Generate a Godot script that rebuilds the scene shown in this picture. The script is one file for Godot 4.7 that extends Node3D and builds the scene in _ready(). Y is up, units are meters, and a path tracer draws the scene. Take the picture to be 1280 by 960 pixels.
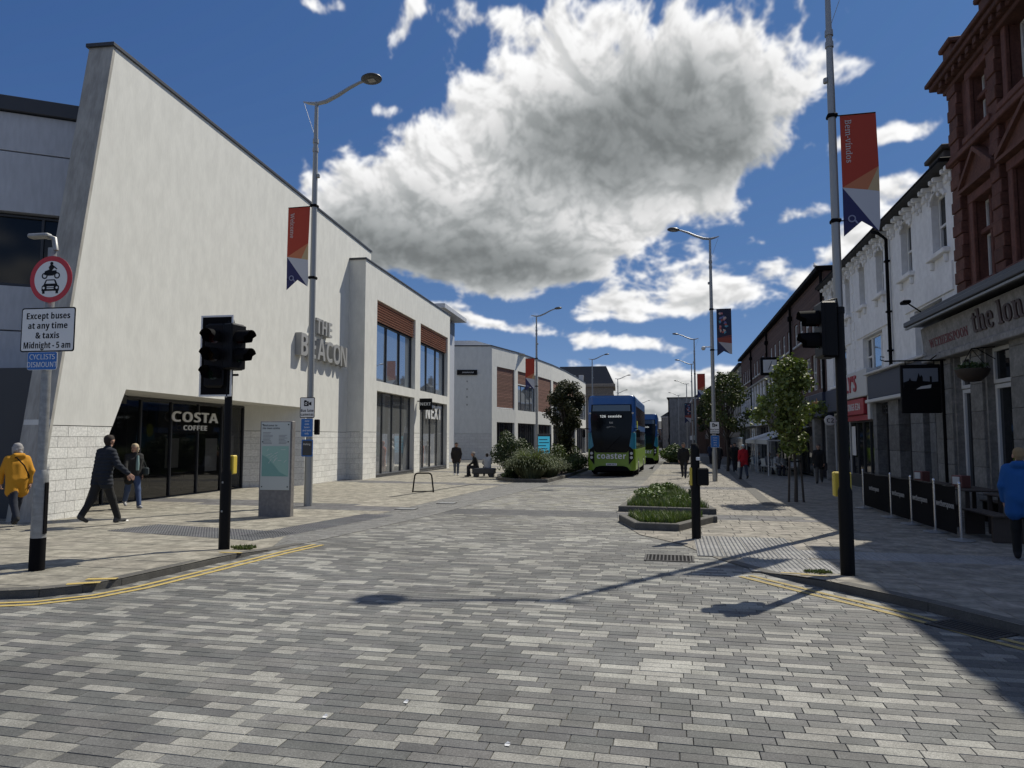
extends Node3D
# A pedestrian shopping street on a bright, cloudy summer day. -Z runs up the street, +X is the shady right-hand side.

const SL := 0.0079              # the ground falls gently away up the street
const SUN_AZ := 31.5
const SUN_EL := 52.0
var rng := RandomNumberGenerator.new()
var M := {}
var used := {}


class MB:
	var v := PackedVector3Array()
	var n := PackedVector3Array()
	var c := PackedColorArray()
	var ix := PackedInt32Array()
	var T := Transform3D.IDENTITY
	var col := Color.WHITE

	func tri(a: Vector3, b: Vector3, d: Vector3) -> void:
		a = T * a; b = T * b; d = T * d
		var N := (b - a).cross(d - a).normalized()
		var k := v.size()
		v.append(a); v.append(b); v.append(d)
		for j in 3:
			n.append(N); c.append(col)
		ix.append(k); ix.append(k + 2); ix.append(k + 1)

	func quad(a: Vector3, b: Vector3, d: Vector3, e: Vector3) -> void:
		a = T * a; b = T * b; d = T * d; e = T * e
		var N := (d - a).cross(e - b).normalized()
		var k := v.size()
		v.append(a); v.append(b); v.append(d); v.append(e)
		for j in 4:
			n.append(N); c.append(col)
		ix.append(k); ix.append(k + 2); ix.append(k + 1)
		ix.append(k); ix.append(k + 3); ix.append(k + 2)

	func quad_out(a: Vector3, b: Vector3, d: Vector3, e: Vector3, centre: Vector3) -> void:
		if (d - a).cross(e - b).dot((a + b + d + e) * 0.25 - centre) < 0.0:
			quad(a, e, d, b)
		else:
			quad(a, b, d, e)

	func box(s: Vector3, p: Vector3, bev := 0.0) -> void:
		var h := s * 0.5
		var ax := [Vector3(1, 0, 0), Vector3(0, 1, 0), Vector3(0, 0, 1)]
		for a in 3:
			var b := (a + 1) % 3
			var d := (a + 2) % 3
			for sg in [-1.0, 1.0]:
				var N: Vector3 = ax[a] * sg * h[a]
				var B: Vector3 = ax[b] * (h[b] - bev) * sg
				var C: Vector3 = ax[d] * (h[d] - bev)
				quad(p + N - B - C, p + N + B - C, p + N + B + C, p + N - B + C)
		if bev <= 0.0:
			return
		for a in 3:
			var b := (a + 1) % 3
			var d := (a + 2) % 3
			var A: Vector3 = ax[a] * (h[a] - bev)
			for sb in [-1.0, 1.0]:
				for sc in [-1.0, 1.0]:
					var P1: Vector3 = ax[b] * sb * h[b] + ax[d] * sc * (h[d] - bev)
					var P2: Vector3 = ax[b] * sb * (h[b] - bev) + ax[d] * sc * h[d]
					quad_out(p + P1 - A, p + P1 + A, p + P2 + A, p + P2 - A, p)
		for sx in [-1.0, 1.0]:
			for sy in [-1.0, 1.0]:
				for sz in [-1.0, 1.0]:
					var X := p + Vector3(sx * h.x, sy * (h.y - bev), sz * (h.z - bev))
					var Y := p + Vector3(sx * (h.x - bev), sy * h.y, sz * (h.z - bev))
					var Z := p + Vector3(sx * (h.x - bev), sy * (h.y - bev), sz * h.z)
					if sx * sy * sz > 0.0:
						tri(X, Y, Z)
					else:
						tri(X, Z, Y)

	# a box given by its two corners
	func slab(a: Vector3, b: Vector3, bev := 0.0) -> void:
		box((b - a).abs(), (a + b) * 0.5, bev)

	# smooth grid of rows of points; closed round, rows run along
	func skin(rows: Array, close := true, flip := false) -> void:
		var m: int = rows[0].size()
		var k0 := v.size()
		var last := rows.size() - 1
		for r in rows.size():
			for j in m:
				var p: Vector3 = rows[r][j]
				var du: Vector3
				if close:
					du = rows[r][(j + 1) % m] - rows[r][(j + m - 1) % m]
				else:
					du = rows[r][mini(j + 1, m - 1)] - rows[r][maxi(j - 1, 0)]
				var dv: Vector3 = rows[mini(r + 1, last)][j] - rows[maxi(r - 1, 0)][j]
				var N := du.cross(dv)
				if N.length_squared() < 1e-14:
					N = (rows[last][0] - rows[0][0]) * (1.0 if r == last else -1.0) + Vector3(0, 1e-6, 0)
				if flip:
					N = -N
				v.append(T * p); n.append((T.basis * N).normalized()); c.append(col)
		for r in last:
			for j in (m if close else m - 1):
				var j2 := (j + 1) % m
				var a := k0 + r * m + j
				var b := k0 + r * m + j2
				var d := k0 + (r + 1) * m + j2
				var e := k0 + (r + 1) * m + j
				if flip:
					ix.append_array([a, b, d, a, d, e])
				else:
					ix.append_array([a, d, b, a, e, d])

	func tube(pts: Array, rad, seg := 8, caps := true) -> void:
		var rows := []
		var up := Vector3.ZERO
		for k in pts.size():
			var dir: Vector3 = (pts[mini(k + 1, pts.size() - 1)] - pts[maxi(k - 1, 0)]).normalized()
			if up == Vector3.ZERO:
				up = Vector3(0, 0, 1) if absf(dir.y) > 0.9 else Vector3(0, 1, 0)
			var x := up.cross(dir).normalized()
			up = dir.cross(x).normalized()
			var r: float = rad[k] if rad is Array else rad
			var ring := []
			for j in seg:
				var a := TAU * j / seg
				ring.append(pts[k] + (x * cos(a) + up * sin(a)) * r)
			rows.append(ring)
		skin(rows)
		if caps:
			for e in [0, rows.size() - 1]:
				for j in range(1, seg - 1):
					if e == 0:
						tri(rows[0][0], rows[0][j + 1], rows[0][j])
					else:
						tri(rows[e][0], rows[e][j], rows[e][j + 1])

	func rod(a: Vector3, b: Vector3, r: float, seg := 8, r1 := -1.0) -> void:
		tube([a, b], [r, r if r1 < 0.0 else r1], seg)

	# profile of (radius, height) turned round the y axis at p
	func lathe(prof: Array, p := Vector3.ZERO, seg := 16) -> void:
		var rows := []
		for q in prof:
			var ring := []
			for j in seg:
				var a := -TAU * j / seg
				ring.append(p + Vector3(cos(a) * q.x, q.y, sin(a) * q.x))
			rows.append(ring)
		skin(rows)

	func ball(p: Vector3, r: Vector3, seg := 12, rings := 8) -> void:
		var rows := []
		for k in rings + 1:
			var b := -PI / 2 + PI * k / rings
			var ring := []
			for j in seg:
				var a := -TAU * j / seg
				ring.append(p + Vector3(cos(a) * cos(b) * r.x, sin(b) * r.y, sin(a) * cos(b) * r.z))
			rows.append(ring)
		skin(rows)

	# polygon in the xy plane drawn out from z0 to z1
	func prism(poly: PackedVector2Array, z0: float, z1: float) -> void:
		if Geometry2D.is_polygon_clockwise(poly):
			poly = poly.duplicate()
			poly.reverse()
		var t := Geometry2D.triangulate_polygon(poly)
		for k in range(0, t.size(), 3):
			var a := poly[t[k]]
			var b := poly[t[k + 1]]
			var d := poly[t[k + 2]]
			if (b - a).cross(d - a) < 0.0:
				var s := b
				b = d
				d = s
			tri(Vector3(a.x, a.y, z1), Vector3(b.x, b.y, z1), Vector3(d.x, d.y, z1))
			tri(Vector3(a.x, a.y, z0), Vector3(d.x, d.y, z0), Vector3(b.x, b.y, z0))
		for k in poly.size():
			var a := poly[k]
			var b := poly[(k + 1) % poly.size()]
			quad(Vector3(a.x, a.y, z0), Vector3(b.x, b.y, z0), Vector3(b.x, b.y, z1), Vector3(a.x, a.y, z1))

	# a sheet u0..u1, v0..v1 facing +z at w, with rectangular holes whose reveals run back by depth
	func holed(u0: float, u1: float, v0: float, v1: float, holes: Array, depth: float, w := 0.0) -> void:
		var us := [u0, u1]
		var vs := [v0, v1]
		for r in holes:
			us.append_array([r.position.x, r.end.x])
			vs.append_array([r.position.y, r.end.y])
		us.sort(); vs.sort()
		for a in us.size() - 1:
			var run := -1.0
			for b in vs.size() - 1:
				if us[a + 1] - us[a] < 1e-4 or vs[b + 1] - vs[b] < 1e-4:
					continue
				var m := Vector2((us[a] + us[a + 1]) / 2, (vs[b] + vs[b + 1]) / 2)
				var open := m.x < u0 or m.x > u1 or m.y < v0 or m.y > v1
				for r in holes:
					open = open or r.has_point(m)
				if not open:
					quad(Vector3(us[a], vs[b], w), Vector3(us[a + 1], vs[b], w), Vector3(us[a + 1], vs[b + 1], w), Vector3(us[a], vs[b + 1], w))
		for r in holes:
			var a: Vector2 = r.position
			var b: Vector2 = r.end
			var q := [Vector3(a.x, a.y, w), Vector3(b.x, a.y, w), Vector3(b.x, b.y, w), Vector3(a.x, b.y, w)]
			var mid := Vector3((a.x + b.x) / 2, (a.y + b.y) / 2, w)
			for k in 4:
				var A: Vector3 = q[k]
				var B: Vector3 = q[(k + 1) % 4]
				var D := Vector3(0, 0, -depth)
				var face := (B - A).cross(D).dot(mid - (A + B) / 2)
				if face > 0.0:
					quad(A, B, B + D, A + D)
				else:
					quad(A, A + D, B + D, B)

	func mesh() -> ArrayMesh:
		var arr := []
		arr.resize(Mesh.ARRAY_MAX)
		arr[Mesh.ARRAY_VERTEX] = v
		arr[Mesh.ARRAY_NORMAL] = n
		arr[Mesh.ARRAY_COLOR] = c
		arr[Mesh.ARRAY_INDEX] = ix
		var m := ArrayMesh.new()
		m.add_surface_from_arrays(Mesh.PRIMITIVE_TRIANGLES, arr)
		return m


func numbered(called: String) -> String:
	used[called] = used.get(called, 0) + 1
	return called if used[called] == 1 else "%s_%03d" % [called, used[called] - 1]


func tag(o: Node3D, label: String, category := "", group := "", kind := "") -> Node3D:
	if label: o.set_meta("label", label)
	if category: o.set_meta("category", category)
	if group: o.set_meta("group", group)
	if kind: o.set_meta("kind", kind)
	return o


func thing(called: String, label: String, category: String, where := Transform3D.IDENTITY, group := "") -> Node3D:
	var o := Node3D.new()
	o.name = numbered(called)
	add_child(o)
	o.transform = where
	return tag(o, label, category, group)


func obj(called: String, mb, material: Material, parent: Node3D = null) -> MeshInstance3D:
	var o := MeshInstance3D.new()
	o.mesh = mb.mesh() if mb is MB else mb
	o.material_override = material
	if parent:
		o.name = called
		parent.add_child(o, true)
	else:
		o.name = numbered(called)
		add_child(o)
	return o


func struct(called: String, mb, material: Material) -> MeshInstance3D:
	var o := obj(called, mb, material)
	o.set_meta("kind", "structure")
	return o


func dup(src: Node3D, where: Transform3D, label: String) -> Node3D:
	var base := src.name.rstrip("0123456789").rstrip("_")
	var o: Node3D = src.duplicate()
	o.name = numbered(base)
	add_child(o)
	o.transform = where
	o.set_meta("label", label)
	return o


func gy(z: float) -> float:
	return SL * maxf(z, -400.0)


func on(x: float, z: float, lift := 0.0) -> Vector3:
	return Vector3(x, gy(z) + lift, z)


func place(x: float, z: float, turn := 0.0, lift := 0.0) -> Transform3D:
	return Transform3D(Basis(Vector3.UP, deg_to_rad(turn)), on(x, z, lift))


# frame whose x axis runs along a facade, y is up and z comes out of it towards the street
func frame(p: Vector3, along: Vector3) -> Transform3D:
	var x := along.normalized()
	return Transform3D(Basis(x, Vector3.UP, x.cross(Vector3.UP)), p)


func paint(r: float, g: float, b: float, rough := 0.7, metal := 0.0) -> StandardMaterial3D:
	var m := StandardMaterial3D.new()
	m.albedo_color = Color(r, g, b).linear_to_srgb()
	m.roughness = rough
	m.metallic = metal
	return m


func noise_tex(seed_: int, freq: float, octaves: int, a: float, b: float, size := 512, kind := FastNoiseLite.TYPE_SIMPLEX_SMOOTH, normal := false, tint := Color.WHITE) -> NoiseTexture2D:
	var f := FastNoiseLite.new()
	f.seed = seed_
	f.noise_type = kind
	f.frequency = freq
	f.fractal_octaves = octaves
	var t := NoiseTexture2D.new()
	t.width = size
	t.height = size
	t.seamless = true
	t.noise = f
	if normal:
		t.as_normal_map = true
		t.bump_strength = a
		return t
	var g := Gradient.new()
	g.set_color(0, Color(a * tint.r, a * tint.g, a * tint.b).linear_to_srgb())
	g.set_color(1, Color(b, b, b).linear_to_srgb())
	g.set_offset(0, 0.2)
	g.set_offset(1, 0.8)
	t.color_ramp = g
	return t


# granite: loose dark and pale grains on a middle tone
func grains(seed_: int, size := 512) -> ImageTexture:
	var g := RandomNumberGenerator.new()
	g.seed = seed_
	var im := Image.create_empty(size, size, false, Image.FORMAT_RGBA8)
	for y in size:
		for x in size:
			var r := g.randf()
			var v := 0.44 if r < 0.24 else (1.0 if r > 0.84 else 0.70) * g.randf_range(0.88, 1.0)
			im.set_pixel(x, y, Color(v, v, v * 0.985).linear_to_srgb())
	return ImageTexture.create_from_image(im)


# matt stone, render or metal: base colour times fine grain, with coarse blotches laid over
func grain(r: float, g: float, b: float, rough: float, fine: Texture2D, fine_scale: Vector3, coarse: Texture2D = null, coarse_scale := Vector3.ONE, bump: Texture2D = null, bump_cm := 0.1, vcol := true) -> StandardMaterial3D:
	var m := paint(r, g, b, rough)
	m.albedo_texture = fine
	m.uv1_triplanar = true
	m.uv1_world_triplanar = true
	m.uv1_scale = fine_scale
	m.vertex_color_use_as_albedo = vcol
	if coarse:
		m.detail_enabled = true
		m.detail_albedo = coarse
		m.detail_blend_mode = BaseMaterial3D.BLEND_MODE_MUL
		m.detail_uv_layer = BaseMaterial3D.DETAIL_UV_2
		m.uv2_triplanar = true
		m.uv2_world_triplanar = true
		m.uv2_scale = coarse_scale
	if bump:
		m.heightmap_enabled = true
		m.heightmap_texture = bump
		m.heightmap_scale = bump_cm
	return m


func lettering(called: String, words: String, cap: float, where: Transform3D, m: Material, parent: Node3D, deep := 0.004, squeeze := 1.0, bold := true, face := "Droid Sans") -> MeshInstance3D:
	var t := TextMesh.new()
	var f := SystemFont.new()
	f.font_names = PackedStringArray([face])
	f.font_weight = 700 if bold else 400
	t.font = f
	t.text = words
	t.font_size = 48
	t.pixel_size = cap / (0.714 * 48.0)
	t.depth = deep
	t.curve_step = 1.0
	var o := MeshInstance3D.new()
	o.mesh = t
	o.material_override = m
	o.name = called
	parent.add_child(o, true)
	o.transform = where * Transform3D(Basis.from_scale(Vector3(squeeze, 1, 1)), Vector3(0, 0.483 * cap, 0))      # the mesh is centred on its line; stand it on its baseline
	return o


func at(x: float, y: float, z: float, turn := 0.0) -> Transform3D:
	return Transform3D(Basis(Vector3.UP, deg_to_rad(turn)), Vector3(x, y, z))


# ---------------------------------------------------------------- sky
var na := FastNoiseLite.new()
var nb := FastNoiseLite.new()
var nw := FastNoiseLite.new()
# cumulus masses as (azimuth, elevation, half width, half height, strength, tilt), all in degrees of sky
var clouds := [
	[-2.1, 26.0, 11.6, 5.5, 1.15, 12.0], [6.0, 26.5, 6.3, 4.3, 1.05, 0.0], [-10.0, 28.0, 7.9, 4.2, 1.00, 35.0], [2.9, 21.7, 6.5, 4.4, 1.05, 25.0], [-14.0, 23.6, 7.3, 3.4, 1.00, 20.0], [-4.8, 19.9, 8.8, 4.1, 1.00, 10.0],
	[-17.9, 20.0, 7.2, 3.2, 1.00, 12.0], [-23.7, 17.6, 7.1, 3.6, 1.05, 10.0], [-17.9, 15.7, 7.9, 3.2, 1.10, 0.0], [-10.0, 15.8, 7.8, 3.7, 1.05, 10.0], [-26.8, 15.3, 5.0, 3.0, 0.95, 0.0], [-13.9, 13.0, 5.9, 1.6, 0.95, -4.0],
	[-2.9, 16.2, 5.0, 2.2, 0.90, 20.0], [-7.4, 13.3, 3.9, 1.9, 0.85, 0.0], [2.7, 12.1, 3.7, 2.4, 1.05, 0.0], [0.8, 10.2, 3.6, 1.1, 0.90, 0.0], [-4.2, 10.4, 3.8, 0.9, 0.95, 5.0], [5.3, 10.5, 2.3, 1.0, 0.80, 0.0],
	[-12.6, 8.7, 6.5, 0.7, 1.00, -9.0], [-6.5, 7.4, 1.9, 0.5, 0.60, 0.0], [-1.4, 7.4, 3.1, 0.6, 1.00, -4.0], [-4.9, 9.3, 3.8, 0.6, 0.90, 4.0], [-17.8, 9.8, 3.9, 0.9, 0.90, -6.0], [-2.4, 4.4, 10.2, 1.6, 1.15, 0.0],
	[-2.4, 2.1, 15.1, 1.5, 1.30, 0.0], [-7.5, 3.1, 5.1, 1.3, 0.90, 0.0], [3.7, 3.0, 5.2, 1.6, 1.00, 0.0], [9.3, 16.6, 3.3, 0.7, 0.95, 4.0], [16.4, 20.8, 3.0, 0.9, 0.95, 8.0], [13.3, 20.9, 2.1, 0.5, 0.70, 0.0],
	[15.9, 16.7, 2.0, 1.7, 1.05, 40.0], [13.9, 14.7, 1.6, 1.1, 0.85, 10.0], [9.1, 11.9, 2.9, 1.5, 1.00, 6.0], [12.2, 13.2, 1.6, 1.1, 0.80, 10.0], [6.6, 15.0, 1.5, 0.5, 0.60, 0.0], [19.3, 18.0, 1.9, 0.5, 0.70, 0.0],
	[-27.4, 31.5, 3.3, 0.9, 0.90, 0.0], [-21.9, 30.4, 2.2, 0.9, 0.85, 50.0], [-16.7, 31.6, 2.0, 2.0, 0.90, 70.0], [-12.6, 31.4, 1.7, 1.0, 0.80, 0.0], [13.7, 25.8, 1.4, 2.0, 0.80, 70.0], [-23.2, 24.9, 1.4, 0.5, 0.55, 0.0],
	[-20.7, 32.0, 1.2, 0.7, 0.60, 0.0],
]
# where those masses are thick enough to be grey underneath, the same way
var bellies := [
	[-2.1, 23.2, 8.7, 4.3, 1.00, 8.0], [4.4, 21.5, 4.1, 2.9, 0.75, 15.0], [-8.7, 22.7, 5.2, 2.7, 0.70, 10.0], [0.5, 26.3, 4.3, 2.1, 0.45, 0.0], [-17.8, 14.2, 8.5, 2.5, 1.00, 0.0], [-25.5, 15.1, 5.1, 2.3, 0.90, 0.0],
	[-10.7, 13.6, 5.2, 2.0, 0.75, 0.0], [-22.4, 18.3, 3.9, 1.8, 0.50, 0.0], [-13.9, 18.1, 4.6, 1.4, 0.40, 8.0], [-2.4, 3.7, 7.3, 1.0, 0.50, 0.0], [-1.8, 1.9, 10.1, 0.9, 0.50, 0.0], [2.0, 10.4, 2.4, 0.6, 0.30, 0.0],
]


func field(az: float, el: float, general: bool) -> float:
	var d := 0.0
	if general:
		d = 0.53 + 0.58 * nw.get_noise_2d(az * 0.9 + 70.0, el * 1.6)
	else:
		for q in clouds:
			var x: float = az - q[0]
			var y: float = el - q[1]
			if absf(x) > q[2] * 2.2 or absf(y) > q[2] * 2.2:
				continue
			var t: float = deg_to_rad(q[5])
			var u: float = (x * cos(t) + y * sin(t)) / q[2]
			var w: float = (-x * sin(t) + y * cos(t)) / q[3]
			w *= 1.15 if w < 0.0 else 0.95
			var e: float = q[4] * exp(-(u * u + w * w) * 0.9)
			d = d + e - d * e * 0.45
	return d


func billow(x: float, y: float) -> float:
	var a := absf(na.get_noise_2d(x, y))
	var b := absf(na.get_noise_2d(x * 2.3 + 40.0, y * 2.3))
	var c := absf(na.get_noise_2d(x * 5.1, y * 5.1 + 90.0))
	var d := absf(na.get_noise_2d(x * 11.0 + 9.0, y * 11.0))
	return 0.62 - (a * 1.0 + b * 0.62 + c * 0.36 + d * 0.2)


func belly(az: float, el: float) -> float:
	var d := 0.0
	for q in bellies:
		var x: float = az - q[0]
		var y: float = el - q[1]
		if absf(x) > q[2] * 2.2 or absf(y) > q[2] * 2.2:
			continue
		var t: float = deg_to_rad(q[5])
		var u: float = (x * cos(t) + y * sin(t)) / q[2]
		var w: float = (-x * sin(t) + y * cos(t)) / q[3]
		var e: float = q[4] * exp(-(u * u + w * w) * 0.8)
		d = d + e - d * e
	return d


func cloud(az: float, el: float, general: bool) -> Vector2:      # (cover, brightness)
	var flat := 40.0 * log(1.0 + maxf(el, 0.0) / 16.0)
	var ax := az * 0.88
	var wx := nw.get_noise_2d(ax * 2.0, flat * 2.0) * 1.3
	var wy := nw.get_noise_2d(ax * 2.0 + 300.0, flat * 2.0) * 1.3
	var d := field(az + wx * 0.9, el + wy * 0.5, general)
	if d < 0.02:
		return Vector2.ZERO
	var puff := billow(ax + wx, flat + wy)
	var fine := nb.get_noise_2d(ax, flat)
	var t := d + puff * 0.40 + fine * 0.52 - 0.63
	if t < -0.12:
		return Vector2.ZERO
	# light comes from the sun, up and to the right, through what lies between
	var up := billow(ax + wx + 0.45, flat + wy + 0.8)
	var fup := nb.get_noise_2d(ax + 0.3, flat + 0.55)
	var grey := clampf((d - 0.55) * 1.4, 0.0, 1.0) * 0.8 if general else belly(az + wx * 0.35, el + wy * 0.3)
	grey = smoothstep(-0.08, 1.22, grey * 0.98 + (up - 0.1) * 0.07 + fup * 0.11 + clampf(t, 0.0, 0.8) * 0.28 - 0.05)
	var lit := lerpf(0.86, 0.215, grey)
	lit += clampf((puff - up) * 0.34 + (fine - fup) * 0.26, -0.17, 0.11) * (1.0 - 0.82 * grey)
	lit = lerpf(lit, 0.72, 0.6 * (1.0 - smoothstep(-0.12, 0.2, t)))
	var cover := smoothstep(-0.12, 0.36, t)
	return Vector2(cover, clampf(lit, 0.12, 0.97))


func sky_at(az: float, el: float, general: bool, soft: float) -> Color:
	var h := clampf(el / 90.0, 0.0, 1.0)
	var k := exp(-el / 11.0)
	var low := exp(-el / 3.5)
	var away := clampf(absf(wrapf(az - SUN_AZ, -180.0, 180.0)) / 90.0, 0.0, 1.0)
	var top := Color(0.032, 0.087, 0.252).lerp(Color(0.074, 0.168, 0.390), 1.0 - away)
	var blue := top.lerp(Color(0.155, 0.295, 0.545), k).lerp(Color(0.36, 0.47, 0.63), low * 0.8)
	var q := cloud(az, el, false)
	if soft > 0.0:
		var g := cloud(az, el, true)
		q = q.lerp(g, soft)
	var white := Color(1.0, 1.0, 1.0).lerp(Color(0.90, 0.97, 0.99), clampf(1.4 - 2.0 * q.y, 0.0, 1.0)) * q.y
	return blue.lerp(white, q.x)


func make_sky() -> ImageTexture:
	for f in [na, nb, nw]:
		f.noise_type = FastNoiseLite.TYPE_SIMPLEX_SMOOTH
		f.fractal_type = FastNoiseLite.FRACTAL_FBM
	na.seed = 11
	na.frequency = 0.16
	na.fractal_octaves = 1
	nb.seed = 5
	nb.frequency = 0.22
	nb.fractal_octaves = 6
	nb.fractal_gain = 0.55
	nw.seed = 23
	nw.frequency = 0.05
	nw.fractal_octaves = 2
	var w := 4096
	var h := 2048
	var small := Image.create_empty(512, 256, false, Image.FORMAT_RGBA8)
	for y in 256:
		var el := 90.0 - (y + 0.5) / 256.0 * 180.0
		for x in 512:
			var az := wrapf((x + 0.5) / 512.0 * 360.0, -180.0, 180.0)
			if el < -2.0:
				small.set_pixel(x, y, Color(0.13, 0.13, 0.125).linear_to_srgb())
				continue
			var soft := maxf(smoothstep(8.0, 26.0, absf(az + 12.0) - 28.0), smoothstep(33.0, 42.0, el))
			small.set_pixel(x, y, sky_at(az, maxf(el, 0.0), true, soft).linear_to_srgb())
	small.resize(w, h, Image.INTERPOLATE_CUBIC)
	var x0 := int(-62.0 / 360.0 * w)
	var x1 := int(38.0 / 360.0 * w)
	var y0 := int(44.0 / 180.0 * h)
	var y1 := int(90.5 / 180.0 * h)
	for y in range(y0, y1):
		var el := 90.0 - (y + 0.5) / h * 180.0
		for x in range(x0, x1):
			var az := (x + 0.5) / w * 360.0
			var xi := posmod(x, w)
			var soft := maxf(smoothstep(8.0, 26.0, absf(az + 12.0) - 28.0), smoothstep(33.0, 42.0, el))
			var q := sky_at(az, maxf(el, 0.0), true, soft).linear_to_srgb()
			var edge := minf(minf(x - x0, x1 - x), y - y0) / 40.0
			if edge < 1.0:
				q = small.get_pixel(xi, y).lerp(q, edge)
			small.set_pixel(xi, y, q)
	return ImageTexture.create_from_image(small)


func setting() -> void:
	var cam := Camera3D.new()
	cam.name = "camera"
	cam.fov = rad_to_deg(2.0 * atan(480.0 / 890.0))
	cam.near = 0.05
	cam.far = 6000.0
	add_child(cam)
	cam.position = Vector3(0, 1.7, 0)
	cam.rotation = Vector3(atan(68.0 / 890.0), atan(200.0 / 892.6), 0)
	cam.current = true
	var e := Environment.new()
	e.background_mode = Environment.BG_SKY
	var sky := Sky.new()
	var sm := PanoramaSkyMaterial.new()
	sm.panorama = make_sky()
	sm.energy_multiplier = 1.0
	sky.sky_material = sm
	e.sky = sky
	e.tonemap_mode = Environment.TONE_MAPPER_LINEAR
	e.tonemap_exposure = 1.06
	e.sdfgi_enabled = true
	e.ssao_enabled = true
	e.ssil_enabled = true
	var we := WorldEnvironment.new()
	we.name = "world_environment"
	we.environment = e
	add_child(we)
	var sun := DirectionalLight3D.new()
	sun.name = "sun"
	sun.light_energy = 1.45
	sun.light_color = Color(1.0, 0.974, 0.918)
	sun.light_angular_distance = 0.5
	sun.shadow_enabled = true
	sun.rotation = Vector3(-deg_to_rad(SUN_EL), PI - deg_to_rad(SUN_AZ), 0)
	add_child(sun)


func materials() -> void:
	var speck := noise_tex(1, 0.34, 3, 0.52, 1.0, 512)
	var mott := noise_tex(2, 0.02, 5, 0.74, 1.0, 512)
	var stain := noise_tex(3, 0.012, 5, 0.68, 1.0, 512)
	var faint := noise_tex(5, 0.014, 5, 0.91, 1.0, 512)
	var rel := noise_tex(4, 0.2, 4, 0.0, 1.0, 512)
	var streak := noise_tex(6, 0.03, 5, 0.84, 1.0, 512)
	M.paver = grain(1.28, 1.28, 1.28, 0.78, grains(31), Vector3.ONE * 0.40, mott, Vector3.ONE * 0.23, rel, 0.05)
	M.paver_smooth = grain(1.12, 1.12, 1.12, 0.72, mott, Vector3.ONE * 1.3, mott, Vector3.ONE * 0.23, rel, 0.03)
	M.slab = grain(1.15, 1.15, 1.15, 0.85, mott, Vector3.ONE * 1.1, noise_tex(8, 0.016, 5, 0.55, 1.0, 512), Vector3.ONE * 0.3, rel, 0.04)
	M.joint = grain(0.115, 0.112, 0.100, 0.95, speck, Vector3.ONE * 2.0, mott, Vector3.ONE * 0.3)
	M.far_ground = grain(0.22, 0.21, 0.19, 0.9, mott, Vector3.ONE * 0.15, stain, Vector3.ONE * 0.04)
	M.far_road = grain(0.20, 0.195, 0.18, 0.9, noise_tex(9, 0.06, 4, 0.5, 1.0, 512), Vector3(0.25, 1, 0.9), mott, Vector3.ONE * 0.1)
	M.kerb = grain(0.17, 0.163, 0.148, 0.85, grains(32), Vector3.ONE * 0.5, mott, Vector3.ONE * 0.5, rel, 0.05)
	M.render = grain(0.70, 0.698, 0.648, 0.88, noise_tex(7, 0.03, 5, 0.94, 1.0, 512), Vector3(1.0, 0.2, 1.0), faint, Vector3(0.3, 0.12, 0.3), rel, 0.04)
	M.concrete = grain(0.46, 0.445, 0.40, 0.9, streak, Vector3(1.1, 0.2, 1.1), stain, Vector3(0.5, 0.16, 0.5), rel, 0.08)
	M.block = grain(1.22, 1.22, 1.22, 0.85, mott, Vector3.ONE * 1.3, faint, Vector3.ONE * 0.4, rel, 0.04)
	M.red_stone = grain(1, 1, 1, 0.88, mott, Vector3.ONE * 1.1, stain, Vector3.ONE * 0.35, rel, 0.10)
	M.grey_stone = grain(1, 1, 1, 0.8, mott, Vector3.ONE * 0.9, stain, Vector3.ONE * 0.4, rel, 0.05)
	M.stucco = grain(0.86, 0.855, 0.835, 0.8, faint, Vector3.ONE * 0.5, faint, Vector3(0.2, 0.09, 0.2), rel, 0.04)
	M.brick_brown = grain(1, 1, 1, 0.9, speck, Vector3.ONE * 0.9, mott, Vector3.ONE * 0.4, rel, 0.05)
	M.plaster = grain(1, 1, 1, 0.85, mott, Vector3.ONE * 0.4, stain, Vector3(0.25, 0.1, 0.25))
	M.slate = grain(0.06, 0.062, 0.068, 0.7, speck, Vector3.ONE * 0.6, mott, Vector3.ONE * 0.4)
	M.soil = grain(0.07, 0.05, 0.035, 0.95, speck, Vector3.ONE * 0.8, mott, Vector3.ONE)
	M.panel_grey = grain(0.50, 0.515, 0.54, 0.45, streak, Vector3(0.6, 0.1, 0.6))
	M.iron = grain(0.05, 0.047, 0.043, 0.6, speck, Vector3.ONE * 2.0)
	M.steel = grain(0.34, 0.345, 0.34, 0.5, mott, Vector3.ONE * 1.1)
	M.steel.metallic = 0.55
	M.lamp_steel = paint(0.33, 0.335, 0.325, 0.48, 0.5)
	M.chrome = paint(0.55, 0.55, 0.56, 0.22, 0.9)
	M.black = paint(0.005, 0.005, 0.006, 0.42)
	M.black.metallic_specular = 0.28
	M.dull_black = paint(0.006, 0.006, 0.007, 0.8)
	M.dull_black.metallic_specular = 0.2
	M.charcoal = paint(0.035, 0.037, 0.042, 0.45)
	M.white = paint(0.78, 0.78, 0.76, 0.45)
	M.frame_white = paint(0.66, 0.66, 0.64, 0.4)
	M.off_white = paint(0.55, 0.55, 0.53, 0.6)
	M.letter_grey = paint(0.30, 0.30, 0.29, 0.5)
	M.sign_white = paint(0.74, 0.74, 0.72, 0.35)
	M.sign_red = paint(0.50, 0.02, 0.03, 0.35)
	M.sign_blue = paint(0.015, 0.13, 0.42, 0.35)
	M.yellow = paint(0.62, 0.47, 0.06, 0.5)
	M.line_yellow = grain(0.56, 0.42, 0.13, 0.85, noise_tex(14, 0.12, 4, 0.55, 1.0, 512), Vector3.ONE * 1.3)
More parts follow.
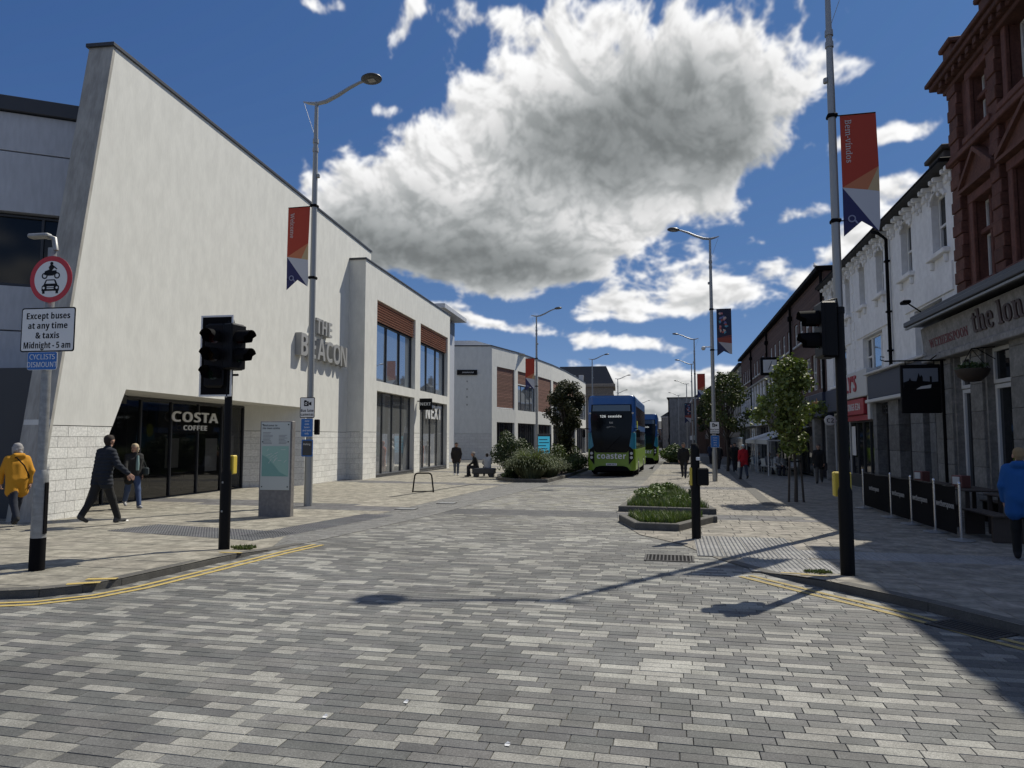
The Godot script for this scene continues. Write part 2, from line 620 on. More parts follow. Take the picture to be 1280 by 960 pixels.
	M.line_worn = grain(0.46, 0.36, 0.14, 0.85, noise_tex(15, 0.12, 4, 0.4, 1.0, 512), Vector3.ONE * 1.3)
	M.terracotta = grain(0.50, 0.235, 0.145, 0.8, mott, Vector3.ONE * 1.0)
	M.gold = paint(0.50, 0.24, 0.06, 0.45)
	M.dark_wood = grain(0.05, 0.036, 0.027, 0.7, streak, Vector3(2, 0.5, 2))
	M.fascia_blue = paint(0.025, 0.032, 0.055, 0.5)
	M.fascia_navy = paint(0.016, 0.024, 0.055, 0.5)
	M.shop_red = paint(0.36, 0.025, 0.035, 0.45)
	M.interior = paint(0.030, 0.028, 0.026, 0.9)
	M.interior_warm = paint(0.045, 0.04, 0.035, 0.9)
	M.curtain = paint(0.30, 0.29, 0.27, 0.9)
	M.glass = paint(0.010, 0.012, 0.014, 0.05)
	M.glass.metallic_specular = 0.4
	M.glass_mirror = paint(0.42, 0.47, 0.52, 0.03, 0.8)
	M.glass_shop = paint(0.9, 0.95, 0.95, 0.02)
	M.glass_shop.transparency = BaseMaterial3D.TRANSPARENCY_ALPHA
	M.glass_shop.albedo_color.a = 0.12
	M.glass_dark = paint(0.006, 0.007, 0.008, 0.03)
	M.glass_dark.transparency = BaseMaterial3D.TRANSPARENCY_ALPHA
	M.glass_dark.albedo_color.a = 0.62
	M.rubber = paint(0.012, 0.012, 0.012, 0.85)
	M.plain = paint(1, 1, 1, 0.85)
	M.plain.vertex_color_use_as_albedo = true
	M.cloth = paint(1, 1, 1, 0.9)
	M.cloth.vertex_color_use_as_albedo = true
	M.gloss = paint(1, 1, 1, 0.3)
	M.gloss.vertex_color_use_as_albedo = true
	M.leaf = paint(1, 1, 1, 0.55)
	M.leaf.vertex_color_use_as_albedo = true
	M.leaf.backlight_enabled = true
	M.leaf.backlight = Color(0.55, 0.6, 0.3)
	M.bark = grain(0.075, 0.06, 0.048, 0.9, streak, Vector3(4, 0.7, 4))


# ---------------------------------------------------------------- the ground
func road_left(z: float) -> float:
	if z > -16.3:
		return lerpf(-6.05, -5.6, clampf((-12.0 - z) / 4.3, 0.0, 1.0))
	return -5.6 + (-16.3 - z) * 0.0335


func road_right(z: float) -> float:
	return -1.42 + (-18.7 - z) * 0.0125


func strip_left(z: float) -> float:
	return lerpf(-6.95, -6.85, clampf((-14.0 - z) / 15.0, 0.0, 1.0)) + maxf(-29.0 - z, 0.0) * 0.03


var road_poly := PackedVector2Array()
var left_poly := PackedVector2Array()
var strip_poly := PackedVector2Array()
var right_poly := PackedVector2Array()
var kerb_left_line := PackedVector2Array([Vector2(-22, -5.9), Vector2(-11, -6.2), Vector2(-8.2, -6.4), Vector2(-7.25, -6.5), Vector2(-6.85, -6.68), Vector2(-6.58, -7.0), Vector2(-6.46, -7.45), Vector2(-6.38, -8.4), Vector2(-6.32, -9.4), Vector2(-6.26, -10.3), Vector2(-6.15, -11.2), Vector2(-6.05, -12.0)])
var kerb_right_line := PackedVector2Array([Vector2(-0.62, -13.75), Vector2(0.1, -12.67), Vector2(0.66, -11.08), Vector2(1.17, -10.0), Vector2(1.87, -9.02), Vector2(2.52, -8.16), Vector2(3.04, -7.29), Vector2(3.8, -6.2), Vector2(5.0, -5.1), Vector2(7.0, -4.3), Vector2(12, -3.6), Vector2(22, -3.2)])


func lift_left(x: float, z: float) -> float:
	return 0.010 + 0.082 * smoothstep(-10.9, -9.0, z)


func lift_right(x: float, z: float) -> float:
	return 0.010 + 0.088 * smoothstep(-10.3, -9.2, z)


func in_band(z: float, x: float) -> bool:
	var s: float = z - (0.16 * (x + 6.5) if x < -6.5 else 0.0)
	for b in [[-18.2, -16.8], [-29.6, -28.2], [-41.0, -39.6], [-52.4, -51.0]]:
		if s > b[0] and s < b[1]:
			return true
	return false


# flat sheet of a polygon of (x, z) that follows the fall of the ground
func sheet(called: String, poly: PackedVector2Array, lift, m: Material, parent: Node3D = null) -> MeshInstance3D:
	var b := MB.new()
	var zs := [-150.0, -140.0, -100.0, -60.0, -30.0, -14.0]
	while zs[-1] < -6.0:
		zs.append(zs[-1] + 0.2)
	zs.append_array([0.0, 14.0, 40.0])
	for i in zs.size() - 1:
		var z0: float = zs[i]
		var z1: float = zs[i + 1]
		var strip := PackedVector2Array([Vector2(-400, z0), Vector2(400, z0), Vector2(400, z1), Vector2(-400, z1)])
		for piece in Geometry2D.intersect_polygons(poly, strip):
			var t := Geometry2D.triangulate_polygon(piece)
			for k in range(0, t.size(), 3):
				var q := []
				for j in 3:
					var p: Vector2 = piece[t[k + j]]
					q.append(on(p.x, p.y, lift.call(p.x, p.y) if lift is Callable else lift))
				if (q[1] - q[0]).cross(q[2] - q[0]).y > 0.0:
					b.tri(q[0], q[1], q[2])
				else:
					b.tri(q[0], q[2], q[1])
	return obj(called, b, m, parent) if parent else struct(called, b, m)


func paver_mesh(b: MB, quad: PackedVector2Array, lift, bev: float, tint: Color, dy: float) -> void:
	b.col = tint
	var mid := Vector2.ZERO
	for p in quad:
		mid += p / quad.size()
	var low := []
	var top := []
	var ex := (quad[1] - quad[0]).normalized()
	var ez := (quad[2] - quad[1]).normalized()
	for p in quad:
		var d := p - mid
		var l: float = (lift.call(p.x, p.y) if lift is Callable else lift) + dy
		low.append(on(p.x, p.y, l - bev * 1.6))
		var q: Vector2 = p - ex * bev * signf(d.dot(ex)) - ez * bev * signf(d.dot(ez))
		top.append(on(q.x, q.y, l))
	if (quad[1] - quad[0]).cross(quad[2] - quad[0]) > 0.0:      # clockwise seen from above
		low.reverse(); top.reverse()
	b.quad(top[0], top[1], top[2], top[3])
	for k in 4:
		var j := (k + 1) % 4
		b.quad(low[k], low[j], top[j], top[k])


# rows of pavers or slabs over a polygon; the nearest 300 whole ones are objects, the rest one mass
func pave(parent: Node3D, piece: String, mass: String, poly: PackedVector2Array, cuts: Array, zone: Rect2, row: float, lens: Array, gap: float, turn: float, lift, tone: Callable, m: Material, bev := 0.004, solo := 300) -> void:
	var whole := []
	var rest := MB.new()
	var rot := deg_to_rad(turn)
	var t := zone.position.y
	while t < zone.end.y:
		var s: float = zone.position.x - rng.randf() * lens[0]
		while s < zone.end.x:
			var l: float = lens[rng.randi() % lens.size()]
			var q := PackedVector2Array()
			for p in [Vector2(s + gap / 2, t + gap / 2), Vector2(s + l - gap / 2, t + gap / 2), Vector2(s + l - gap / 2, t + row - gap / 2), Vector2(s + gap / 2, t + row - gap / 2)]:
				q.append(p.rotated(rot))
			s += l
			var inside := 0
			for p in q:
				if Geometry2D.is_point_in_polygon(p, poly):
					inside += 1
			if inside == 0:
				continue
			var mid := (q[0] + q[2]) / 2
			var skip := false
			var cut := inside < 4
			for c in cuts:
				var hit := 0
				for p in q:
					if Geometry2D.is_point_in_polygon(p, c):
						hit += 1
				skip = skip or hit == 4
				cut = cut or hit > 0
			if skip:
				continue
			var tint: Color = tone.call(mid.x, mid.y)
			var dy := rng.randf_range(-0.0012, 0.0012)
			if not cut:
				var az := rad_to_deg(atan2(mid.x, -mid.y)) + 12.6
				var near := mid.length() + (1000.0 if absf(az) > 37.5 or mid.y > -2.75 else 0.0)
				whole.append([near, q, tint, dy])
				continue
			var bits: Array = Geometry2D.intersect_polygons(q, poly)
			for c in cuts:
				var left := []
				for bit in bits:
					left.append_array(Geometry2D.clip_polygons(bit, c))
				bits = left
			rest.col = tint
			for bit in bits:
				var tr := Geometry2D.triangulate_polygon(bit)
				for k in range(0, tr.size(), 3):
					var w := []
					for j in 3:
						var p: Vector2 = bit[tr[k + j]]
						w.append(on(p.x, p.y, (lift.call(p.x, p.y) if lift is Callable else lift) + dy))
					if (w[1] - w[0]).cross(w[2] - w[0]).y > 0.0:
						rest.tri(w[0], w[1], w[2])
					else:
						rest.tri(w[0], w[2], w[1])
		t += row
	whole.sort_custom(func(a, b): return a[0] < b[0])
	for k in whole.size():
		var w: Array = whole[k]
		if k < solo:
			var b := MB.new()
			paver_mesh(b, w[1], lift, bev, w[2], w[3])
			obj(piece, b, m, parent)
		else:
			paver_mesh(rest, w[1], lift, bev, w[2], w[3])
	if rest.v.size():
		obj(mass, rest, m, parent).set_meta("kind", "stuff")


func road_tone(x: float, z: float) -> Color:
	var dirt := 1.0 + na.get_noise_2d(x * 2.2, z * 1.6) * 0.20 + nb.get_noise_2d(x * 6.0, z * 3.0) * 0.16
	if in_band(z, x):
		return Color(0.125, 0.125, 0.128) * rng.randf_range(0.85, 1.15) * dirt
	var far := clampf((-z - 9.0) / 14.0, 0.0, 1.0)
	var clump := nb.get_noise_2d(x * 3.0 + 50.0, z * 5.0) * 0.25
	var moss := Color.WHITE.lerp(Color(1.02, 1.0, 0.80), clampf(nb.get_noise_2d(x * 9.0, z * 4.0 + 30.0) * 1.6, 0.0, 0.8) * far)
	if rng.randf() < 0.31 + 0.12 * far + clump:
		return Color(0.342, 0.336, 0.306) * rng.randf_range(0.86, 1.10) * dirt * moss
	if rng.randf() < 0.42:
		return Color(0.193, 0.192, 0.183).lerp(Color(0.245, 0.236, 0.216), far) * rng.randf_range(0.86, 1.12) * dirt * moss
	return Color(0.147, 0.149, 0.146).lerp(Color(0.205, 0.199, 0.186), far) * rng.randf_range(0.88, 1.12) * dirt * moss


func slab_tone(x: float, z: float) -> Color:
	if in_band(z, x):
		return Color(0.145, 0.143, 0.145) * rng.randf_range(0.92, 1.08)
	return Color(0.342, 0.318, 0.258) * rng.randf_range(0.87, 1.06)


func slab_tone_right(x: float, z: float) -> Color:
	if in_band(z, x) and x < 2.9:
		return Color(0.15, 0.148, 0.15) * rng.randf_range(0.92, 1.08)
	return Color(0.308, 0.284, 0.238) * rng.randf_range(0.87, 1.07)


func strip_tone(_x: float, _z: float) -> Color:
	return Color(0.235, 0.232, 0.222) * rng.randf_range(0.86, 1.12)


func kerb_run(called: String, line: PackedVector2Array, wide: float, lift: Callable, side: float, label_from := 0) -> void:
	var holder := Node3D.new()
	holder.name = called
	add_child(holder)
	holder.set_meta("kind", "structure")
	# walk along the line in stones of about 0.9 m
	var pts := []
	for k in line.size() - 1:
		var n := maxi(1, int(round(line[k].distance_to(line[k + 1]) / 0.9)))
		for j in n:
			pts.append(line[k].lerp(line[k + 1], float(j) / n))
	pts.append(line[line.size() - 1])
	for k in pts.size() - 1:
		var a: Vector2 = pts[k]
		var b: Vector2 = pts[k + 1]
		var d := (b - a).normalized()
		a += d * 0.003
		b -= d * 0.003
		var na_: Vector2 = (pts[k + 1] - pts[maxi(k - 1, 0)]).normalized().orthogonal() * side
		var nb_: Vector2 = (pts[mini(k + 2, pts.size() - 1)] - pts[k]).normalized().orthogonal() * side
		var la: float = lift.call(a.x, a.y) + 0.004
		var lb: float = lift.call(b.x, b.y) + 0.004
		var m := MB.new()
		m.col = Color.WHITE * rng.randf_range(0.85, 1.1)
		var r := 0.018
		var prof := [[0.0, -0.12], [0.0, -r - 0.004], [0.008, -0.004], [r + 0.01, 0.0], [wide, 0.0], [wide, -0.12]]
		for j in prof.size() - 1:
			var p: Array = prof[j]
			var q: Array = prof[j + 1]
			var A0: Vector2 = a + na_ * p[0]
			var A1: Vector2 = a + na_ * q[0]
			var B0: Vector2 = b + nb_ * p[0]
			var B1: Vector2 = b + nb_ * q[0]
			m.quad_out(on(A0.x, A0.y, la + p[1]), on(B0.x, B0.y, lb + p[1]), on(B1.x, B1.y, lb + q[1]), on(A1.x, A1.y, la + q[1]), on((a.x + b.x) / 2, (a.y + b.y) / 2, -0.2) + Vector3(na_.x, 0, na_.y) * wide / 2)
		var o := obj("kerbstone", m, M.kerb, holder)


func ribbon(called: String, line: PackedVector2Array, off: float, wide: float, lift: float, m: Material) -> void:
	var b := MB.new()
	for k in line.size() - 1:
		var n0 := (line[k + 1] - line[maxi(k - 1, 0)]).normalized().orthogonal()
		var n1 := (line[mini(k + 2, line.size() - 1)] - line[k]).normalized().orthogonal()
		var n := maxi(1, int(line[k].distance_to(line[k + 1]) / 0.4))
		for j in n:
			var f0 := float(j) / n
			var f1 := float(j + 1) / n
			var p0 := line[k].lerp(line[k + 1], f0)
			var p1 := line[k].lerp(line[k + 1], f1)
			var m0 := n0.lerp(n1, f0)
			var m1 := n0.lerp(n1, f1)
			var q := [p0 + m0 * (off - wide / 2), p1 + m1 * (off - wide / 2), p1 + m1 * (off + wide / 2), p0 + m0 * (off + wide / 2)]
			var w := []
			for p in q:
				w.append(on(p.x, p.y, lift))
			b.quad_out(w[0], w[1], w[2], w[3], w[0] - Vector3(0, 5, 0))
	struct(called, b, m)


func tactile(called: String, parent: Node3D, quads: Array, lift: Callable, tint: Color, cut: Array) -> void:
	var s := 0.4
	for z in quads:
		var o: Vector2 = z[0]
		var ex: Vector2 = z[1]
		var ez := ex.orthogonal()
		for r in z[2]:
			for k in z[3]:
				var q := PackedVector2Array()
				for c in [Vector2(k, r), Vector2(k + 1, r), Vector2(k + 1, r + 1), Vector2(k, r + 1)]:
					q.append(o + ex * (c.x * s) + ez * (c.y * s))
				var b := MB.new()
				var g := []
				for p in q:
					g.append(p + ((q[0] + q[2]) / 2 - p) * 0.012)
				paver_mesh(b, PackedVector2Array(g), func(x, y): return lift.call(x, y) + 0.005, 0.004, tint * rng.randf_range(0.86, 1.12), 0.0)
				for i in 6:
					for j in 6:
						var p: Vector2 = q[0] + ex * (i + 0.5) * s / 6 + ez * (j + 0.5) * s / 6
						var rows := []
						for e in [[0.0175, 0.0], [0.012, 0.0065]]:
							var ring := []
							for a in 6:
								ring.append(on(p.x, p.y, lift.call(p.x, p.y) + 0.005 + e[1]) + Vector3(cos(a * TAU / 6) * e[0], 0, sin(a * TAU / 6) * e[0]))
							rows.append(ring)
						for a in 6:
							b.quad_out(rows[0][a], rows[0][(a + 1) % 6], rows[1][(a + 1) % 6], rows[1][a], on(p.x, p.y, -0.1))
						for a in [1, 3]:
							b.quad_out(rows[1][0], rows[1][a], rows[1][a + 1], rows[1][(a + 2) % 6], on(p.x, p.y, -0.1))
				obj("tactile_slab", b, M.block, parent)


func ground() -> void:
	var b := MB.new()
	for k in 60:
		var z0 := 60.0 - k * 10.0
		for sx in 8:
			var x0 := -400.0 + sx * 100.0
			b.quad(Vector3(x0, gy(z0) - 0.05, z0), Vector3(x0 + 100, gy(z0) - 0.05, z0), Vector3(x0 + 100, gy(z0 - 10) - 0.05, z0 - 10), Vector3(x0, gy(z0 - 10) - 0.05, z0 - 10))
	b.quad(Vector3(-3000, gy(-540) - 0.1, -540), Vector3(3000, gy(-540) - 0.1, -540), Vector3(3000, gy(-540) - 0.1, -4000), Vector3(-3000, gy(-540) - 0.1, -4000))
	b.quad(Vector3(-3000, gy(-540) - 0.1, 800), Vector3(-400, gy(-540) - 0.1, 800), Vector3(-400, gy(-540) - 0.1, -540), Vector3(-3000, gy(-540) - 0.1, -540))
	b.quad(Vector3(400, gy(-540) - 0.1, 800), Vector3(3000, gy(-540) - 0.1, 800), Vector3(3000, gy(-540) - 0.1, -540), Vector3(400, gy(-540) - 0.1, -540))
	struct("ground", b, M.far_ground)
	# outlines in plan
	road_poly = PackedVector2Array([Vector2(-22, 14), Vector2(-22, -5.9)])
	for p in kerb_left_line:
		road_poly.append(p)
	for z in [-14.0, -16.3, -30.0, -45.0, -60.0, -90.0]:
		road_poly.append(Vector2(road_left(z), z))
	road_poly.append(Vector2(-1.2, -140))
	road_poly.append(Vector2(0.6, -140))
	for z in [-90.0, -60.0, -45.0, -30.0, -18.7]:
		road_poly.append(Vector2(road_right(z), z))
	road_poly.append(Vector2(-1.18, -16.0))
	for p in kerb_right_line:
		road_poly.append(p)
	road_poly.append(Vector2(22, 14))
	strip_poly = PackedVector2Array()
	for p in kerb_left_line.slice(9):
		strip_poly.append(p)
	for z in [-14.0, -16.3, -30.0, -45.0, -60.0]:
		strip_poly.append(Vector2(road_left(z), z))
	for z in [-60.0, -45.0, -29.0, -14.0, -12.0]:
		strip_poly.append(Vector2(strip_left(z), z))
	left_poly = PackedVector2Array([Vector2(-22, -5.9)])
	for p in kerb_left_line.slice(0, 10):
		left_poly.append(p)
	for z in [-12.0, -14.0, -29.0, -45.0, -60.0]:
		left_poly.append(Vector2(strip_left(z), z))
	left_poly.append_array([Vector2(-5.6, -100), Vector2(-24, -100)])
	right_poly = PackedVector2Array()
	for z in [-100.0, -60.0, -45.0, -30.0, -18.7]:
		right_poly.append(Vector2(road_right(z), z))
	right_poly.append(Vector2(-1.18, -16.0))
	for p in kerb_right_line:
		right_poly.append(p)
	right_poly.append_array([Vector2(22, -12), Vector2(9, -12), Vector2(9, -100)])

	var road := sheet("road", road_poly, -0.010, M.joint)
	pave(road, "paver", "paver_field", road_poly, [], Rect2(-15, -34, 22, 31.2), 0.108, [0.20, 0.25, 0.25, 0.30, 0.38], 0.0042, 0.0, 0.0, road_tone, M.paver, 0.0022)
	var near_road := PackedVector2Array([Vector2(-22, 14), Vector2(-22, -2.85), Vector2(22, -2.85), Vector2(22, 14)])
	sheet("road_behind", near_road, 0.0, M.far_road, road)
	var far_road := PackedVector2Array()
	for z in [-34.0, -60.0, -90.0]:
		far_road.append(Vector2(road_left(z), z))
	far_road.append_array([Vector2(-1.2, -140), Vector2(0.6, -140)])
	for z in [-90.0, -60.0, -34.0]:
		far_road.append(Vector2(road_right(z), z))
	sheet("road_beyond", far_road, 0.0, M.far_road, road)

	var pl := sheet("pavement_left", left_poly, func(x, z): return lift_left(x, z) - 0.010, M.joint)
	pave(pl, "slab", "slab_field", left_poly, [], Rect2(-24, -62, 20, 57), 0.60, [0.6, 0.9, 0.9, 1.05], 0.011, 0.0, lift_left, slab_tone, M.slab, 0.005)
	var ps := sheet("channel_strip", strip_poly, -0.002, M.joint)
	pave(ps, "sett", "sett_field", strip_poly, [], Rect2(-8, -58, 5, 48), 0.14, [0.2, 0.24], 0.007, 0.0, 0.007, strip_tone, M.paver)
	var pr := sheet("pavement_right", right_poly, func(x, z): return lift_right(x, z) - 0.010, M.joint)
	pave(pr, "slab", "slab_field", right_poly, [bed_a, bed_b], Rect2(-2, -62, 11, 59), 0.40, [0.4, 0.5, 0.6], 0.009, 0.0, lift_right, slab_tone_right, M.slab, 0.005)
	kerb_run("kerb_left", kerb_left_line.slice(0, 11), 0.15, lift_left, 1.0)
	kerb_run("kerb_right", kerb_right_line.slice(2), 0.15, lift_right, 1.0)
	tactile("tactile", pl, [[Vector2(-10.7, -11.9), Vector2(0.985, 0.17), 3, 9], [Vector2(-7.0, -11.7), Vector2(0.12, -0.99), 2, 11]], lift_left, Color(0.115, 0.117, 0.122), [])
	tactile("tactile", pr, [[Vector2(0.35, -11.35), Vector2(0.5, 0.0) * 2, 3, 4], [Vector2(1.95, -11.5), Vector2(1, 0), 2, 12], [Vector2(1.0, -10.1), Vector2(1, -0.02), 3, 3], [Vector2(0.35, -12.55), Vector2(1, 0), 3, 4]], lift_right, Color(0.26, 0.257, 0.245), [])
	# double yellow lines round both corners
	var yl := kerb_left_line.slice(0, 11)
	ribbon("road_marking", yl, -0.24, 0.075, 0.006, M.line_yellow)
	ribbon("road_marking", yl, -0.40, 0.075, 0.006, M.line_yellow)
	var yr := kerb_right_line.slice(3)
	ribbon("road_marking", yr, -0.26, 0.075, 0.006, M.line_worn)
	ribbon("road_marking", yr, -0.42, 0.075, 0.006, M.line_worn)
	# yellow loading ticks on the kerbs
	for q in [[Vector2(-6.62, -7.32), -0.35], [Vector2(-6.62, -7.05), -0.6], [Vector2(1.72, -9.66), 0.3], [Vector2(1.52, -9.95), 0.3], [Vector2(-6.45, -9.6), -0.1]]:
		var t := MB.new()
		var p: Vector2 = q[0]
		var e := Vector2(1, 0).rotated(q[1])
		var f := e.orthogonal()
		var w := []
		for c in [Vector2(-0.17, -0.05), Vector2(0.17, -0.05), Vector2(0.17, 0.05), Vector2(-0.17, 0.05)]:
			var g: Vector2 = p + e * c.x + f * c.y
			w.append(on(g.x, g.y, (lift_left(g.x, g.y) if g.x < 0 else lift_right(g.x, g.y)) + 0.009))
		t.quad_out(w[0], w[1], w[2], w[3], w[0] - Vector3(0, 3, 0))
		struct("kerb_marking", t, M.line_yellow)
	ribbon("drain_channel", PackedVector2Array([Vector2(-8.75, -21.4), Vector2(-8.1, -29.4)]), 0.0, 0.13, 0.0165, M.iron)
	ribbon("paving_band", PackedVector2Array([Vector2(2.62, -21.0), Vector2(3.14, -36.0), Vector2(4.03, -59.0)]), 0.0, 0.34, 0.0165, M.kerb)
	gully(-0.07, -11.03, 0.72, 0.56, 0.0, "slotted iron drain cover in the pavers beside the slim black post")
	gully(2.66, -7.48, 0.42, 0.62, 38.0, "dark iron drain grate against the kerb at the shaded corner")
	cover(-6.75, -17.6, "small grey access cover set in the pale strip beside the dark band")
	cover(-6.3, -19.6, "second grey access cover farther up the pale strip")


var bed_a := PackedVector2Array([Vector2(-1.35, -18.25), Vector2(1.02, -18.0), Vector2(0.25, -26.5), Vector2(-0.85, -26.8)])
var bed_b := PackedVector2Array([Vector2(-1.18, -16.05), Vector2(-0.74, -14.5), Vector2(0.1, -14.4), Vector2(0.92, -16.3)])


func gully(x: float, z: float, w: float, d: float, turn: float, label: String) -> void:
	var g := thing("drain_cover", label, "drain cover", place(x, z, turn))
	var f := MB.new()
	f.box(Vector3(w, 0.01, d), Vector3(0, 0.004, 0), 0.002)
	obj("backing", f, M.dull_black, g)
	var r := MB.new()
	for s in [-1, 1]:
		r.box(Vector3(w, 0.02, 0.03), Vector3(0, 0.006, s * (d / 2 - 0.015)), 0.003)
		r.box(Vector3(0.03, 0.02, d - 0.06), Vector3(s * (w / 2 - 0.015), 0.006, 0), 0.003)
	obj("frame", r, M.iron, g)
	var n := int(w / 0.055)
	for k in range(1, n):
		var b := MB.new()
		b.box(Vector3(0.022, 0.016, d - 0.06), Vector3(-w / 2 + k * w / n, 0.007, 0), 0.003)
		obj("bar", b, M.iron, g)


func cover(x: float, z: float, label: String) -> void:
	var g := thing("access_cover", label, "access cover", place(x, z, 2.0, 0.018))
	var b := MB.new()
	b.box(Vector3(0.52, 0.012, 0.4), Vector3(0, 0, 0), 0.003)
	obj("frame", b, M.iron, g)
	var p := MB.new()
	p.box(Vector3(0.46, 0.012, 0.34), Vector3(0, 0.003, 0), 0.003)
	obj("lid", p, M.steel, g)


# ---------------------------------------------------------------- buildings
func V2(a: Array) -> PackedVector2Array:
	var p := PackedVector2Array()
	for k in range(0, a.size(), 2):
		p.append(Vector2(a[k], a[k + 1]))
	return p


func R(u0: float, v0: float, u1: float, v1: float) -> Rect2:
	return Rect2(u0, v0, u1 - u0, v1 - v0)


# a framed window in the plane w of its building: frame and bars are one part, each pane a sub-part
func glazing(parent: Node3D, called: String, r: Rect2, w: float, nu: int, nv: int, bar: float, deep: float, fm: Material, gm: Material) -> MeshInstance3D:
	var f := MB.new()
	var a := r.position
	var b := r.end
	f.slab(Vector3(a.x, a.y, w - deep), Vector3(a.x + bar, b.y, w), 0.004)
	f.slab(Vector3(b.x - bar, a.y, w - deep), Vector3(b.x, b.y, w), 0.004)
	f.slab(Vector3(a.x + bar, a.y, w - deep), Vector3(b.x - bar, a.y + bar, w), 0.004)
	f.slab(Vector3(a.x + bar, b.y - bar, w - deep), Vector3(b.x - bar, b.y, w), 0.004)
	var du := (r.size.x - bar) / nu
	var dv := (r.size.y - bar) / nv
	for k in range(1, nu):
		f.slab(Vector3(a.x + k * du, a.y + bar, w - deep), Vector3(a.x + k * du + bar, b.y - bar, w - 0.004))
	for k in range(1, nv):
		f.slab(Vector3(a.x + bar, a.y + k * dv, w - deep), Vector3(b.x - bar, a.y + k * dv + bar, w - 0.006))
	var o := obj(called, f, fm, parent)
	for i in nu:
		for j in nv:
			var g := MB.new()
			var p := Vector3(a.x + i * du + bar * 0.5, a.y + j * dv + bar * 0.5, w - deep * 0.55)
			# panes never lie perfectly in one plane
			g.T = Transform3D(Basis(Vector3.UP, rng.randf_range(-0.006, 0.006)) * Basis(Vector3.RIGHT, rng.randf_range(-0.004, 0.004)), p + Vector3(du / 2, dv / 2, 0))
			g.quad(Vector3(-du / 2, -dv / 2, 0), Vector3(du / 2, -dv / 2, 0), Vector3(du / 2, dv / 2, 0), Vector3(-du / 2, dv / 2, 0))
			obj("pane", g, gm, o)
	return o


# courses of stone blocks clipped to a region of a facade
func courses(parent: Node3D, region: PackedVector2Array, w0: float, w1: float, long: float, high: float, tint: Color, called := "block", m: Material = null, gap := 0.010, spread := 0.07, phase := 0.0) -> void:
	var lo := region[0]
	var hi := region[0]
	for p in region:
		lo = lo.min(p)
		hi = hi.max(p)
	var row := 0
	var v := lo.y
	while v < hi.y - 0.02:
		var u := lo.x - (long * 0.5 if row % 2 else 0.0) + phase
		while u < hi.x:
			var q := V2([u + gap / 2, v + gap / 2, u + long - gap / 2, v + gap / 2, u + long - gap / 2, v + high - gap / 2, u + gap / 2, v + high - gap / 2])
			for bit in Geometry2D.intersect_polygons(q, region):
				if bit.size() < 3:
					continue
				var b := MB.new()
				b.col = tint * rng.randf_range(1.0 - spread, 1.0 + spread)
				b.prism(bit, w0, w1 + rng.randf_range(-0.003, 0.002))
				obj(called, b, m if m else M.block, parent)
			u += long
		v += high
		row += 1


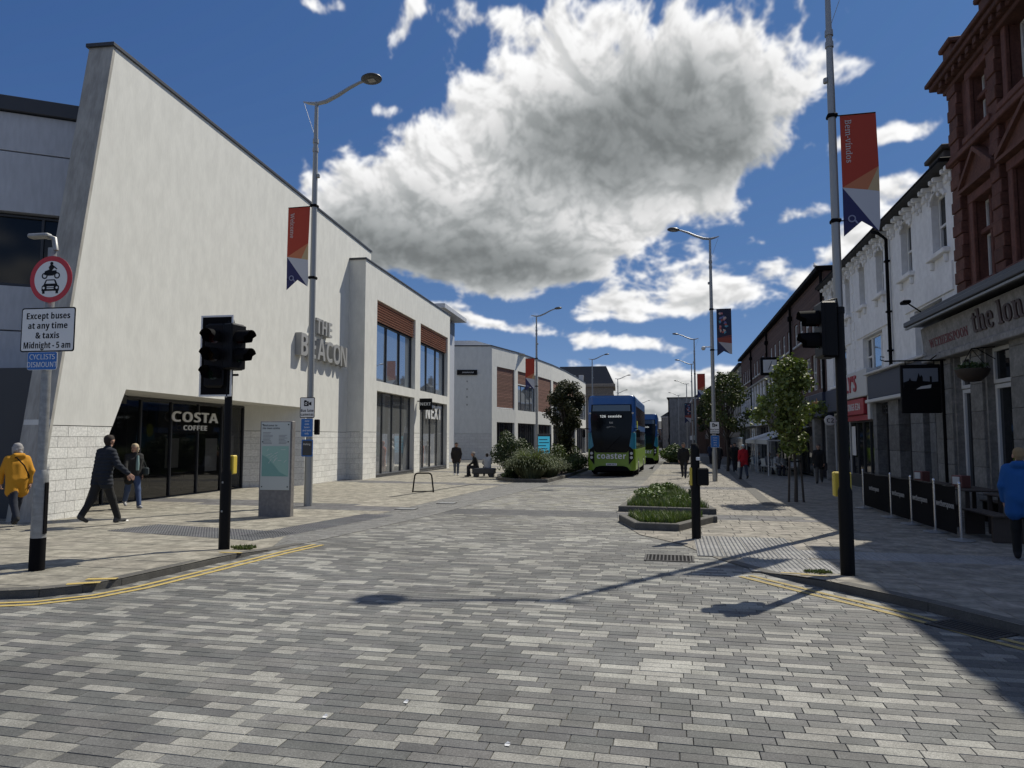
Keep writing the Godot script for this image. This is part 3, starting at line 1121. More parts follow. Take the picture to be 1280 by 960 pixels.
func beacon() -> void:
	var a := deg_to_rad(5.3)
	var T := frame(Vector3(-15.11, 0, -31.88), Vector3(-sin(a), 0, -cos(a)))
	var t := thing("shopping_centre", "pale rendered shopping centre block with slanted end wall and raised lettering", "building", T)
	var wall := MB.new()
	wall.prism(V2([-18.86, 2.0, -16.84, 2.0, -16.39, 2.95, -5.32, 2.95, -5.32, 2.0, 2.6, 2.0, 2.6, 11.5, -17.39, 11.5]), -0.645, 0.0)
	obj("wall", wall, M.render, t)
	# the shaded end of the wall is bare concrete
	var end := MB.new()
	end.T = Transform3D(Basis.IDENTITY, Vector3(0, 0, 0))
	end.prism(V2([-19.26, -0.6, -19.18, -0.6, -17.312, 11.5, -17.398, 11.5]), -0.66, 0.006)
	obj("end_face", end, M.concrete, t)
	var cap := MB.new()
	cap.slab(Vector3(-17.46, 11.5, -0.72), Vector3(2.66, 11.6, 0.05), 0.01)
	obj("coping", cap, M.charcoal, t)
	# foot of the wall: courses of blocks on a backing
	var back := MB.new()
	back.prism(V2([-19.24, -0.6, -18.05, -0.6, -16.86, 1.985, -18.84, 1.985]), -0.63, -0.012)
	obj("footing", back, M.concrete, t)
	back = MB.new()
	back.slab(Vector3(-5.32, -0.6, -0.63), Vector3(2.5, 1.985, -0.012))
	obj("footing", back, M.concrete, t)
	var tint := Color(0.70, 0.695, 0.65)
	courses(t, V2([-19.20, -0.45, -17.98, -0.45, -16.86, 1.985, -18.86, 1.985]), -0.02, 0.0, 0.6, 0.2435, tint)
	courses(t, V2([-5.30, -0.45, -0.02, -0.45, -0.02, 1.985, -5.30, 1.985]), -0.02, 0.0, 0.6, 0.2435, tint)
	# splayed return from the cafe glass out to the wall
	var sp := Node3D.new()
	sp.name = "splayed_return"
	t.add_child(sp)
	var ang := atan2(1.68, 1.88)
	sp.transform = Transform3D(Basis(Vector3.UP, -ang), Vector3(-7.2, 0, -1.68))
	var sl := sqrt(1.68 * 1.68 + 1.88 * 1.88)
	var sw := MB.new()
	sw.slab(Vector3(0, 2.0, -0.4), Vector3(sl, 2.95, 0.0))
	obj("return_wall", sw, M.render, sp)
	var sb := MB.new()
	sb.slab(Vector3(0, -0.6, -0.4), Vector3(sl, 1.985, -0.012))
	obj("return_backing", sb, M.concrete, sp)
	courses(sp, V2([0.0, -0.45, sl, -0.45, sl, 1.985, 0, 1.985]), -0.02, 0.0, 0.6, 0.2435, tint)
	# cafe front set back under the wall
	var sof := MB.new()
	sof.slab(Vector3(-18.4, 2.95, -2.4), Vector3(-5.32, 3.25, -0.645))
	obj("soffit", sof, M.render, t)
	var sd := MB.new()
	sd.slab(Vector3(-18.6, -0.6, -6.2), Vector3(-18.35, 3.3, -0.67))
	obj("side_wall", sd, M.charcoal, t)
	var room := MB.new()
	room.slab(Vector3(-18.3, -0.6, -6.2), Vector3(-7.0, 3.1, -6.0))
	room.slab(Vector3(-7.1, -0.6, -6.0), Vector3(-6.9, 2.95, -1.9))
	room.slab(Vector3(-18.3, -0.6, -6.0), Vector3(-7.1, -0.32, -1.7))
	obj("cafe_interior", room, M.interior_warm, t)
	var fit := MB.new()
	fit.slab(Vector3(-15.2, -0.32, -4.6), Vector3(-10.5, 0.75, -4.0), 0.02)
	fit.slab(Vector3(-14.8, 1.3, -5.98), Vector3(-11.0, 2.2, -5.9))
	for k in 5:
		fit.rod(Vector3(-16.8 + k * 1.9, -0.32, -2.9), Vector3(-16.8 + k * 1.9, 0.42, -2.9), 0.04)
		fit.box(Vector3(0.7, 0.04, 0.7), Vector3(-16.8 + k * 1.9, 0.44, -2.9))
	obj("cafe_furniture", fit, M.dark_wood, t)
	var gl := glazing(t, "shopfront", R(-18.0, -0.3, -7.2, 2.92), -1.64, 7, 1, 0.06, 0.1, M.charcoal, M.glass_dark)
	var fas := MB.new()
	fas.slab(Vector3(-12.3, 1.85, -1.86), Vector3(-8.8, 2.78, -1.80))
	obj("sign_backing", fas, M.interior, t)
	lettering("sign_lettering", "COSTA", 0.33, at(-10.6, 2.24, -1.58), M.sign_white, t, 0.03, 1.95)
	lettering("sign_lettering", "COFFEE", 0.16, at(-10.6, 1.97, -1.58), M.sign_white, t, 0.02, 1.8)
	for q in [[-9.6, 0.55, 0.75, 1.15], [-11.9, 0.75, 0.7, 0.95], [-8.2, 0.5, 0.5, 1.3]]:
		var p := MB.new()
		p.slab(Vector3(q[0], q[1], -1.80), Vector3(q[0] + q[2], q[1] + q[3], -1.785))
		obj("poster", p, M.curtain if q[2] < 0.72 else M.off_white, t)
	# the body of the centre behind the wall
	var body := MB.new()
	body.slab(Vector3(-15.5, 3.3, -22), Vector3(2.55, 10.6, -0.66))
	body.slab(Vector3(-15.5, -0.6, -22), Vector3(2.55, 3.3, -6.4))
	obj("body", body, M.concrete, t)
	# raised letters
	lettering("raised_letter", "THE", 0.62, at(-4.1, 6.1, 0.14), M.letter_grey, t, 0.26, 1.12)
	var x := -6.15
	for ch in ["B", "E", "A", "C", "O", "N"]:
		lettering("raised_letter", ch, 0.88, at(x, 5.0, 0.14), M.letter_grey, t, 0.26, 1.06)
		x += 0.875


func grey_block() -> void:
	var T := frame(Vector3(-15.0, 0, -15.5), Vector3(sin(deg_to_rad(55)), 0, -cos(deg_to_rad(55))))
	var t := thing("panelled_building", "grey metal panelled building behind the slanted wall at the left edge", "building", T)
	var b := MB.new()
	b.slab(Vector3(-14, 3.0, -9), Vector3(0.9, 10.02, -0.35))
	b.slab(Vector3(-14, 2.7, -9), Vector3(0.9, 3.0, -1.2))
	obj("body", b, M.charcoal, t)
	var fas := MB.new()
	fas.slab(Vector3(-14.1, 10.08, -9), Vector3(0.9, 10.46, 0.12), 0.01)
	obj("roof_edge", fas, M.charcoal, t)
	for k in 5:
		for r in [[9.06, 10.06], [7.48, 9.03]]:
			var p := MB.new()
			p.slab(Vector3(-14 + k * 2.98 + 0.01, r[0], -0.3), Vector3(-14 + (k + 1) * 2.98 - 0.01, r[1], 0.0), 0.008)
			obj("panel", p, M.panel_grey, t)
		for r in [[4.43, 5.56], [3.05, 4.40]]:
			var p := MB.new()
			p.slab(Vector3(-14 + k * 2.98 + 0.01, r[0], -0.3), Vector3(-14 + (k + 1) * 2.98 - 0.01, r[1], 0.0), 0.008)
			obj("panel", p, M.panel_grey, t)
	glazing(t, "window_band", R(-14, 5.6, 0.9, 7.44), -0.18, 8, 1, 0.06, 0.12, M.charcoal, M.glass)
	var back := MB.new()
	back.slab(Vector3(-14, -0.6, -9), Vector3(0.9, 2.7, -2.4))
	obj("entrance_wall", back, M.interior, t)
	glazing(t, "entrance_glass", R(-9, -0.3, 0.6, 2.7), -2.3, 6, 1, 0.07, 0.1, M.charcoal, M.glass)


func louvre(parent: Node3D, r: Rect2, w: float, n: int) -> void:
	var b := MB.new()
	b.slab(Vector3(r.position.x, r.position.y, w - 0.2), Vector3(r.end.x, r.end.y, w - 0.14))
	var o := obj("louvre", b, M.dull_black, parent)
	for k in n:
		var s := MB.new()
		var y := r.position.y + (k + 0.5) * r.size.y / n
		s.T = Transform3D(Basis(Vector3.RIGHT, 0.42), Vector3((r.position.x + r.end.x) / 2, y, w - 0.05))
		s.box(Vector3(r.size.x, r.size.y / n * 0.56, 0.05), Vector3.ZERO, 0.006)
		obj("slat", s, M.terracotta, o)


func next_block() -> void:
	var a := deg_to_rad(3.1)
	var T := frame(Vector3(-14.25, 0, -31.63), Vector3(-sin(a), 0, -cos(a)))
	var t := thing("department_store", "two storey pale store with terracotta louvres over tall glazed bays", "building", T)
	var holes := [R(1.38, 4.57, 7.82, 8.66), R(8.84, 4.57, 15.3, 8.66), R(1.5, -0.25, 7.75, 4.08), R(8.86, -0.25, 15.22, 4.03)]
	var wall := MB.new()
	wall.holed(-0.25, 15.86, 2.02, 10.3, holes, 0.36)
	wall.quad(Vector3(-0.25, 2.02, -1.2), Vector3(-0.25, 2.02, 0), Vector3(-0.25, 10.3, 0), Vector3(-0.25, 10.3, -1.2))
	wall.quad(Vector3(15.86, 2.02, 0), Vector3(15.86, 2.02, -14), Vector3(15.86, 10.3, -14), Vector3(15.86, 10.3, 0))
	wall.quad(Vector3(-0.25, 10.3, 0), Vector3(15.86, 10.3, 0), Vector3(15.86, 10.3, -14), Vector3(-0.25, 10.3, -14))
	obj("wall", wall, M.render, t)
	var cap := MB.new()
	cap.slab(Vector3(-0.32, 10.3, -0.5), Vector3(15.92, 10.39, 0.05), 0.01)
	cap.slab(Vector3(15.5, 10.3, -14), Vector3(15.92, 10.39, -0.5), 0.01)
	cap.slab(Vector3(-0.32, 10.3, -1.2), Vector3(0.0, 10.39, -0.5), 0.01)
	obj("coping", cap, M.charcoal, t)
	# block piers below the string course
	var pier := MB.new()
	for q in [[-0.25, 1.5], [7.75, 8.86], [15.22, 15.86]]:
		pier.slab(Vector3(q[0] + 0.012, -0.8, -0.9), Vector3(q[1] - 0.002, 2.005, -0.012))
	obj("pier_core", pier, M.concrete, t)
	var tint := Color(0.69, 0.685, 0.64)
	for q in [[-0.25, 1.5], [7.75, 8.86], [15.22, 15.86]]:
		courses(t, V2([q[0], -0.5, q[1], -0.5, q[1], 2.004, q[0], 2.004]), -0.02, 0.0, 0.6, 0.2504, tint)
	var side := Node3D.new()
	side.name = "pier_side"
	t.add_child(side)
	side.transform = Transform3D(Basis(Vector3.UP, -PI / 2), Vector3(-0.25, 0, -0.85))
	courses(side, V2([0.0, -0.5, 0.85, -0.5, 0.85, 2.004, 0.0, 2.004]), -0.02, 0.012, 0.43, 0.2504, tint * 0.95)
	louvre(t, R(1.38, 7.6, 7.82, 8.66), -0.08, 8)
	louvre(t, R(8.84, 7.56, 15.3, 8.66), -0.08, 8)
	for q in [[1.38, 7.82, 7.6], [8.84, 15.3, 7.56]]:
		glazing(t, "upper_window", R(q[0], 4.57, q[1], q[2]), -0.24, 3, 1, 0.045, 0.14, M.charcoal, M.glass_mirror)
	glazing(t, "shop_window", R(1.5, -0.25, 7.75, 4.08), -0.26, 4, 1, 0.05, 0.12, M.charcoal, M.glass_shop)
	glazing(t, "shop_window", R(8.86, -0.25, 15.22, 4.03), -0.26, 4, 1, 0.05, 0.12, M.charcoal, M.glass_shop)
	var plinth := MB.new()
	for q in [[1.5, 7.75], [8.86, 15.22]]:
		plinth.slab(Vector3(q[0], -0.8, -0.4), Vector3(q[1], -0.1, -0.02), 0.01)
	obj("plinth", plinth, M.charcoal, t)
	# inside the shop
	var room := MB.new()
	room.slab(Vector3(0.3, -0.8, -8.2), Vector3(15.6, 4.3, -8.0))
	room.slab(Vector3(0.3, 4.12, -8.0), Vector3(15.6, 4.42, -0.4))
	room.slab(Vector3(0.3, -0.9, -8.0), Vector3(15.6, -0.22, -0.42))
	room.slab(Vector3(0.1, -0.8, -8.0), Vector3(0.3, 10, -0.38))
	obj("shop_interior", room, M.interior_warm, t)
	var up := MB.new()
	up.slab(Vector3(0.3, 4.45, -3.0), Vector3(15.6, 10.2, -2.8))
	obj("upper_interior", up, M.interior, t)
	var back := MB.new()
	for k in 14:
		var u := 1.9 + k * 0.96
		if absf(u - 8.3) < 0.55:
			continue
		back.slab(Vector3(u, -0.2, -1.6 - 0.2 * (k % 3)), Vector3(u + rng.randf_range(0.25, 0.6), rng.randf_range(1.4, 3.6), -1.5 - 0.2 * (k % 3)))
	obj("display_boards", back, M.off_white, t)
	# dressed figures in the window: torso on a stand with a garment
	for k in 9:
		var u := 2.1 + k * 1.45
		if absf(u - 8.3) < 0.6:
			continue
		var d := MB.new()
		d.col = [Color(0.35, 0.33, 0.30), Color(0.05, 0.06, 0.09), Color(0.28, 0.10, 0.08), Color(0.55, 0.53, 0.48), Color(0.12, 0.16, 0.14)][k % 5]
		d.lathe([Vector2(0.05, 0), Vector2(0.13, 0.02), Vector2(0.16, 0.5), Vector2(0.13, 0.75), Vector2(0.19, 1.15), Vector2(0.17, 1.3), Vector2(0.06, 1.36), Vector2(0.05, 1.42), Vector2(0.09, 1.5), Vector2(0.08, 1.62), Vector2(0.0, 1.66)], Vector3(u, -0.1, -0.9), 10)
		obj("mannequin", d, M.cloth, t)
	lettering("sign_lettering", "NEXT", 0.86, at(12.5, 2.95, -0.2), M.sign_white, t, 0.05, 1.25)
	var sgn := MB.new()
	sgn.box(Vector3(0.14, 0.68, 0.76), Vector3(8.32, 3.72, 0.52), 0.02)
	sgn.rod(Vector3(8.32, 3.9, -0.02), Vector3(8.32, 3.9, 0.2), 0.03)
	var s := obj("projecting_sign", sgn, M.black, t)
	lettering("sign_lettering", "NEXT", 0.17, at(8.24, 3.64, 0.52, -90), M.sign_white, s, 0.01, 1.1)
	var body := MB.new()
	body.slab(Vector3(0.0, -0.8, -14), Vector3(15.8, 10.25, -8.3))
	obj("body", body, M.concrete, t)
	# lift tower on the roof at the far end
	var p := thing("roof_plant_room", "dark roofed plant room rising behind the far end of the glazed store", "plant room", Transform3D(T.basis, Vector3(-19.3, 0, -60)))
	var pr := MB.new()
	pr.slab(Vector3(-1.0, -1, -6), Vector3(6, 12.9, -0.9))
	obj("wall", pr, M.panel_grey, p)
	var lw := MB.new()
	lw.slab(Vector3(-1.02, 11.6, -6.02), Vector3(6.02, 12.85, -0.88))
	obj("louvre_band", lw, M.charcoal, p)
	var rf := MB.new()
	rf.slab(Vector3(-1.8, 13.0, -7), Vector3(6.5, 13.4, 0.2), 0.02)
	obj("roof", rf, M.panel_grey, p)


# the curved arcade beyond: bays strung along points in plan
func arcade() -> void:
	var pts := [Vector2(-19.05, -75.0), Vector2(-17.75, -81.2), Vector2(-16.75, -89.0), Vector2(-16.0, -96.5), Vector2(-15.5, -105.0), Vector2(-15.3, -116.0), Vector2(-15.3, -130.0)]
	var t := thing("curved_arcade", "long curved pale arcade with brick infill panels behind the planted island", "building")
	var end := MB.new()
	var e0 := Vector3(-19.05, 0, -75.0)
	var ed := Vector3(-0.976, 0, 0.219)
	var E := frame(e0 + ed * 14.0, -ed)
	end.T = E
	end.slab(Vector3(0, 2.2, -3), Vector3(14.0, 11.75, 0.0))
	obj("end_wall", end, M.render, t)
	var eb := MB.new()
	eb.T = E
	eb.slab(Vector3(0, -1.2, -3), Vector3(13.98, 2.17, -0.015))
	obj("end_footing", eb, M.concrete, t)
	var hold := Node3D.new()
	hold.name = "end_blockwork"
	t.add_child(hold)
	hold.transform = E
	courses(hold, V2([8.0, -0.9, 14.0, -0.9, 14.0, 2.18, 8.0, 2.18]), -0.02, 0.0, 0.6, 0.308, Color(0.62, 0.61, 0.57))
	var cap := MB.new()
	cap.T = E
	cap.slab(Vector3(0, 11.75, -3), Vector3(14.06, 11.87, 0.06))
	obj("end_coping", cap, M.charcoal, t)
	var sg := MB.new()
	sg.T = E
	sg.slab(Vector3(10.2, 8.6, 0.0), Vector3(12.4, 9.15, 0.16), 0.02)
	var so := obj("end_sign", sg, M.black, t)
	lettering("sign_lettering", "commercial", 0.16, E * at(11.4, 8.8, 0.165), M.off_white, so, 0.008)
	var spots := MB.new()
	spots.T = E
	for k in 4:
		spots.box(Vector3(0.16, 0.16, 0.05), Vector3(11.3, 7.9 - k * 0.85, 0.02), 0.02)
	obj("wall_light", spots, M.concrete, t)
	for k in pts.size() - 1:
		var p0: Vector2 = pts[k]
		var p1: Vector2 = pts[k + 1]
		var l := p0.distance_to(p1)
		var F := frame(Vector3(p0.x, 0, p0.y), Vector3(p1.x - p0.x, 0, p1.y - p0.y))
		var bay := Node3D.new()
		bay.name = "bay"
		t.add_child(bay, true)
		bay.transform = F
		var pw := 0.75
		var top := R(1.25 if k == 0 else pw, 5.0, l - 0.35, 9.65)
		var low := R(1.25 if k == 0 else pw, -1.0, l - 0.35, 3.5)
		var w := MB.new()
		w.holed(0, l, -1.2, 11.75, [top, low], 0.4)
		w.slab(Vector3(0, -1.2, -6), Vector3(l, 11.7, -5.8))
		w.quad(Vector3(0, 11.75, 0), Vector3(l, 11.75, 0), Vector3(l, 11.75, -6), Vector3(0, 11.75, -6))
		obj("wall", w, M.render, bay)
		var c := MB.new()
		c.slab(Vector3(-0.02, 11.75, -0.5), Vector3(l + 0.02, 11.87, 0.06))
		obj("coping", c, M.charcoal, bay)
		var win_top := 5.0 if k in [0, 2] else 8.0
		var bk := MB.new()
		bk.col = Color(0.32, 0.17, 0.125)
		bk.slab(Vector3(top.position.x, win_top, -0.5), Vector3(top.end.x, 9.65, -0.14))
		var panel := obj("infill_panel", bk, M.brick_brown, bay)
		if k < 3:
			var strips := MB.new()
			var y := win_top + 0.04
			while y < 9.6:
				strips.slab(Vector3(top.position.x, y, -0.14), Vector3(top.end.x, y + 0.11, -0.115))
				strips.col = Color(0.35, 0.185, 0.135) * rng.randf_range(0.8, 1.2)
				y += 0.16
			obj("terracotta_strips", strips, M.brick_brown, panel).set_meta("kind", "stuff")
		if win_top > 5.0:
			glazing(bay, "window", R(top.position.x, 5.0, top.end.x, win_top), -0.2, 4, 1, 0.08, 0.1, M.charcoal, M.glass_mirror)
		glazing(bay, "shop_window", low, -0.25, 4, 1, 0.08, 0.12, M.charcoal, M.glass)
	var ph := MB.new()
	ph.T = frame(Vector3(-36, 0, -74), Vector3(0.976, 0, -0.219))
	ph.prism(V2([0, 11.7, 20.5, 11.7, 14.6, 13.3, 0, 13.3]), -14.0, -4.0)
	obj("roof_plant", ph, M.panel_grey, t)


func mansard() -> void:
	var t := thing("old_hall", "old stone hall with a dark mansard roof rising above the arcade", "building", at(-19.3, 0, -165.0, 4))
	var b := MB.new()
	b.col = Color(0.30, 0.25, 0.19)
	b.slab(Vector3(-6.2, -4, -14), Vector3(6.2, 13.6, 0))
	obj("wall", b, M.grey_stone, t)
	var c := MB.new()
	c.col = Color(0.33, 0.28, 0.22)
	c.slab(Vector3(-6.7, 13.6, -14.4), Vector3(6.7, 14.3, 0.5), 0.05)
	c.slab(Vector3(-6.4, 11.6, -14.4), Vector3(6.4, 11.9, 0.2), 0.05)
	obj("cornice", c, M.grey_stone, t)
	var rf := MB.new()
	var p := [Vector3(-6.5, 14.3, 0.3), Vector3(6.5, 14.3, 0.3), Vector3(4.6, 18.7, -2.6), Vector3(-6.3, 18.7, -2.6)]
	var q := [Vector3(-6.5, 14.3, -14.2), Vector3(6.5, 14.3, -14.2), Vector3(4.6, 18.7, -11.4), Vector3(-6.3, 18.7, -11.4)]
	rf.quad(p[0], p[1], p[2], p[3])
	rf.quad(q[1], q[0], q[3], q[2])
	rf.quad(p[1], q[1], q[2], p[2])
	rf.quad(q[0], p[0], p[3], q[3])
	rf.quad(p[3], p[2], q[2], q[3])
	obj("roof", rf, M.slate, t)
	for k in 2:
		var d := MB.new()
		d.slab(Vector3(-3.6 + k * 1.9, 15.0, -1.6), Vector3(-2.5 + k * 1.9, 16.4, -0.1), 0.05)
		obj("dormer", d, M.off_white, t)
	for k in 4:
		glazing(t, "window", R(-5.4 + k * 2.9, 7.2, -3.9 + k * 2.9, 10.6), 0.05, 2, 2, 0.14, 0.1, M.frame_white, M.glass)
	var pale := MB.new()
	pale.slab(Vector3(-14, -4, -9), Vector3(-6.6, 16.4, -1))
	obj("rear_wing", pale, M.plaster, t)


# sash window with a moulded surround, in the plane w
func sash(parent: Node3D, r: Rect2, w: float, fm: Material, gm: Material, split := 0.5) -> void:
	var f := MB.new()
	var a := r.position
	var b := r.end
	var t := 0.07
	var m := lerpf(a.y, b.y, split)
	f.slab(Vector3(a.x, a.y, w - 0.1), Vector3(a.x + t, b.y, w), 0.006)
	f.slab(Vector3(b.x - t, a.y, w - 0.1), Vector3(b.x, b.y, w), 0.006)
	f.slab(Vector3(a.x + t, b.y - t, w - 0.1), Vector3(b.x - t, b.y, w), 0.006)
	f.slab(Vector3(a.x + t, a.y, w - 0.1), Vector3(b.x - t, a.y + t * 1.2, w), 0.006)
	f.slab(Vector3(a.x + t, m - t * 0.5, w - 0.08), Vector3(b.x - t, m + t * 0.5, w - 0.004), 0.006)
	var o := obj("window", f, fm, parent)
	for q in [[a.y + t, m, w - 0.075], [m, b.y - t, w - 0.045]]:
		var g := MB.new()
		var c := Vector3((a.x + b.x) / 2, (q[0] + q[1]) / 2, q[2])
		g.T = Transform3D(Basis(Vector3.UP, rng.randf_range(-0.012, 0.012)) * Basis(Vector3.RIGHT, rng.randf_range(-0.01, 0.01)), c)
		var hx := (b.x - a.x) / 2 - t
		var hy: float = (q[1] - q[0]) / 2
		g.quad(Vector3(-hx, -hy, 0), Vector3(hx, -hy, 0), Vector3(hx, hy, 0), Vector3(-hx, hy, 0))
		obj("pane", g, gm, o)


func arch_fill(b: MB, u0: float, u1: float, v0: float, v1: float, w0: float, w1: float) -> void:
	# the two spandrels that turn the top of a square opening into a flat arch
	var n := 6
	for s in [0, 1]:
		var p := PackedVector2Array()
		p.append(Vector2(u0 if s == 0 else u1, v1))
		for k in n + 1:
			var f := float(k) / n
			var x := lerpf(u0, (u0 + u1) / 2, f) if s == 0 else lerpf(u1, (u0 + u1) / 2, f)
			p.append(Vector2(x, v0 + (v1 - v0) * sqrt(maxf(0.0, 1.0 - (1.0 - f) * (1.0 - f))) ))
		b.prism(p, w0, w1)


func pub() -> void:
	var T := frame(Vector3(7.2, 0, -22.0), Vector3(0, 0, 1))
	var t := thing("corner_pub", "red sandstone corner pub with grey stone ground floor and lettered fascia", "pub", T)
	var red := Color(0.150, 0.062, 0.044)
	var holes := [R(3.45, 8.95, 4.4, 10.35), R(3.3, 5.35, 4.35, 7.35), R(5.35, 8.95, 7.35, 10.6), R(5.35, 5.35, 7.35, 7.4)]
	var wall := MB.new()
	wall.col = red
	wall.holed(2.25, 9.0, 5.2, 10.9, holes, 0.45)
	wall.quad(Vector3(2.25, 5.2, -10), Vector3(2.25, 5.2, 0), Vector3(2.25, 11.55, 0), Vector3(2.25, 11.55, -10))
	wall.quad(Vector3(9, 5.2, 0), Vector3(9, 5.2, -10), Vector3(9, 11.55, -10), Vector3(9, 11.55, 0))
	wall.quad(Vector3(2.25, 11.55, 0), Vector3(9, 11.55, 0), Vector3(9, 11.55, -10), Vector3(2.25, 11.55, -10))
	wall.slab(Vector3(2.25, 10.9, -0.3), Vector3(9, 11.55, 0.0))
	obj("wall", wall, M.red_stone, t)
	# banded pilasters
	for q in [[2.25, 2.8], [4.5, 4.95], [7.65, 8.15], [8.55, 9.0]]:
		var v := 5.25
		var k := 0
		while v < 10.4:
			var b := MB.new()
			b.col = red * rng.randf_range(0.85, 1.2)
			var proud := 0.16 if k % 2 else 0.13
			b.slab(Vector3(q[0], v + 0.006, -0.05), Vector3(q[1], v + 0.294, proud), 0.012)
			obj("pilaster_block", b, M.red_stone, t)
			v += 0.3
			k += 1
	var trim := MB.new()
	trim.col = red * 1.12
	trim.slab(Vector3(2.2, 8.58, -0.05), Vector3(9.05, 8.72, 0.24), 0.02)
	trim.slab(Vector3(2.2, 8.72, -0.05), Vector3(9.05, 8.8, 0.17), 0.015)
	trim.slab(Vector3(2.2, 5.15, -0.05), Vector3(9.05, 5.3, 0.2), 0.02)
	obj("string_course", trim, M.red_stone, t)
	var cor := MB.new()
	cor.col = red * 0.8
	for q in [[10.56, 10.68, 0.18], [10.68, 10.8, 0.28], [10.8, 10.93, 0.42], [10.93, 11.04, 0.5], [11.55, 11.64, 0.08]]:
		cor.slab(Vector3(2.25 - q[2], q[0], -0.3), Vector3(9.0 + q[2], q[1], q[2]), 0.02)
	for k in 16:
		cor.slab(Vector3(2.35 + k * 0.42, 10.66, 0.15), Vector3(2.53 + k * 0.42, 10.8, 0.36), 0.01)
	obj("cornice", cor, M.red_stone, t)
	for u in [2.25, 4.45, 7.6, 8.5]:
		var ped := MB.new()
		ped.col = red * 0.95
		ped.slab(Vector3(u, 11.04, -0.35), Vector3(u + 0.55, 11.62, 0.2), 0.02)
		ped.slab(Vector3(u - 0.08, 11.62, -0.45), Vector3(u + 0.63, 11.76, 0.28), 0.03)
		obj("parapet_pier", ped, M.red_stone, t)
	# window surrounds and pediments
	for r in holes:
		var s := MB.new()
		s.col = red * 1.18
		var a: Vector2 = r.position
		var b: Vector2 = r.end
		s.slab(Vector3(a.x - 0.2, a.y - 0.02, -0.03), Vector3(a.x, b.y + 0.02, 0.08), 0.015)
		s.slab(Vector3(b.x, a.y - 0.02, -0.03), Vector3(b.x + 0.2, b.y + 0.02, 0.08), 0.015)
		s.slab(Vector3(a.x - 0.22, b.y, -0.03), Vector3(b.x + 0.22, b.y + 0.22, 0.1), 0.015)
		s.slab(Vector3(a.x - 0.26, a.y - 0.16, -0.03), Vector3(b.x + 0.26, a.y, 0.2), 0.02)
		obj("window_surround", s, M.red_stone, t)
		if a.y < 6.0:
			var p := MB.new()
			p.col = red * 1.15
			var m := (a.x + b.x) / 2
			var hw := (b.x - a.x) / 2 + 0.34
			p.prism(V2([m - hw, 7.72, m + hw, 7.72, m + hw, 7.82, m, 8.42, m - hw, 7.82]), -0.03, 0.14)
			p.prism(V2([m - hw - 0.05, 7.66, m + hw + 0.05, 7.66, m + hw + 0.05, 7.74, m - hw - 0.05, 7.74]), -0.03, 0.24)
			for sg in [-1.0, 1.0]:
				var p0 := Vector2(m + sg * (hw + 0.06), 7.74)
				var p1 := Vector2(m, 8.42)
				p.prism(PackedVector2Array([p0, p1, p1 + Vector2(0, 0.12), p0 + Vector2(0, 0.12)]), -0.03, 0.24)
			obj("pediment", p, M.red_stone, t)
		if b.x - a.x > 1.5:
			var mid := (a.x + b.x) / 2
			var mull := MB.new()
			mull.col = red
			mull.slab(Vector3(mid - 0.09, a.y, -0.4), Vector3(mid + 0.09, b.y, -0.05), 0.02)
			obj("mullion", mull, M.red_stone, t)
			sash(t, R(a.x, a.y, mid - 0.09, b.y), -0.22, M.frame_white, M.glass, 0.6)
			sash(t, R(mid + 0.09, a.y, b.x, b.y), -0.22, M.frame_white, M.glass, 0.6)
		else:
			var tr := MB.new()
			tr.col = red
			var h := lerpf(a.y, b.y, 0.62)
			tr.slab(Vector3(a.x, h - 0.06, -0.4), Vector3(b.x, h + 0.06, -0.06), 0.02)
			var mid := (a.x + b.x) / 2
			tr.slab(Vector3(mid - 0.06, a.y, -0.4), Vector3(mid + 0.06, b.y, -0.08), 0.02)
			obj("stone_cross", tr, M.red_stone, t)
			for g in [R(a.x, a.y, mid - 0.06, h - 0.06), R(mid + 0.06, a.y, b.x, h - 0.06), R(a.x, h + 0.06, mid - 0.06, b.y), R(mid + 0.06, h + 0.06, b.x, b.y)]:
				glazing(t, "window", g, -0.2, 1, 1, 0.055, 0.08, M.frame_white, M.glass)
	# stone ground floor
	var grey := Color(0.275, 0.265, 0.24)
	var gh := [R(1.5, 0.35, 2.5, 3.8), R(3.4, 0.35, 4.65, 3.8), R(5.6, 0.35, 6.8, 3.8), R(7.5, -0.3, 8.6, 3.4)]
	var gw := MB.new()
	gw.col = grey
	gw.holed(0.0, 9.0, -0.6, 4.0, gh, 0.35)
	gw.quad(Vector3(9, -0.6, 0), Vector3(9, -0.6, -10), Vector3(9, 5.2, -10), Vector3(9, 5.2, 0))
	obj("ground_floor_wall", gw, M.grey_stone, t)
	for q in [[0.25, 0.7], [0.95, 1.4], [2.62, 3.3], [4.75, 5.5], [6.9, 7.4]]:
		var v := -0.3
		while v < 3.75:
			var b := MB.new()
			b.col = grey * rng.randf_range(0.82, 1.15)
			b.slab(Vector3(q[0], v + 0.004, -0.02), Vector3(q[1], minf(v + 0.66, 3.85) - 0.004, 0.07), 0.008)
			obj("stone_slab", b, M.grey_stone, t)
			v += 0.66
	for r in gh:
		glazing(t, "tall_window", R(r.position.x, r.position.y, r.end.x, 2.95), -0.16, 1, 1, 0.1, 0.1, M.frame_white, M.glass)
		glazing(t, "transom_window", R(r.position.x, 2.97, r.end.x, r.end.y), -0.14, 1, 1, 0.09, 0.1, M.frame_white, M.glass)
	var fas := MB.new()
	fas.col = Color(0.33, 0.325, 0.31)
	fas.T = Transform3D(Basis(Vector3.RIGHT, 0.10), Vector3(0, 3.95, 0.12))
	fas.slab(Vector3(-0.1, 0, -0.1), Vector3(9.05, 0.84, 0.06), 0.01)
	fas.T = Transform3D.IDENTITY
	fas.slab(Vector3(-0.1, 3.8, 0.0), Vector3(9.05, 3.96, 0.28), 0.02)
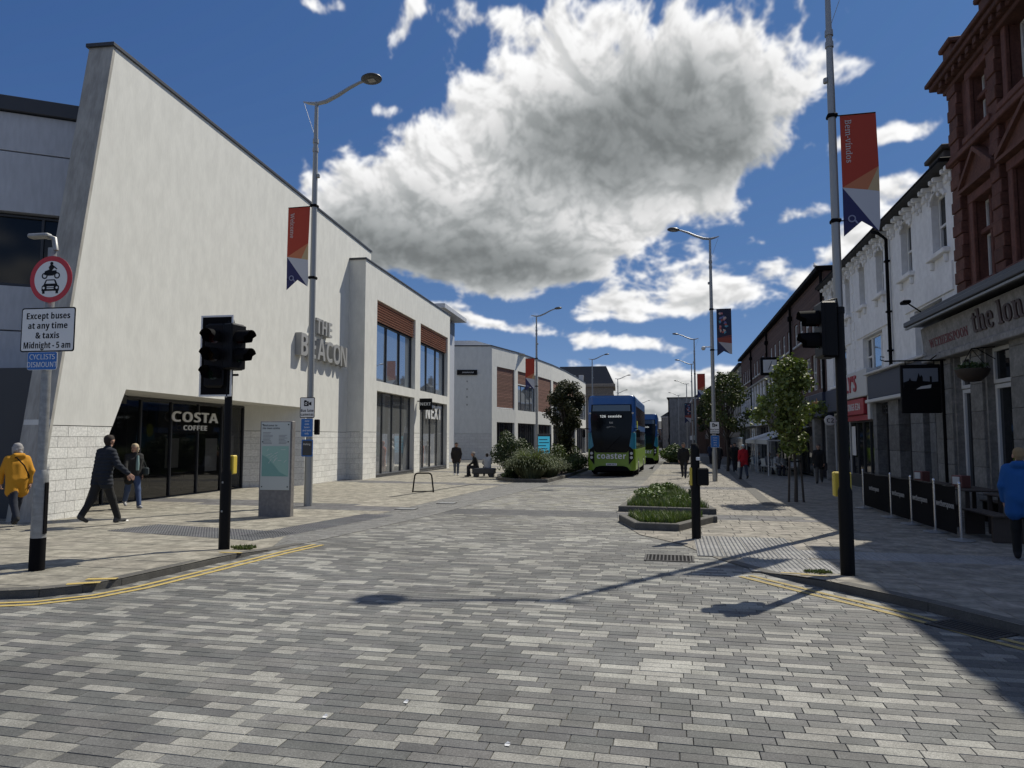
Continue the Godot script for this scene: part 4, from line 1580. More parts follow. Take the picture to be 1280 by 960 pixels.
	var fo := obj("fascia", fas, M.grey_stone, t)
	var cn := MB.new()
	cn.slab(Vector3(-0.25, 4.86, -0.05), Vector3(9.1, 5.0, 0.66), 0.02)
	cn.slab(Vector3(-0.2, 5.0, -0.05), Vector3(9.1, 5.16, 0.5), 0.02)
	obj("fascia_cornice", cn, M.charcoal, t)
	var strip := MB.new()
	strip.slab(Vector3(-0.27, 4.79, 0.55), Vector3(9.1, 4.85, 0.62), 0.008)
	obj("light_strip", strip, M.steel, t)
	var lm := paint(0.13, 0.018, 0.02, 0.5)
	var tm := paint(0.05, 0.028, 0.024, 0.5)
	lettering("fascia_lettering", "WETHERSPOON", 0.23, at(1.75, 4.18, 0.2) * Transform3D(Basis(Vector3.RIGHT, 0.10), Vector3.ZERO), lm, fo, 0.03, 1.0, true, "Droid Serif")
	lettering("fascia_lettering", "the lon", 0.50, at(4.62, 4.17, 0.21) * Transform3D(Basis(Vector3.RIGHT, 0.10), Vector3.ZERO), tm, fo, 0.05, 1.02, true, "Droid Serif")
	var body := MB.new()
	body.slab(Vector3(0.0, -0.6, -10), Vector3(8.98, 5.2, -0.5))
	body.slab(Vector3(2.27, 5.2, -9.9), Vector3(8.98, 11.5, -0.6))
	obj("interior", body, M.interior, t)
	var dp := MB.new()
	dp.rod(Vector3(0.83, -0.3, 0.06), Vector3(0.83, 3.9, 0.06), 0.05)
	obj("downpipe", dp, M.dull_black, t)
	# flood lights on brackets above the fascia
	for u in [0.5]:
		var fl := MB.new()
		fl.rod(Vector3(u, 5.1, 0.3), Vector3(u, 5.45, 0.75), 0.02)
		fl.box(Vector3(0.34, 0.09, 0.2), Vector3(u, 5.47, 0.8), 0.02)
		obj("flood_light", fl, M.dull_black, t)
	# hanging sign on its own bracket
	var h := thing("hanging_pub_sign", "black framed hanging pub sign with skyline picture on an iron bracket", "pub sign", Transform3D(Basis.IDENTITY, Vector3(6.5, 0, -20.9)))
	var br := MB.new()
	br.rod(Vector3(0.72, 3.78, 0), Vector3(-0.85, 3.78, 0), 0.02)
	for x in [-0.35, 0.35]:
		br.rod(Vector3(x, 3.78, 0), Vector3(x, 3.66, 0), 0.012)
	br.rod(Vector3(0.72, 4.15, 0), Vector3(0.25, 3.78, 0), 0.014)
	br.tube([Vector3(-0.85, 3.78, 0), Vector3(-0.96, 3.82, 0), Vector3(-0.95, 3.91, 0), Vector3(-0.86, 3.89, 0)], 0.014, 6)
	br.slab(Vector3(0.64, 3.6, -0.03), Vector3(0.7, 4.6, 0.03))
	obj("bracket", br, M.dull_black, h)
	var bd := MB.new()
	bd.box(Vector3(0.98, 1.30, 0.09), Vector3(0, 3.02, 0), 0.02)
	obj("board", bd, M.black, h)
	var shrink := Transform3D(Basis.from_scale(Vector3(0.78, 0.78, 1)), Vector3(0, 0.54, 0))
	var sk := MB.new()
	sk.T = shrink
	sk.slab(Vector3(-0.54, 3.2, 0.045), Vector3(0.54, 3.88, 0.05))
	obj("picture", sk, paint(0.16, 0.18, 0.21, 0.4), h)
	var sil := MB.new()
	sil.T = shrink
	sil.prism(V2([-0.54, 3.2, 0.54, 3.2, 0.54, 3.42, 0.34, 3.4, 0.34, 3.6, 0.28, 3.6, 0.28, 3.42, 0.06, 3.44, 0.06, 3.58, 0.02, 3.66, -0.02, 3.58, -0.06, 3.72, -0.1, 3.58, -0.14, 3.44, -0.3, 3.46, -0.34, 3.56, -0.38, 3.46, -0.54, 3.4]), 0.05, 0.056)
	obj("picture_silhouette", sil, M.black, h)
	var wv := MB.new()
	wv.T = shrink
	wv.prism(V2([-0.16, 3.16, 0.3, 3.2, 0.32, 3.32, 0.0, 3.26]), 0.056, 0.06)
	obj("picture_quay", wv, M.off_white, h)
	# hanging basket
	var hb := thing("hanging_basket", "dark hanging flower basket on a bracket against the pub front", "flower basket", Transform3D(Basis.IDENTITY, Vector3(6.72, 0, -18.1)))
	var k1 := MB.new()
	k1.lathe([Vector2(0.0, 2.98), Vector2(0.16, 3.0), Vector2(0.3, 3.12), Vector2(0.36, 3.27), Vector2(0.34, 3.28), Vector2(0.0, 3.26)], Vector3.ZERO, 16)
	obj("basket", k1, M.dark_wood, hb)
	var ch := MB.new()
	for a in 3:
		ch.rod(Vector3(cos(a * 2.1) * 0.34, 3.27, sin(a * 2.1) * 0.34), Vector3(0, 3.75, 0), 0.008, 5)
	ch.rod(Vector3(0, 3.75, 0), Vector3(0.48, 3.78, 0), 0.015, 6)
	ch.rod(Vector3(0.1, 3.76, 0), Vector3(0.48, 3.5, 0), 0.01, 6)
	obj("chain", ch, M.dull_black, hb)
	leaves(hb, "foliage", Vector3(0, 3.33, 0), Vector3(0.34, 0.14, 0.34), 220, 0.06, Color(0.05, 0.085, 0.03), 31)


func white_terrace() -> void:
	var z0 := -36.0
	var T := frame(Vector3(7.2, 0, z0), Vector3(0, 0, 1))
	var t := thing("white_terrace", "white stucco terrace with bracketed eaves, black downpipe and dark shopfronts", "building", T)
	var up := [[1.55, 2.35], [4.15, 4.9], [6.4, 7.2], [8.75, 9.65], [11.6, 12.6], [14.35, 15.4]]
	var lo := [[1.4, 4.0], [6.6, 9.2], [12.6, 14.85]]
	var holes := []
	for q in up:
		holes.append(R(q[0], 6.75, q[1], 8.42))
	for q in lo:
		holes.append(R(q[0], 4.02, q[1], 5.5))
	var w := MB.new()
	w.holed(0, 16.25, 4.3 - 0.4, 8.8, holes, 0.32)
	w.slab(Vector3(0, 3.9, -9), Vector3(0.2, 8.8, -0.01))
	for q in up:
		arch_fill(w, q[0], q[1], 8.2, 8.42, -0.3, -0.002)
	obj("wall", w, M.stucco, t)
	var roof := MB.new()
	roof.prism(V2([0.42, 8.78, -4.6, 11.2, -9.2, 8.78]), 0, 16.2)
	roof.v = PackedVector3Array(Array(roof.v).map(func(p): return Vector3(p.z, p.y, p.x)))
	roof.n = PackedVector3Array(Array(roof.n).map(func(p): return -Vector3(p.z, p.y, p.x)))
	obj("roof", roof, M.slate, t)
	var gut := MB.new()
	gut.slab(Vector3(-0.1, 8.80, 0.0), Vector3(16.25, 8.91, 0.40), 0.03)
	obj("gutter", gut, M.dull_black, t)
	# brackets under the eaves, in pairs, each a scrolled block
	var u := 0.35
	while u < 16.1:
		for d in [0.0, 0.26]:
			var b := MB.new()
			b.slab(Vector3(u + d, 8.57, -0.01), Vector3(u + d + 0.11, 8.70, 0.26), 0.02)
			b.slab(Vector3(u + d + 0.01, 8.38, -0.01), Vector3(u + d + 0.10, 8.57, 0.15), 0.03)
			b.slab(Vector3(u + d + 0.015, 8.25, -0.01), Vector3(u + d + 0.095, 8.38, 0.08), 0.025)
			obj("eaves_bracket", b, M.stucco, t)
		var s := MB.new()
		s.slab(Vector3(u + 0.45, 8.44, -0.01), Vector3(u + 0.78, 8.62, 0.05), 0.02)
		obj("frieze_panel", s, M.stucco, t)
		u += 0.86
	for q in up:
		sash(t, R(q[0] + 0.06, 6.75, q[1] - 0.06, 8.38), -0.17, M.frame_white, M.glass, 0.48)
		var s := MB.new()
		s.slab(Vector3(q[0] - 0.18, 6.6, -0.02), Vector3(q[1] + 0.18, 6.74, 0.16), 0.02)
		for x in [q[0] - 0.06, q[1] - 0.06]:
			s.slab(Vector3(x, 6.36, -0.02), Vector3(x + 0.12, 6.6, 0.1), 0.03)
		obj("sill", s, M.stucco, t)
		var hd := MB.new()
		var n := 8
		for k in n:
			var a0 := PI * (0.12 + 0.76 * k / n)
			var a1 := PI * (0.12 + 0.76 * (k + 1) / n)
			var c := Vector2((q[0] + q[1]) / 2, 8.0)
			var hw: float = (q[1] - q[0]) / 2
			var p := PackedVector2Array()
			for e in [[a0, 1.04], [a0, 1.28], [a1, 1.28], [a1, 1.04]]:
				p.append(c + Vector2(-cos(e[0]) * hw * e[1], sin(e[0]) * 0.42 * e[1]))
			hd.prism(p, -0.02, 0.05)
		obj("arched_hood", hd, M.stucco, t)
	for q in lo:
		var a: float = q[0]
		var b: float = q[1]
		var l := b - a
		sash(t, R(a + 0.03, 4.05, a + l * 0.27, 5.48), -0.15, M.frame_white, M.glass)
		sash(t, R(a + l * 0.27 + 0.02, 4.05, a + l * 0.73, 5.48), -0.15, M.frame_white, M.glass_mirror, 0.02)
		sash(t, R(a + l * 0.73 + 0.02, 4.05, b - 0.03, 5.48), -0.15, M.frame_white, M.glass)
		var s := MB.new()
		s.slab(Vector3(a - 0.15, 3.9, -0.02), Vector3(b + 0.15, 4.02, 0.14), 0.02)
		obj("sill", s, M.stucco, t)
		var band := MB.new()
		band.slab(Vector3(a - 0.75, 5.55, -0.02), Vector3(b + 0.9, 6.32, 0.05), 0.015)
		obj("raised_band", band, M.stucco, t)
	for k in 12:
		var b := MB.new()
		b.slab(Vector3(5.15, 4.1 + k * 0.38, -0.01), Vector3(5.15 + (0.34 if k % 2 else 0.22), 4.1 + k * 0.38 + 0.34, 0.03), 0.01)
		obj("quoin", b, M.stucco, t)
	var dp := MB.new()
	dp.tube([Vector3(10.05, 8.72, 0.42), Vector3(10.3, 8.6, 0.3), Vector3(10.42, 8.35, 0.1), Vector3(10.42, 4.0, 0.1)], 0.055, 8)
	for v in [7.6, 5.9, 4.6]:
		dp.box(Vector3(0.18, 0.06, 0.16), Vector3(10.42, v, 0.1), 0.01)
	obj("downpipe", dp, M.dull_black, t)
	# chimney
	var cm := MB.new()
	cm.col = Color(0.09, 0.075, 0.065)
	cm.slab(Vector3(11.6, 8.6, -2.2), Vector3(12.9, 10.35, -0.9), 0.03)
	cm.slab(Vector3(11.5, 10.35, -2.3), Vector3(13.0, 10.5, -0.8), 0.03)
	obj("chimney", cm, M.brick_brown, t)
	# shopfronts: closed bar with a slate blue fascia, then the red shop
	var stone := Color(0.20, 0.20, 0.195)
	for q in [[7.7, 8.15], [9.6, 10.7], [11.9, 13.0], [13.55, 14.0]]:
		var v := -0.4
		while v < 2.95:
			var b := MB.new()
			b.col = stone * rng.randf_range(0.82, 1.15)
			b.slab(Vector3(q[0], v, -0.5), Vector3(q[1], minf(v + 0.85, 2.98) - 0.008, 0.02), 0.008)
			obj("stone_slab", b, M.grey_stone, t)
			v += 0.85
	for q in [[8.15, 9.6], [10.7, 11.9], [13.0, 13.55]]:
		glazing(t, "shop_window", R(q[0], 0.3, q[1], 2.95), -0.3, 1 if q[1] - q[0] < 1.3 else 2, 1, 0.06, 0.1, M.charcoal, M.glass)
		var st := MB.new()
		st.slab(Vector3(q[0], -0.5, -0.45), Vector3(q[1], 0.3, -0.25), 0.01)
		obj("stall_riser", st, M.dark_wood, t)
	var fb := MB.new()
	fb.slab(Vector3(7.7, 3.12, -0.3), Vector3(14.0, 3.98, 0.16), 0.02)
	obj("fascia", fb, M.fascia_blue, t)
	var fw := MB.new()
	fw.slab(Vector3(7.65, 2.98, -0.3), Vector3(14.05, 3.1, 0.26), 0.02)
	fw.slab(Vector3(7.65, 3.99, -0.3), Vector3(14.05, 4.07, 0.30), 0.02)
	obj("fascia_strip", fw, M.off_white, t)
	lettering("fascia_lettering", "IEEI", 0.34, at(8.5, 2.58, -0.2), M.charcoal, t, 0.03)
	var rf := MB.new()
	rf.slab(Vector3(3.4, 3.28, -0.3), Vector3(7.62, 4.3, 0.18), 0.02)
	rf.slab(Vector3(7.3, 2.4, -0.3), Vector3(7.62, 3.28, 0.10), 0.02)
	obj("red_shop_fascia", rf, M.off_white, t)
	lettering("fascia_lettering", "LY'S", 0.62, at(5.35, 3.52, 0.2), M.shop_red, t, 0.04, 1.1)
	var rp := MB.new()
	rp.slab(Vector3(3.4, 2.62, -0.3), Vector3(6.9, 3.24, 0.14), 0.02)
	obj("red_panel", rp, M.shop_red, t)
	lettering("fascia_lettering", "THINGS E24", 0.26, at(5.2, 2.8, 0.145), M.off_white, t, 0.01, 1.2)
	glazing(t, "shop_window", R(3.4, 0.2, 7.3, 2.4), -0.2, 4, 1, 0.06, 0.1, M.charcoal, M.glass)
	var rs := MB.new()
	rs.slab(Vector3(3.4, 2.4, -0.3), Vector3(7.3, 2.6, 0.02))
	obj("red_head", rs, M.shop_red, t)
	var kick := MB.new()
	kick.slab(Vector3(3.4, -0.5, -0.3), Vector3(7.3, 0.2, -0.12))
	obj("stall_riser", kick, M.charcoal, t)
	var ps := MB.new()
	ps.slab(Vector3(3.6, 1.0, -0.19), Vector3(4.2, 2.2, -0.18))
	obj("poster", ps, M.sign_white, t)
	var wf := MB.new()
	wf.slab(Vector3(0.1, 2.9, -0.3), Vector3(3.3, 3.9, 0.12), 0.02)
	obj("end_fascia", wf, M.fascia_navy, t)
	glazing(t, "shop_window", R(0.3, -0.2, 3.2, 2.85), -0.2, 3, 1, 0.07, 0.1, M.off_white, M.glass)
	var body := MB.new()
	body.slab(Vector3(0.21, -0.6, -9), Vector3(16.2, 8.7, -0.55))
	obj("interior", body, M.interior, t)


func brick_row() -> void:
	var z0 := -77.5
	var T := frame(Vector3(7.2, 0, z0), Vector3(0, 0, 1))
	var t := thing("brick_terrace", "long dark brick terrace with white upper windows and shops below", "building", T)
	var brown := Color(0.165, 0.098, 0.076)
	var secs := [[0.2, 10.1], [10.1, 21.1], [21.1, 32.2], [32.2, 41.4]]
	var holes := []
	var firsts := []
	for k in 4:
		var a: float = secs[k][0]
		var l: float = secs[k][1] - a
		for i in 5:
			var c := a + l * (0.13 + 0.185 * i)
			holes.append(R(c - 0.55, 7.05, c + 0.55, 8.35))
			firsts.append(R(c - 0.62, 4.15, c + 0.62, 6.0))
	var w := MB.new()
	w.col = brown
	w.holed(0, 41.5, 6.35, 9.7, holes, 0.2)
	w.slab(Vector3(0, 6.35, -8), Vector3(0.3, 9.7, -0.01))
	w.slab(Vector3(41.2, 3.6, -8), Vector3(41.5, 9.7, -0.01))
	obj("upper_wall", w, M.brick_brown, t)
	# courses that read at this distance: the nearest section only, as raking strips of brick
	var cs := MB.new()
	var v := 6.4
	while v < 9.6:
		cs.col = brown * rng.randf_range(0.75, 1.3)
		if v > 8.4 or v < 6.95:
			cs.slab(Vector3(0.0, v, -0.01), Vector3(41.5, v + 0.063, 0.008))
		v += 0.15
	obj("brick_courses", cs, M.brick_brown, t).set_meta("kind", "stuff")
	var w2 := MB.new()
	w2.col = Color(0.42, 0.40, 0.35)
	w2.holed(0, 32.2, 3.9, 6.35, firsts.slice(0, 15), 0.3)
	obj("first_floor_wall", w2, M.plaster, t)
	var w3 := MB.new()
	w3.col = brown * 1.1
	w3.holed(32.2, 41.5, 3.9, 6.35, firsts.slice(15), 0.25)
	obj("first_floor_brick", w3, M.brick_brown, t)
	for r in holes:
		var r2: Rect2 = r
		sash(t, R(r2.position.x + 0.02, r2.position.y + 0.02, r2.end.x - 0.02, r2.end.y - 0.02), -0.07, M.frame_white, M.glass_mirror if rng.randf() < 0.5 else M.glass)
		var s := MB.new()
		s.slab(Vector3(r2.position.x - 0.1, r2.position.y - 0.1, -0.02), Vector3(r2.end.x + 0.1, r2.position.y, 0.1), 0.01)
		obj("sill", s, M.off_white, t)
	for r in firsts:
		glazing(t, "window", r, -0.1, 2, 2, 0.08, 0.1, M.frame_white, M.glass_mirror if rng.randf() < 0.3 else M.glass)
	var cap := MB.new()
	cap.slab(Vector3(-0.1, 9.7, -0.5), Vector3(41.6, 9.95, 0.35), 0.03)
	obj("eaves", cap, M.dull_black, t)
	var rf := MB.new()
	rf.slab(Vector3(0, 9.6, -8), Vector3(41.5, 9.75, -0.4))
	obj("roof", rf, M.slate, t)
	var pl := MB.new()
	for k in 4:
		for i in 6:
			var c: float = secs[k][0] + (secs[k][1] - secs[k][0]) * (0.035 + 0.185 * i)
			if k < 3:
				pl.slab(Vector3(c - 0.16, 3.95, -0.02), Vector3(c + 0.16, 6.3, 0.12), 0.02)
	pl.col = Color(0.46, 0.44, 0.39)
	pl.slab(Vector3(0, 6.25, -0.02), Vector3(32.2, 6.42, 0.2), 0.02)
	obj("pilaster", pl, M.plaster, t)
	for u in [10.1, 21.1, 32.2, 41.4]:
		var dp := MB.new()
		dp.rod(Vector3(u, 3.9, 0.12), Vector3(u, 9.7, 0.12), 0.07)
		dp.box(Vector3(0.3, 0.3, 0.24), Vector3(u, 8.9, 0.14), 0.03)
		obj("downpipe", dp, M.dull_black, t)
	# ground floor shops
	var body := MB.new()
	body.slab(Vector3(0.3, -1.2, -8), Vector3(41.2, 9.5, -0.6))
	obj("interior", body, M.interior, t)
	var shops := [[0.2, 13.0, "white"], [13.0, 20.8, "stone"], [21.3, 32.0, "cafe"], [32.4, 38.2, "dark"], [38.2, 41.4, "navy"]]
	for s in shops:
		var a: float = s[0]
		var b: float = s[1]
		var f := MB.new()
		f.slab(Vector3(a, 2.75, -0.4), Vector3(b, 3.9, 0.22 if s[2] != "white" else 0.55), 0.03)
		var fm: Material = {"white": M.off_white, "stone": M.plaster, "cafe": M.dark_wood, "dark": M.charcoal, "navy": M.fascia_navy}[s[2]]
		obj("fascia", f, fm, t)
		var n := int((b - a) / 1.6)
		glazing(t, "shop_window", R(a + 0.3, -0.3, b - 0.3, 2.7), -0.25, n, 1, 0.08, 0.1, M.off_white if s[2] == "white" else M.charcoal, M.glass)
		for x in [a, b - 0.28]:
			var p := MB.new()
			p.col = Color(0.32, 0.31, 0.29)
			p.slab(Vector3(x, -1.0, -0.4), Vector3(x + 0.28, 2.74, 0.08), 0.02)
			obj("shop_pier", p, M.plaster, t)
		var sr := MB.new()
		sr.slab(Vector3(a + 0.29, -1.2, -0.4), Vector3(b - 0.29, -0.3, -0.1))
		obj("stall_riser", sr, M.dull_black, t)
	# a black tick on the white shop's box fascia
	var tick := MB.new()
	tick.prism(V2([7.6, 3.2, 8.2, 2.98, 10.6, 3.7, 8.3, 3.25, 7.8, 3.5]), 0.55, 0.57)
	obj("fascia_tick", tick, M.black, t)
	lettering("fascia_lettering", "made", 0.42, at(39.7, 3.2, 0.225), M.gold, t, 0.03, 1.1)
	# round white sign on the navy shop
	var so := thing("round_shop_sign", "small round white shop sign projecting beside the right signal pole", "shop sign", Transform3D(Basis.IDENTITY, Vector3(6.5, 2.45, -32.2)))
	var disc := MB.new()
	disc.T = Transform3D(Basis(Vector3.RIGHT, PI / 2), Vector3.ZERO)
	disc.lathe([Vector2(0, -0.05), Vector2(0.2, -0.05), Vector2(0.225, 0.0), Vector2(0.2, 0.05), Vector2(0, 0.05)], Vector3.ZERO, 20)
	disc.T = Transform3D.IDENTITY
	disc.rod(Vector3(0.2, 0, 0), Vector3(0.7, 0, 0), 0.02)
	var od := obj("disc", disc, M.off_white, so)
	lettering("sign_lettering", "C2", 0.18, at(0, -0.09, 0.052), M.charcoal, od, 0.008)
	# square projecting clock
	var ck := thing("projecting_clock", "square black framed clock projecting high on the brick terrace", "clock", Transform3D(Basis.IDENTITY, Vector3(6.45, 6.5, -50.0)))
	var cf := MB.new()
	cf.box(Vector3(1.22, 1.22, 0.34), Vector3.ZERO, 0.05)
	cf.rod(Vector3(0.5, 0, 0), Vector3(0.78, 0, 0), 0.08)
	obj("case", cf, M.black, ck)
	var face := MB.new()
	face.box(Vector3(0.86, 0.86, 0.02), Vector3(0, 0, 0.175), 0.01)
	var fc := obj("face", face, M.sign_white, ck)
	var hn := MB.new()
	for q in [[0.34, -0.35, 0.03], [0.26, 2.75, 0.04]]:
		hn.T = Transform3D(Basis(Vector3(0, 0, 1), q[1]), Vector3(0, 0, 0.19))
		hn.slab(Vector3(-q[2] / 2, -0.05, 0), Vector3(q[2] / 2, q[0], 0.008))
	obj("hand", hn, M.black, fc)
	# awnings and the cafe's pavement furniture
	awning(-52.0, -46.4, "pale sloping cafe awning nearer the red jacketed pedestrian")
	awning(-45.6, -40.6, "cafe awning behind the young staked tree")


func awning(z1: float, z2: float, label: String) -> void:
	var t := thing("cafe_awning", label, "awning", Transform3D(Basis.IDENTITY, Vector3(0, 0, 0)), "awnings over the cafe front")
	var c := MB.new()
	var a := Vector3(7.15, 2.35, 0)
	var b := Vector3(5.0, 1.62, 0)
	var zz := [z1, z2]
	c.quad(Vector3(b.x, b.y, z2), Vector3(a.x, a.y, z2), Vector3(a.x, a.y, z1), Vector3(b.x, b.y, z1))
	c.quad(Vector3(b.x, b.y - 0.04, z1), Vector3(a.x, a.y - 0.04, z1), Vector3(a.x, a.y - 0.04, z2), Vector3(b.x, b.y - 0.04, z2))
	obj("canopy", c, M.off_white, t)
	var v := MB.new()
	v.slab(Vector3(b.x - 0.02, b.y - 0.24, z1), Vector3(b.x + 0.0, b.y + 0.0, z2))
	obj("valance", v, M.off_white, t)
	var p := MB.new()
	for z in zz:
		p.rod(Vector3(5.05, gy(z) + 0.0, z + (0.05 if z == z1 else -0.05)), Vector3(5.05, b.y, z + (0.05 if z == z1 else -0.05)), 0.04)
		p.rod(Vector3(7.15, 1.6, z), Vector3(5.05, b.y - 0.05, z), 0.025)
	obj("frame", p, M.off_white, t)


# plain terraces farther up the street, with every window built
func far_block(called: String, label: String, x: float, z: float, turn: float, long: float, high: float, deep: float, tint: Color, floors: int, bays: int, m: Material, roof: String, glass: Material) -> void:
	var t := thing(called, label, "building", Transform3D(Basis(Vector3.UP, deg_to_rad(turn)) * frame(Vector3.ZERO, Vector3(0, 0, 1)).basis, Vector3(x, gy(z), z)))
	var holes := []
	var fh := (high - 3.9) / floors
	for f in floors:
		for k in bays:
			var c := long * (k + 0.5) / bays
			var ww := minf(1.3, long / bays * 0.5)
			holes.append(R(c - ww / 2, 3.9 + f * fh + fh * 0.2, c + ww / 2, 3.9 + f * fh + fh * 0.8))
	var w := MB.new()
	w.col = tint
	w.holed(0, long, -0.5, high, holes, 0.25)
	w.slab(Vector3(0, -0.5, -deep), Vector3(long, high, -0.3))
	obj("wall", w, m, t)
	for r in holes:
		glazing(t, "window", r, -0.1, 1, 2, 0.09, 0.08, M.frame_white, glass)
	var f := MB.new()
	f.slab(Vector3(0.2, 2.7, -0.2), Vector3(long - 0.2, 3.6, 0.2), 0.02)
	obj("fascia", f, M.charcoal if bays % 2 else M.off_white, t)
	var s := MB.new()
	s.slab(Vector3(0.4, -0.5, -0.1), Vector3(long - 0.4, 2.65, 0.02))
	obj("shopfront", s, M.glass, t)
	var c := MB.new()
	c.slab(Vector3(-0.1, high, -deep), Vector3(long + 0.1, high + 0.25, 0.3), 0.02)
	obj("cornice", c, M.slate if roof == "flat" else M.plaster, t)
	if roof == "pitched":
		var rf := MB.new()
		var r0 := [Vector3(-0.2, high + 0.2, 0.3), Vector3(long + 0.2, high + 0.2, 0.3), Vector3(long + 0.2, high + 3.6, -deep / 2), Vector3(-0.2, high + 3.6, -deep / 2), Vector3(-0.2, high + 0.2, -deep), Vector3(long + 0.2, high + 0.2, -deep)]
		rf.quad(r0[0], r0[1], r0[2], r0[3])
		rf.quad(r0[5], r0[4], r0[3], r0[2])
		rf.tri(r0[1], r0[5], r0[2])
		rf.tri(r0[4], r0[0], r0[3])
		obj("roof", rf, M.slate, t)
		var ch := MB.new()
		ch.col = Color(0.12, 0.09, 0.075)
		for k in 2:
			ch.slab(Vector3(long * (0.12 + 0.7 * k), high + 2.2, -deep / 2 - 0.5), Vector3(long * (0.12 + 0.7 * k) + 1.2, high + 4.9, -deep / 2 + 0.4))
			for j in 3:
				ch.rod(Vector3(long * (0.12 + 0.7 * k) + 0.2 + j * 0.4, high + 4.9, -deep / 2), Vector3(long * (0.12 + 0.7 * k) + 0.2 + j * 0.4, high + 5.4, -deep / 2), 0.13, 6)
		obj("chimney", ch, M.brick_brown, t)


func far_street() -> void:
	far_block("pale_terrace", "pale plastered terrace beyond the dark brick row", 7.2, -104.5, 0, 26.7, 10.2, 9, Color(0.36, 0.34, 0.30), 2, 9, M.plaster, "flat", M.glass)
	far_block("gabled_terrace", "brown gabled terrace with chimney stacks farther up the street", 6.2, -138, 0, 32.0, 9.6, 10, Color(0.21, 0.13, 0.10), 2, 9, M.brick_brown, "pitched", M.glass)
	far_block("slate_terrace", "slate roofed brown terrace behind the farthest banners", 4.2, -169, 0, 29.0, 10.6, 10, Color(0.19, 0.12, 0.09), 2, 8, M.brick_brown, "pitched", M.glass)
	far_block("office_block", "flat grey office block closing the right side of the street", 0.9, -236, -1.5, 64.0, 13.0, 10, Color(0.30, 0.30, 0.29), 3, 15, M.plaster, "flat", M.glass)
	far_block("distant_terrace", "small pale terrace at the far end of the street", -1.5, -300, -3, 40.0, 11.6, 10, Color(0.33, 0.30, 0.26), 2, 9, M.plaster, "pitched", M.glass)
	far_block("distant_shops", "tiny brick shops where the street bends out of sight", -14, -330, 86, 14.0, 8.6, 9, Color(0.2, 0.13, 0.1), 2, 5, M.brick_brown, "pitched", M.glass)
	# the left side beyond the arcade, mostly behind the buses
	far_block("chapel_terrace", "brown terrace across the street behind the two buses", -13.5, -172, 180, 36.0, 8.2, 10, Color(0.2, 0.14, 0.11), 2, 9, M.brick_brown, "pitched", M.glass)
	far_block("grey_terrace", "grey terrace farther along behind the buses", -13.0, -214, 180, 60.0, 8.6, 10, Color(0.3, 0.29, 0.27), 2, 14, M.plaster, "pitched", M.glass)


# ---------------------------------------------------------------- street furniture
func ring(b: MB, c: Vector2, r0: float, r1: float, z0: float, z1: float, seg := 24) -> void:
	for k in seg:
		var a := TAU * k / seg
		var e := TAU * (k + 1) / seg
		var p := [c + Vector2(cos(a), sin(a)) * r0, c + Vector2(cos(a), sin(a)) * r1, c + Vector2(cos(e), sin(e)) * r1, c + Vector2(cos(e), sin(e)) * r0]
		b.quad(Vector3(p[0].x, p[0].y, z1), Vector3(p[1].x, p[1].y, z1), Vector3(p[2].x, p[2].y, z1), Vector3(p[3].x, p[3].y, z1))
		b.quad(Vector3(p[1].x, p[1].y, z0), Vector3(p[2].x, p[2].y, z0), Vector3(p[2].x, p[2].y, z1), Vector3(p[1].x, p[1].y, z1))


func disc(b: MB, c: Vector2, r: float, z0: float, z1: float, seg := 24) -> void:
	var p := PackedVector2Array()
	for k in seg:
		p.append(c + Vector2(cos(TAU * k / seg), sin(TAU * k / seg)) * r)
	b.prism(p, z0, z1)


func plate(w: float, h: float, z0: float, z1: float, c: Vector2, r := 0.03) -> PackedVector2Array:
	var p := PackedVector2Array()
	for q in [[1, 1, 0.0], [-1, 1, 0.25], [-1, -1, 0.5], [1, -1, 0.75]]:
		for k in 4:
			var a: float = TAU * (q[2] + 0.25 * k / 3.0)
			p.append(c + Vector2(q[0] * (w / 2 - r), q[1] * (h / 2 - r)) + Vector2(cos(a), sin(a)) * r)
	return p


func sign_plate(parent: Node3D, called: String, w: float, h: float, T: Transform3D, face: Material, edge: Material, rim := 0.014) -> MeshInstance3D:
	var b := MB.new()
	b.T = T
	b.prism(plate(w, h, 0, 0, Vector2.ZERO), -0.004, 0.0)
	var o := obj(called, b, edge, parent)
	var f := MB.new()
	f.T = T
	f.prism(plate(w - rim * 2, h - rim * 2, 0, 0, Vector2.ZERO, 0.024), 0.0, 0.003)
	obj("sign_face", f, face, o)
	return o


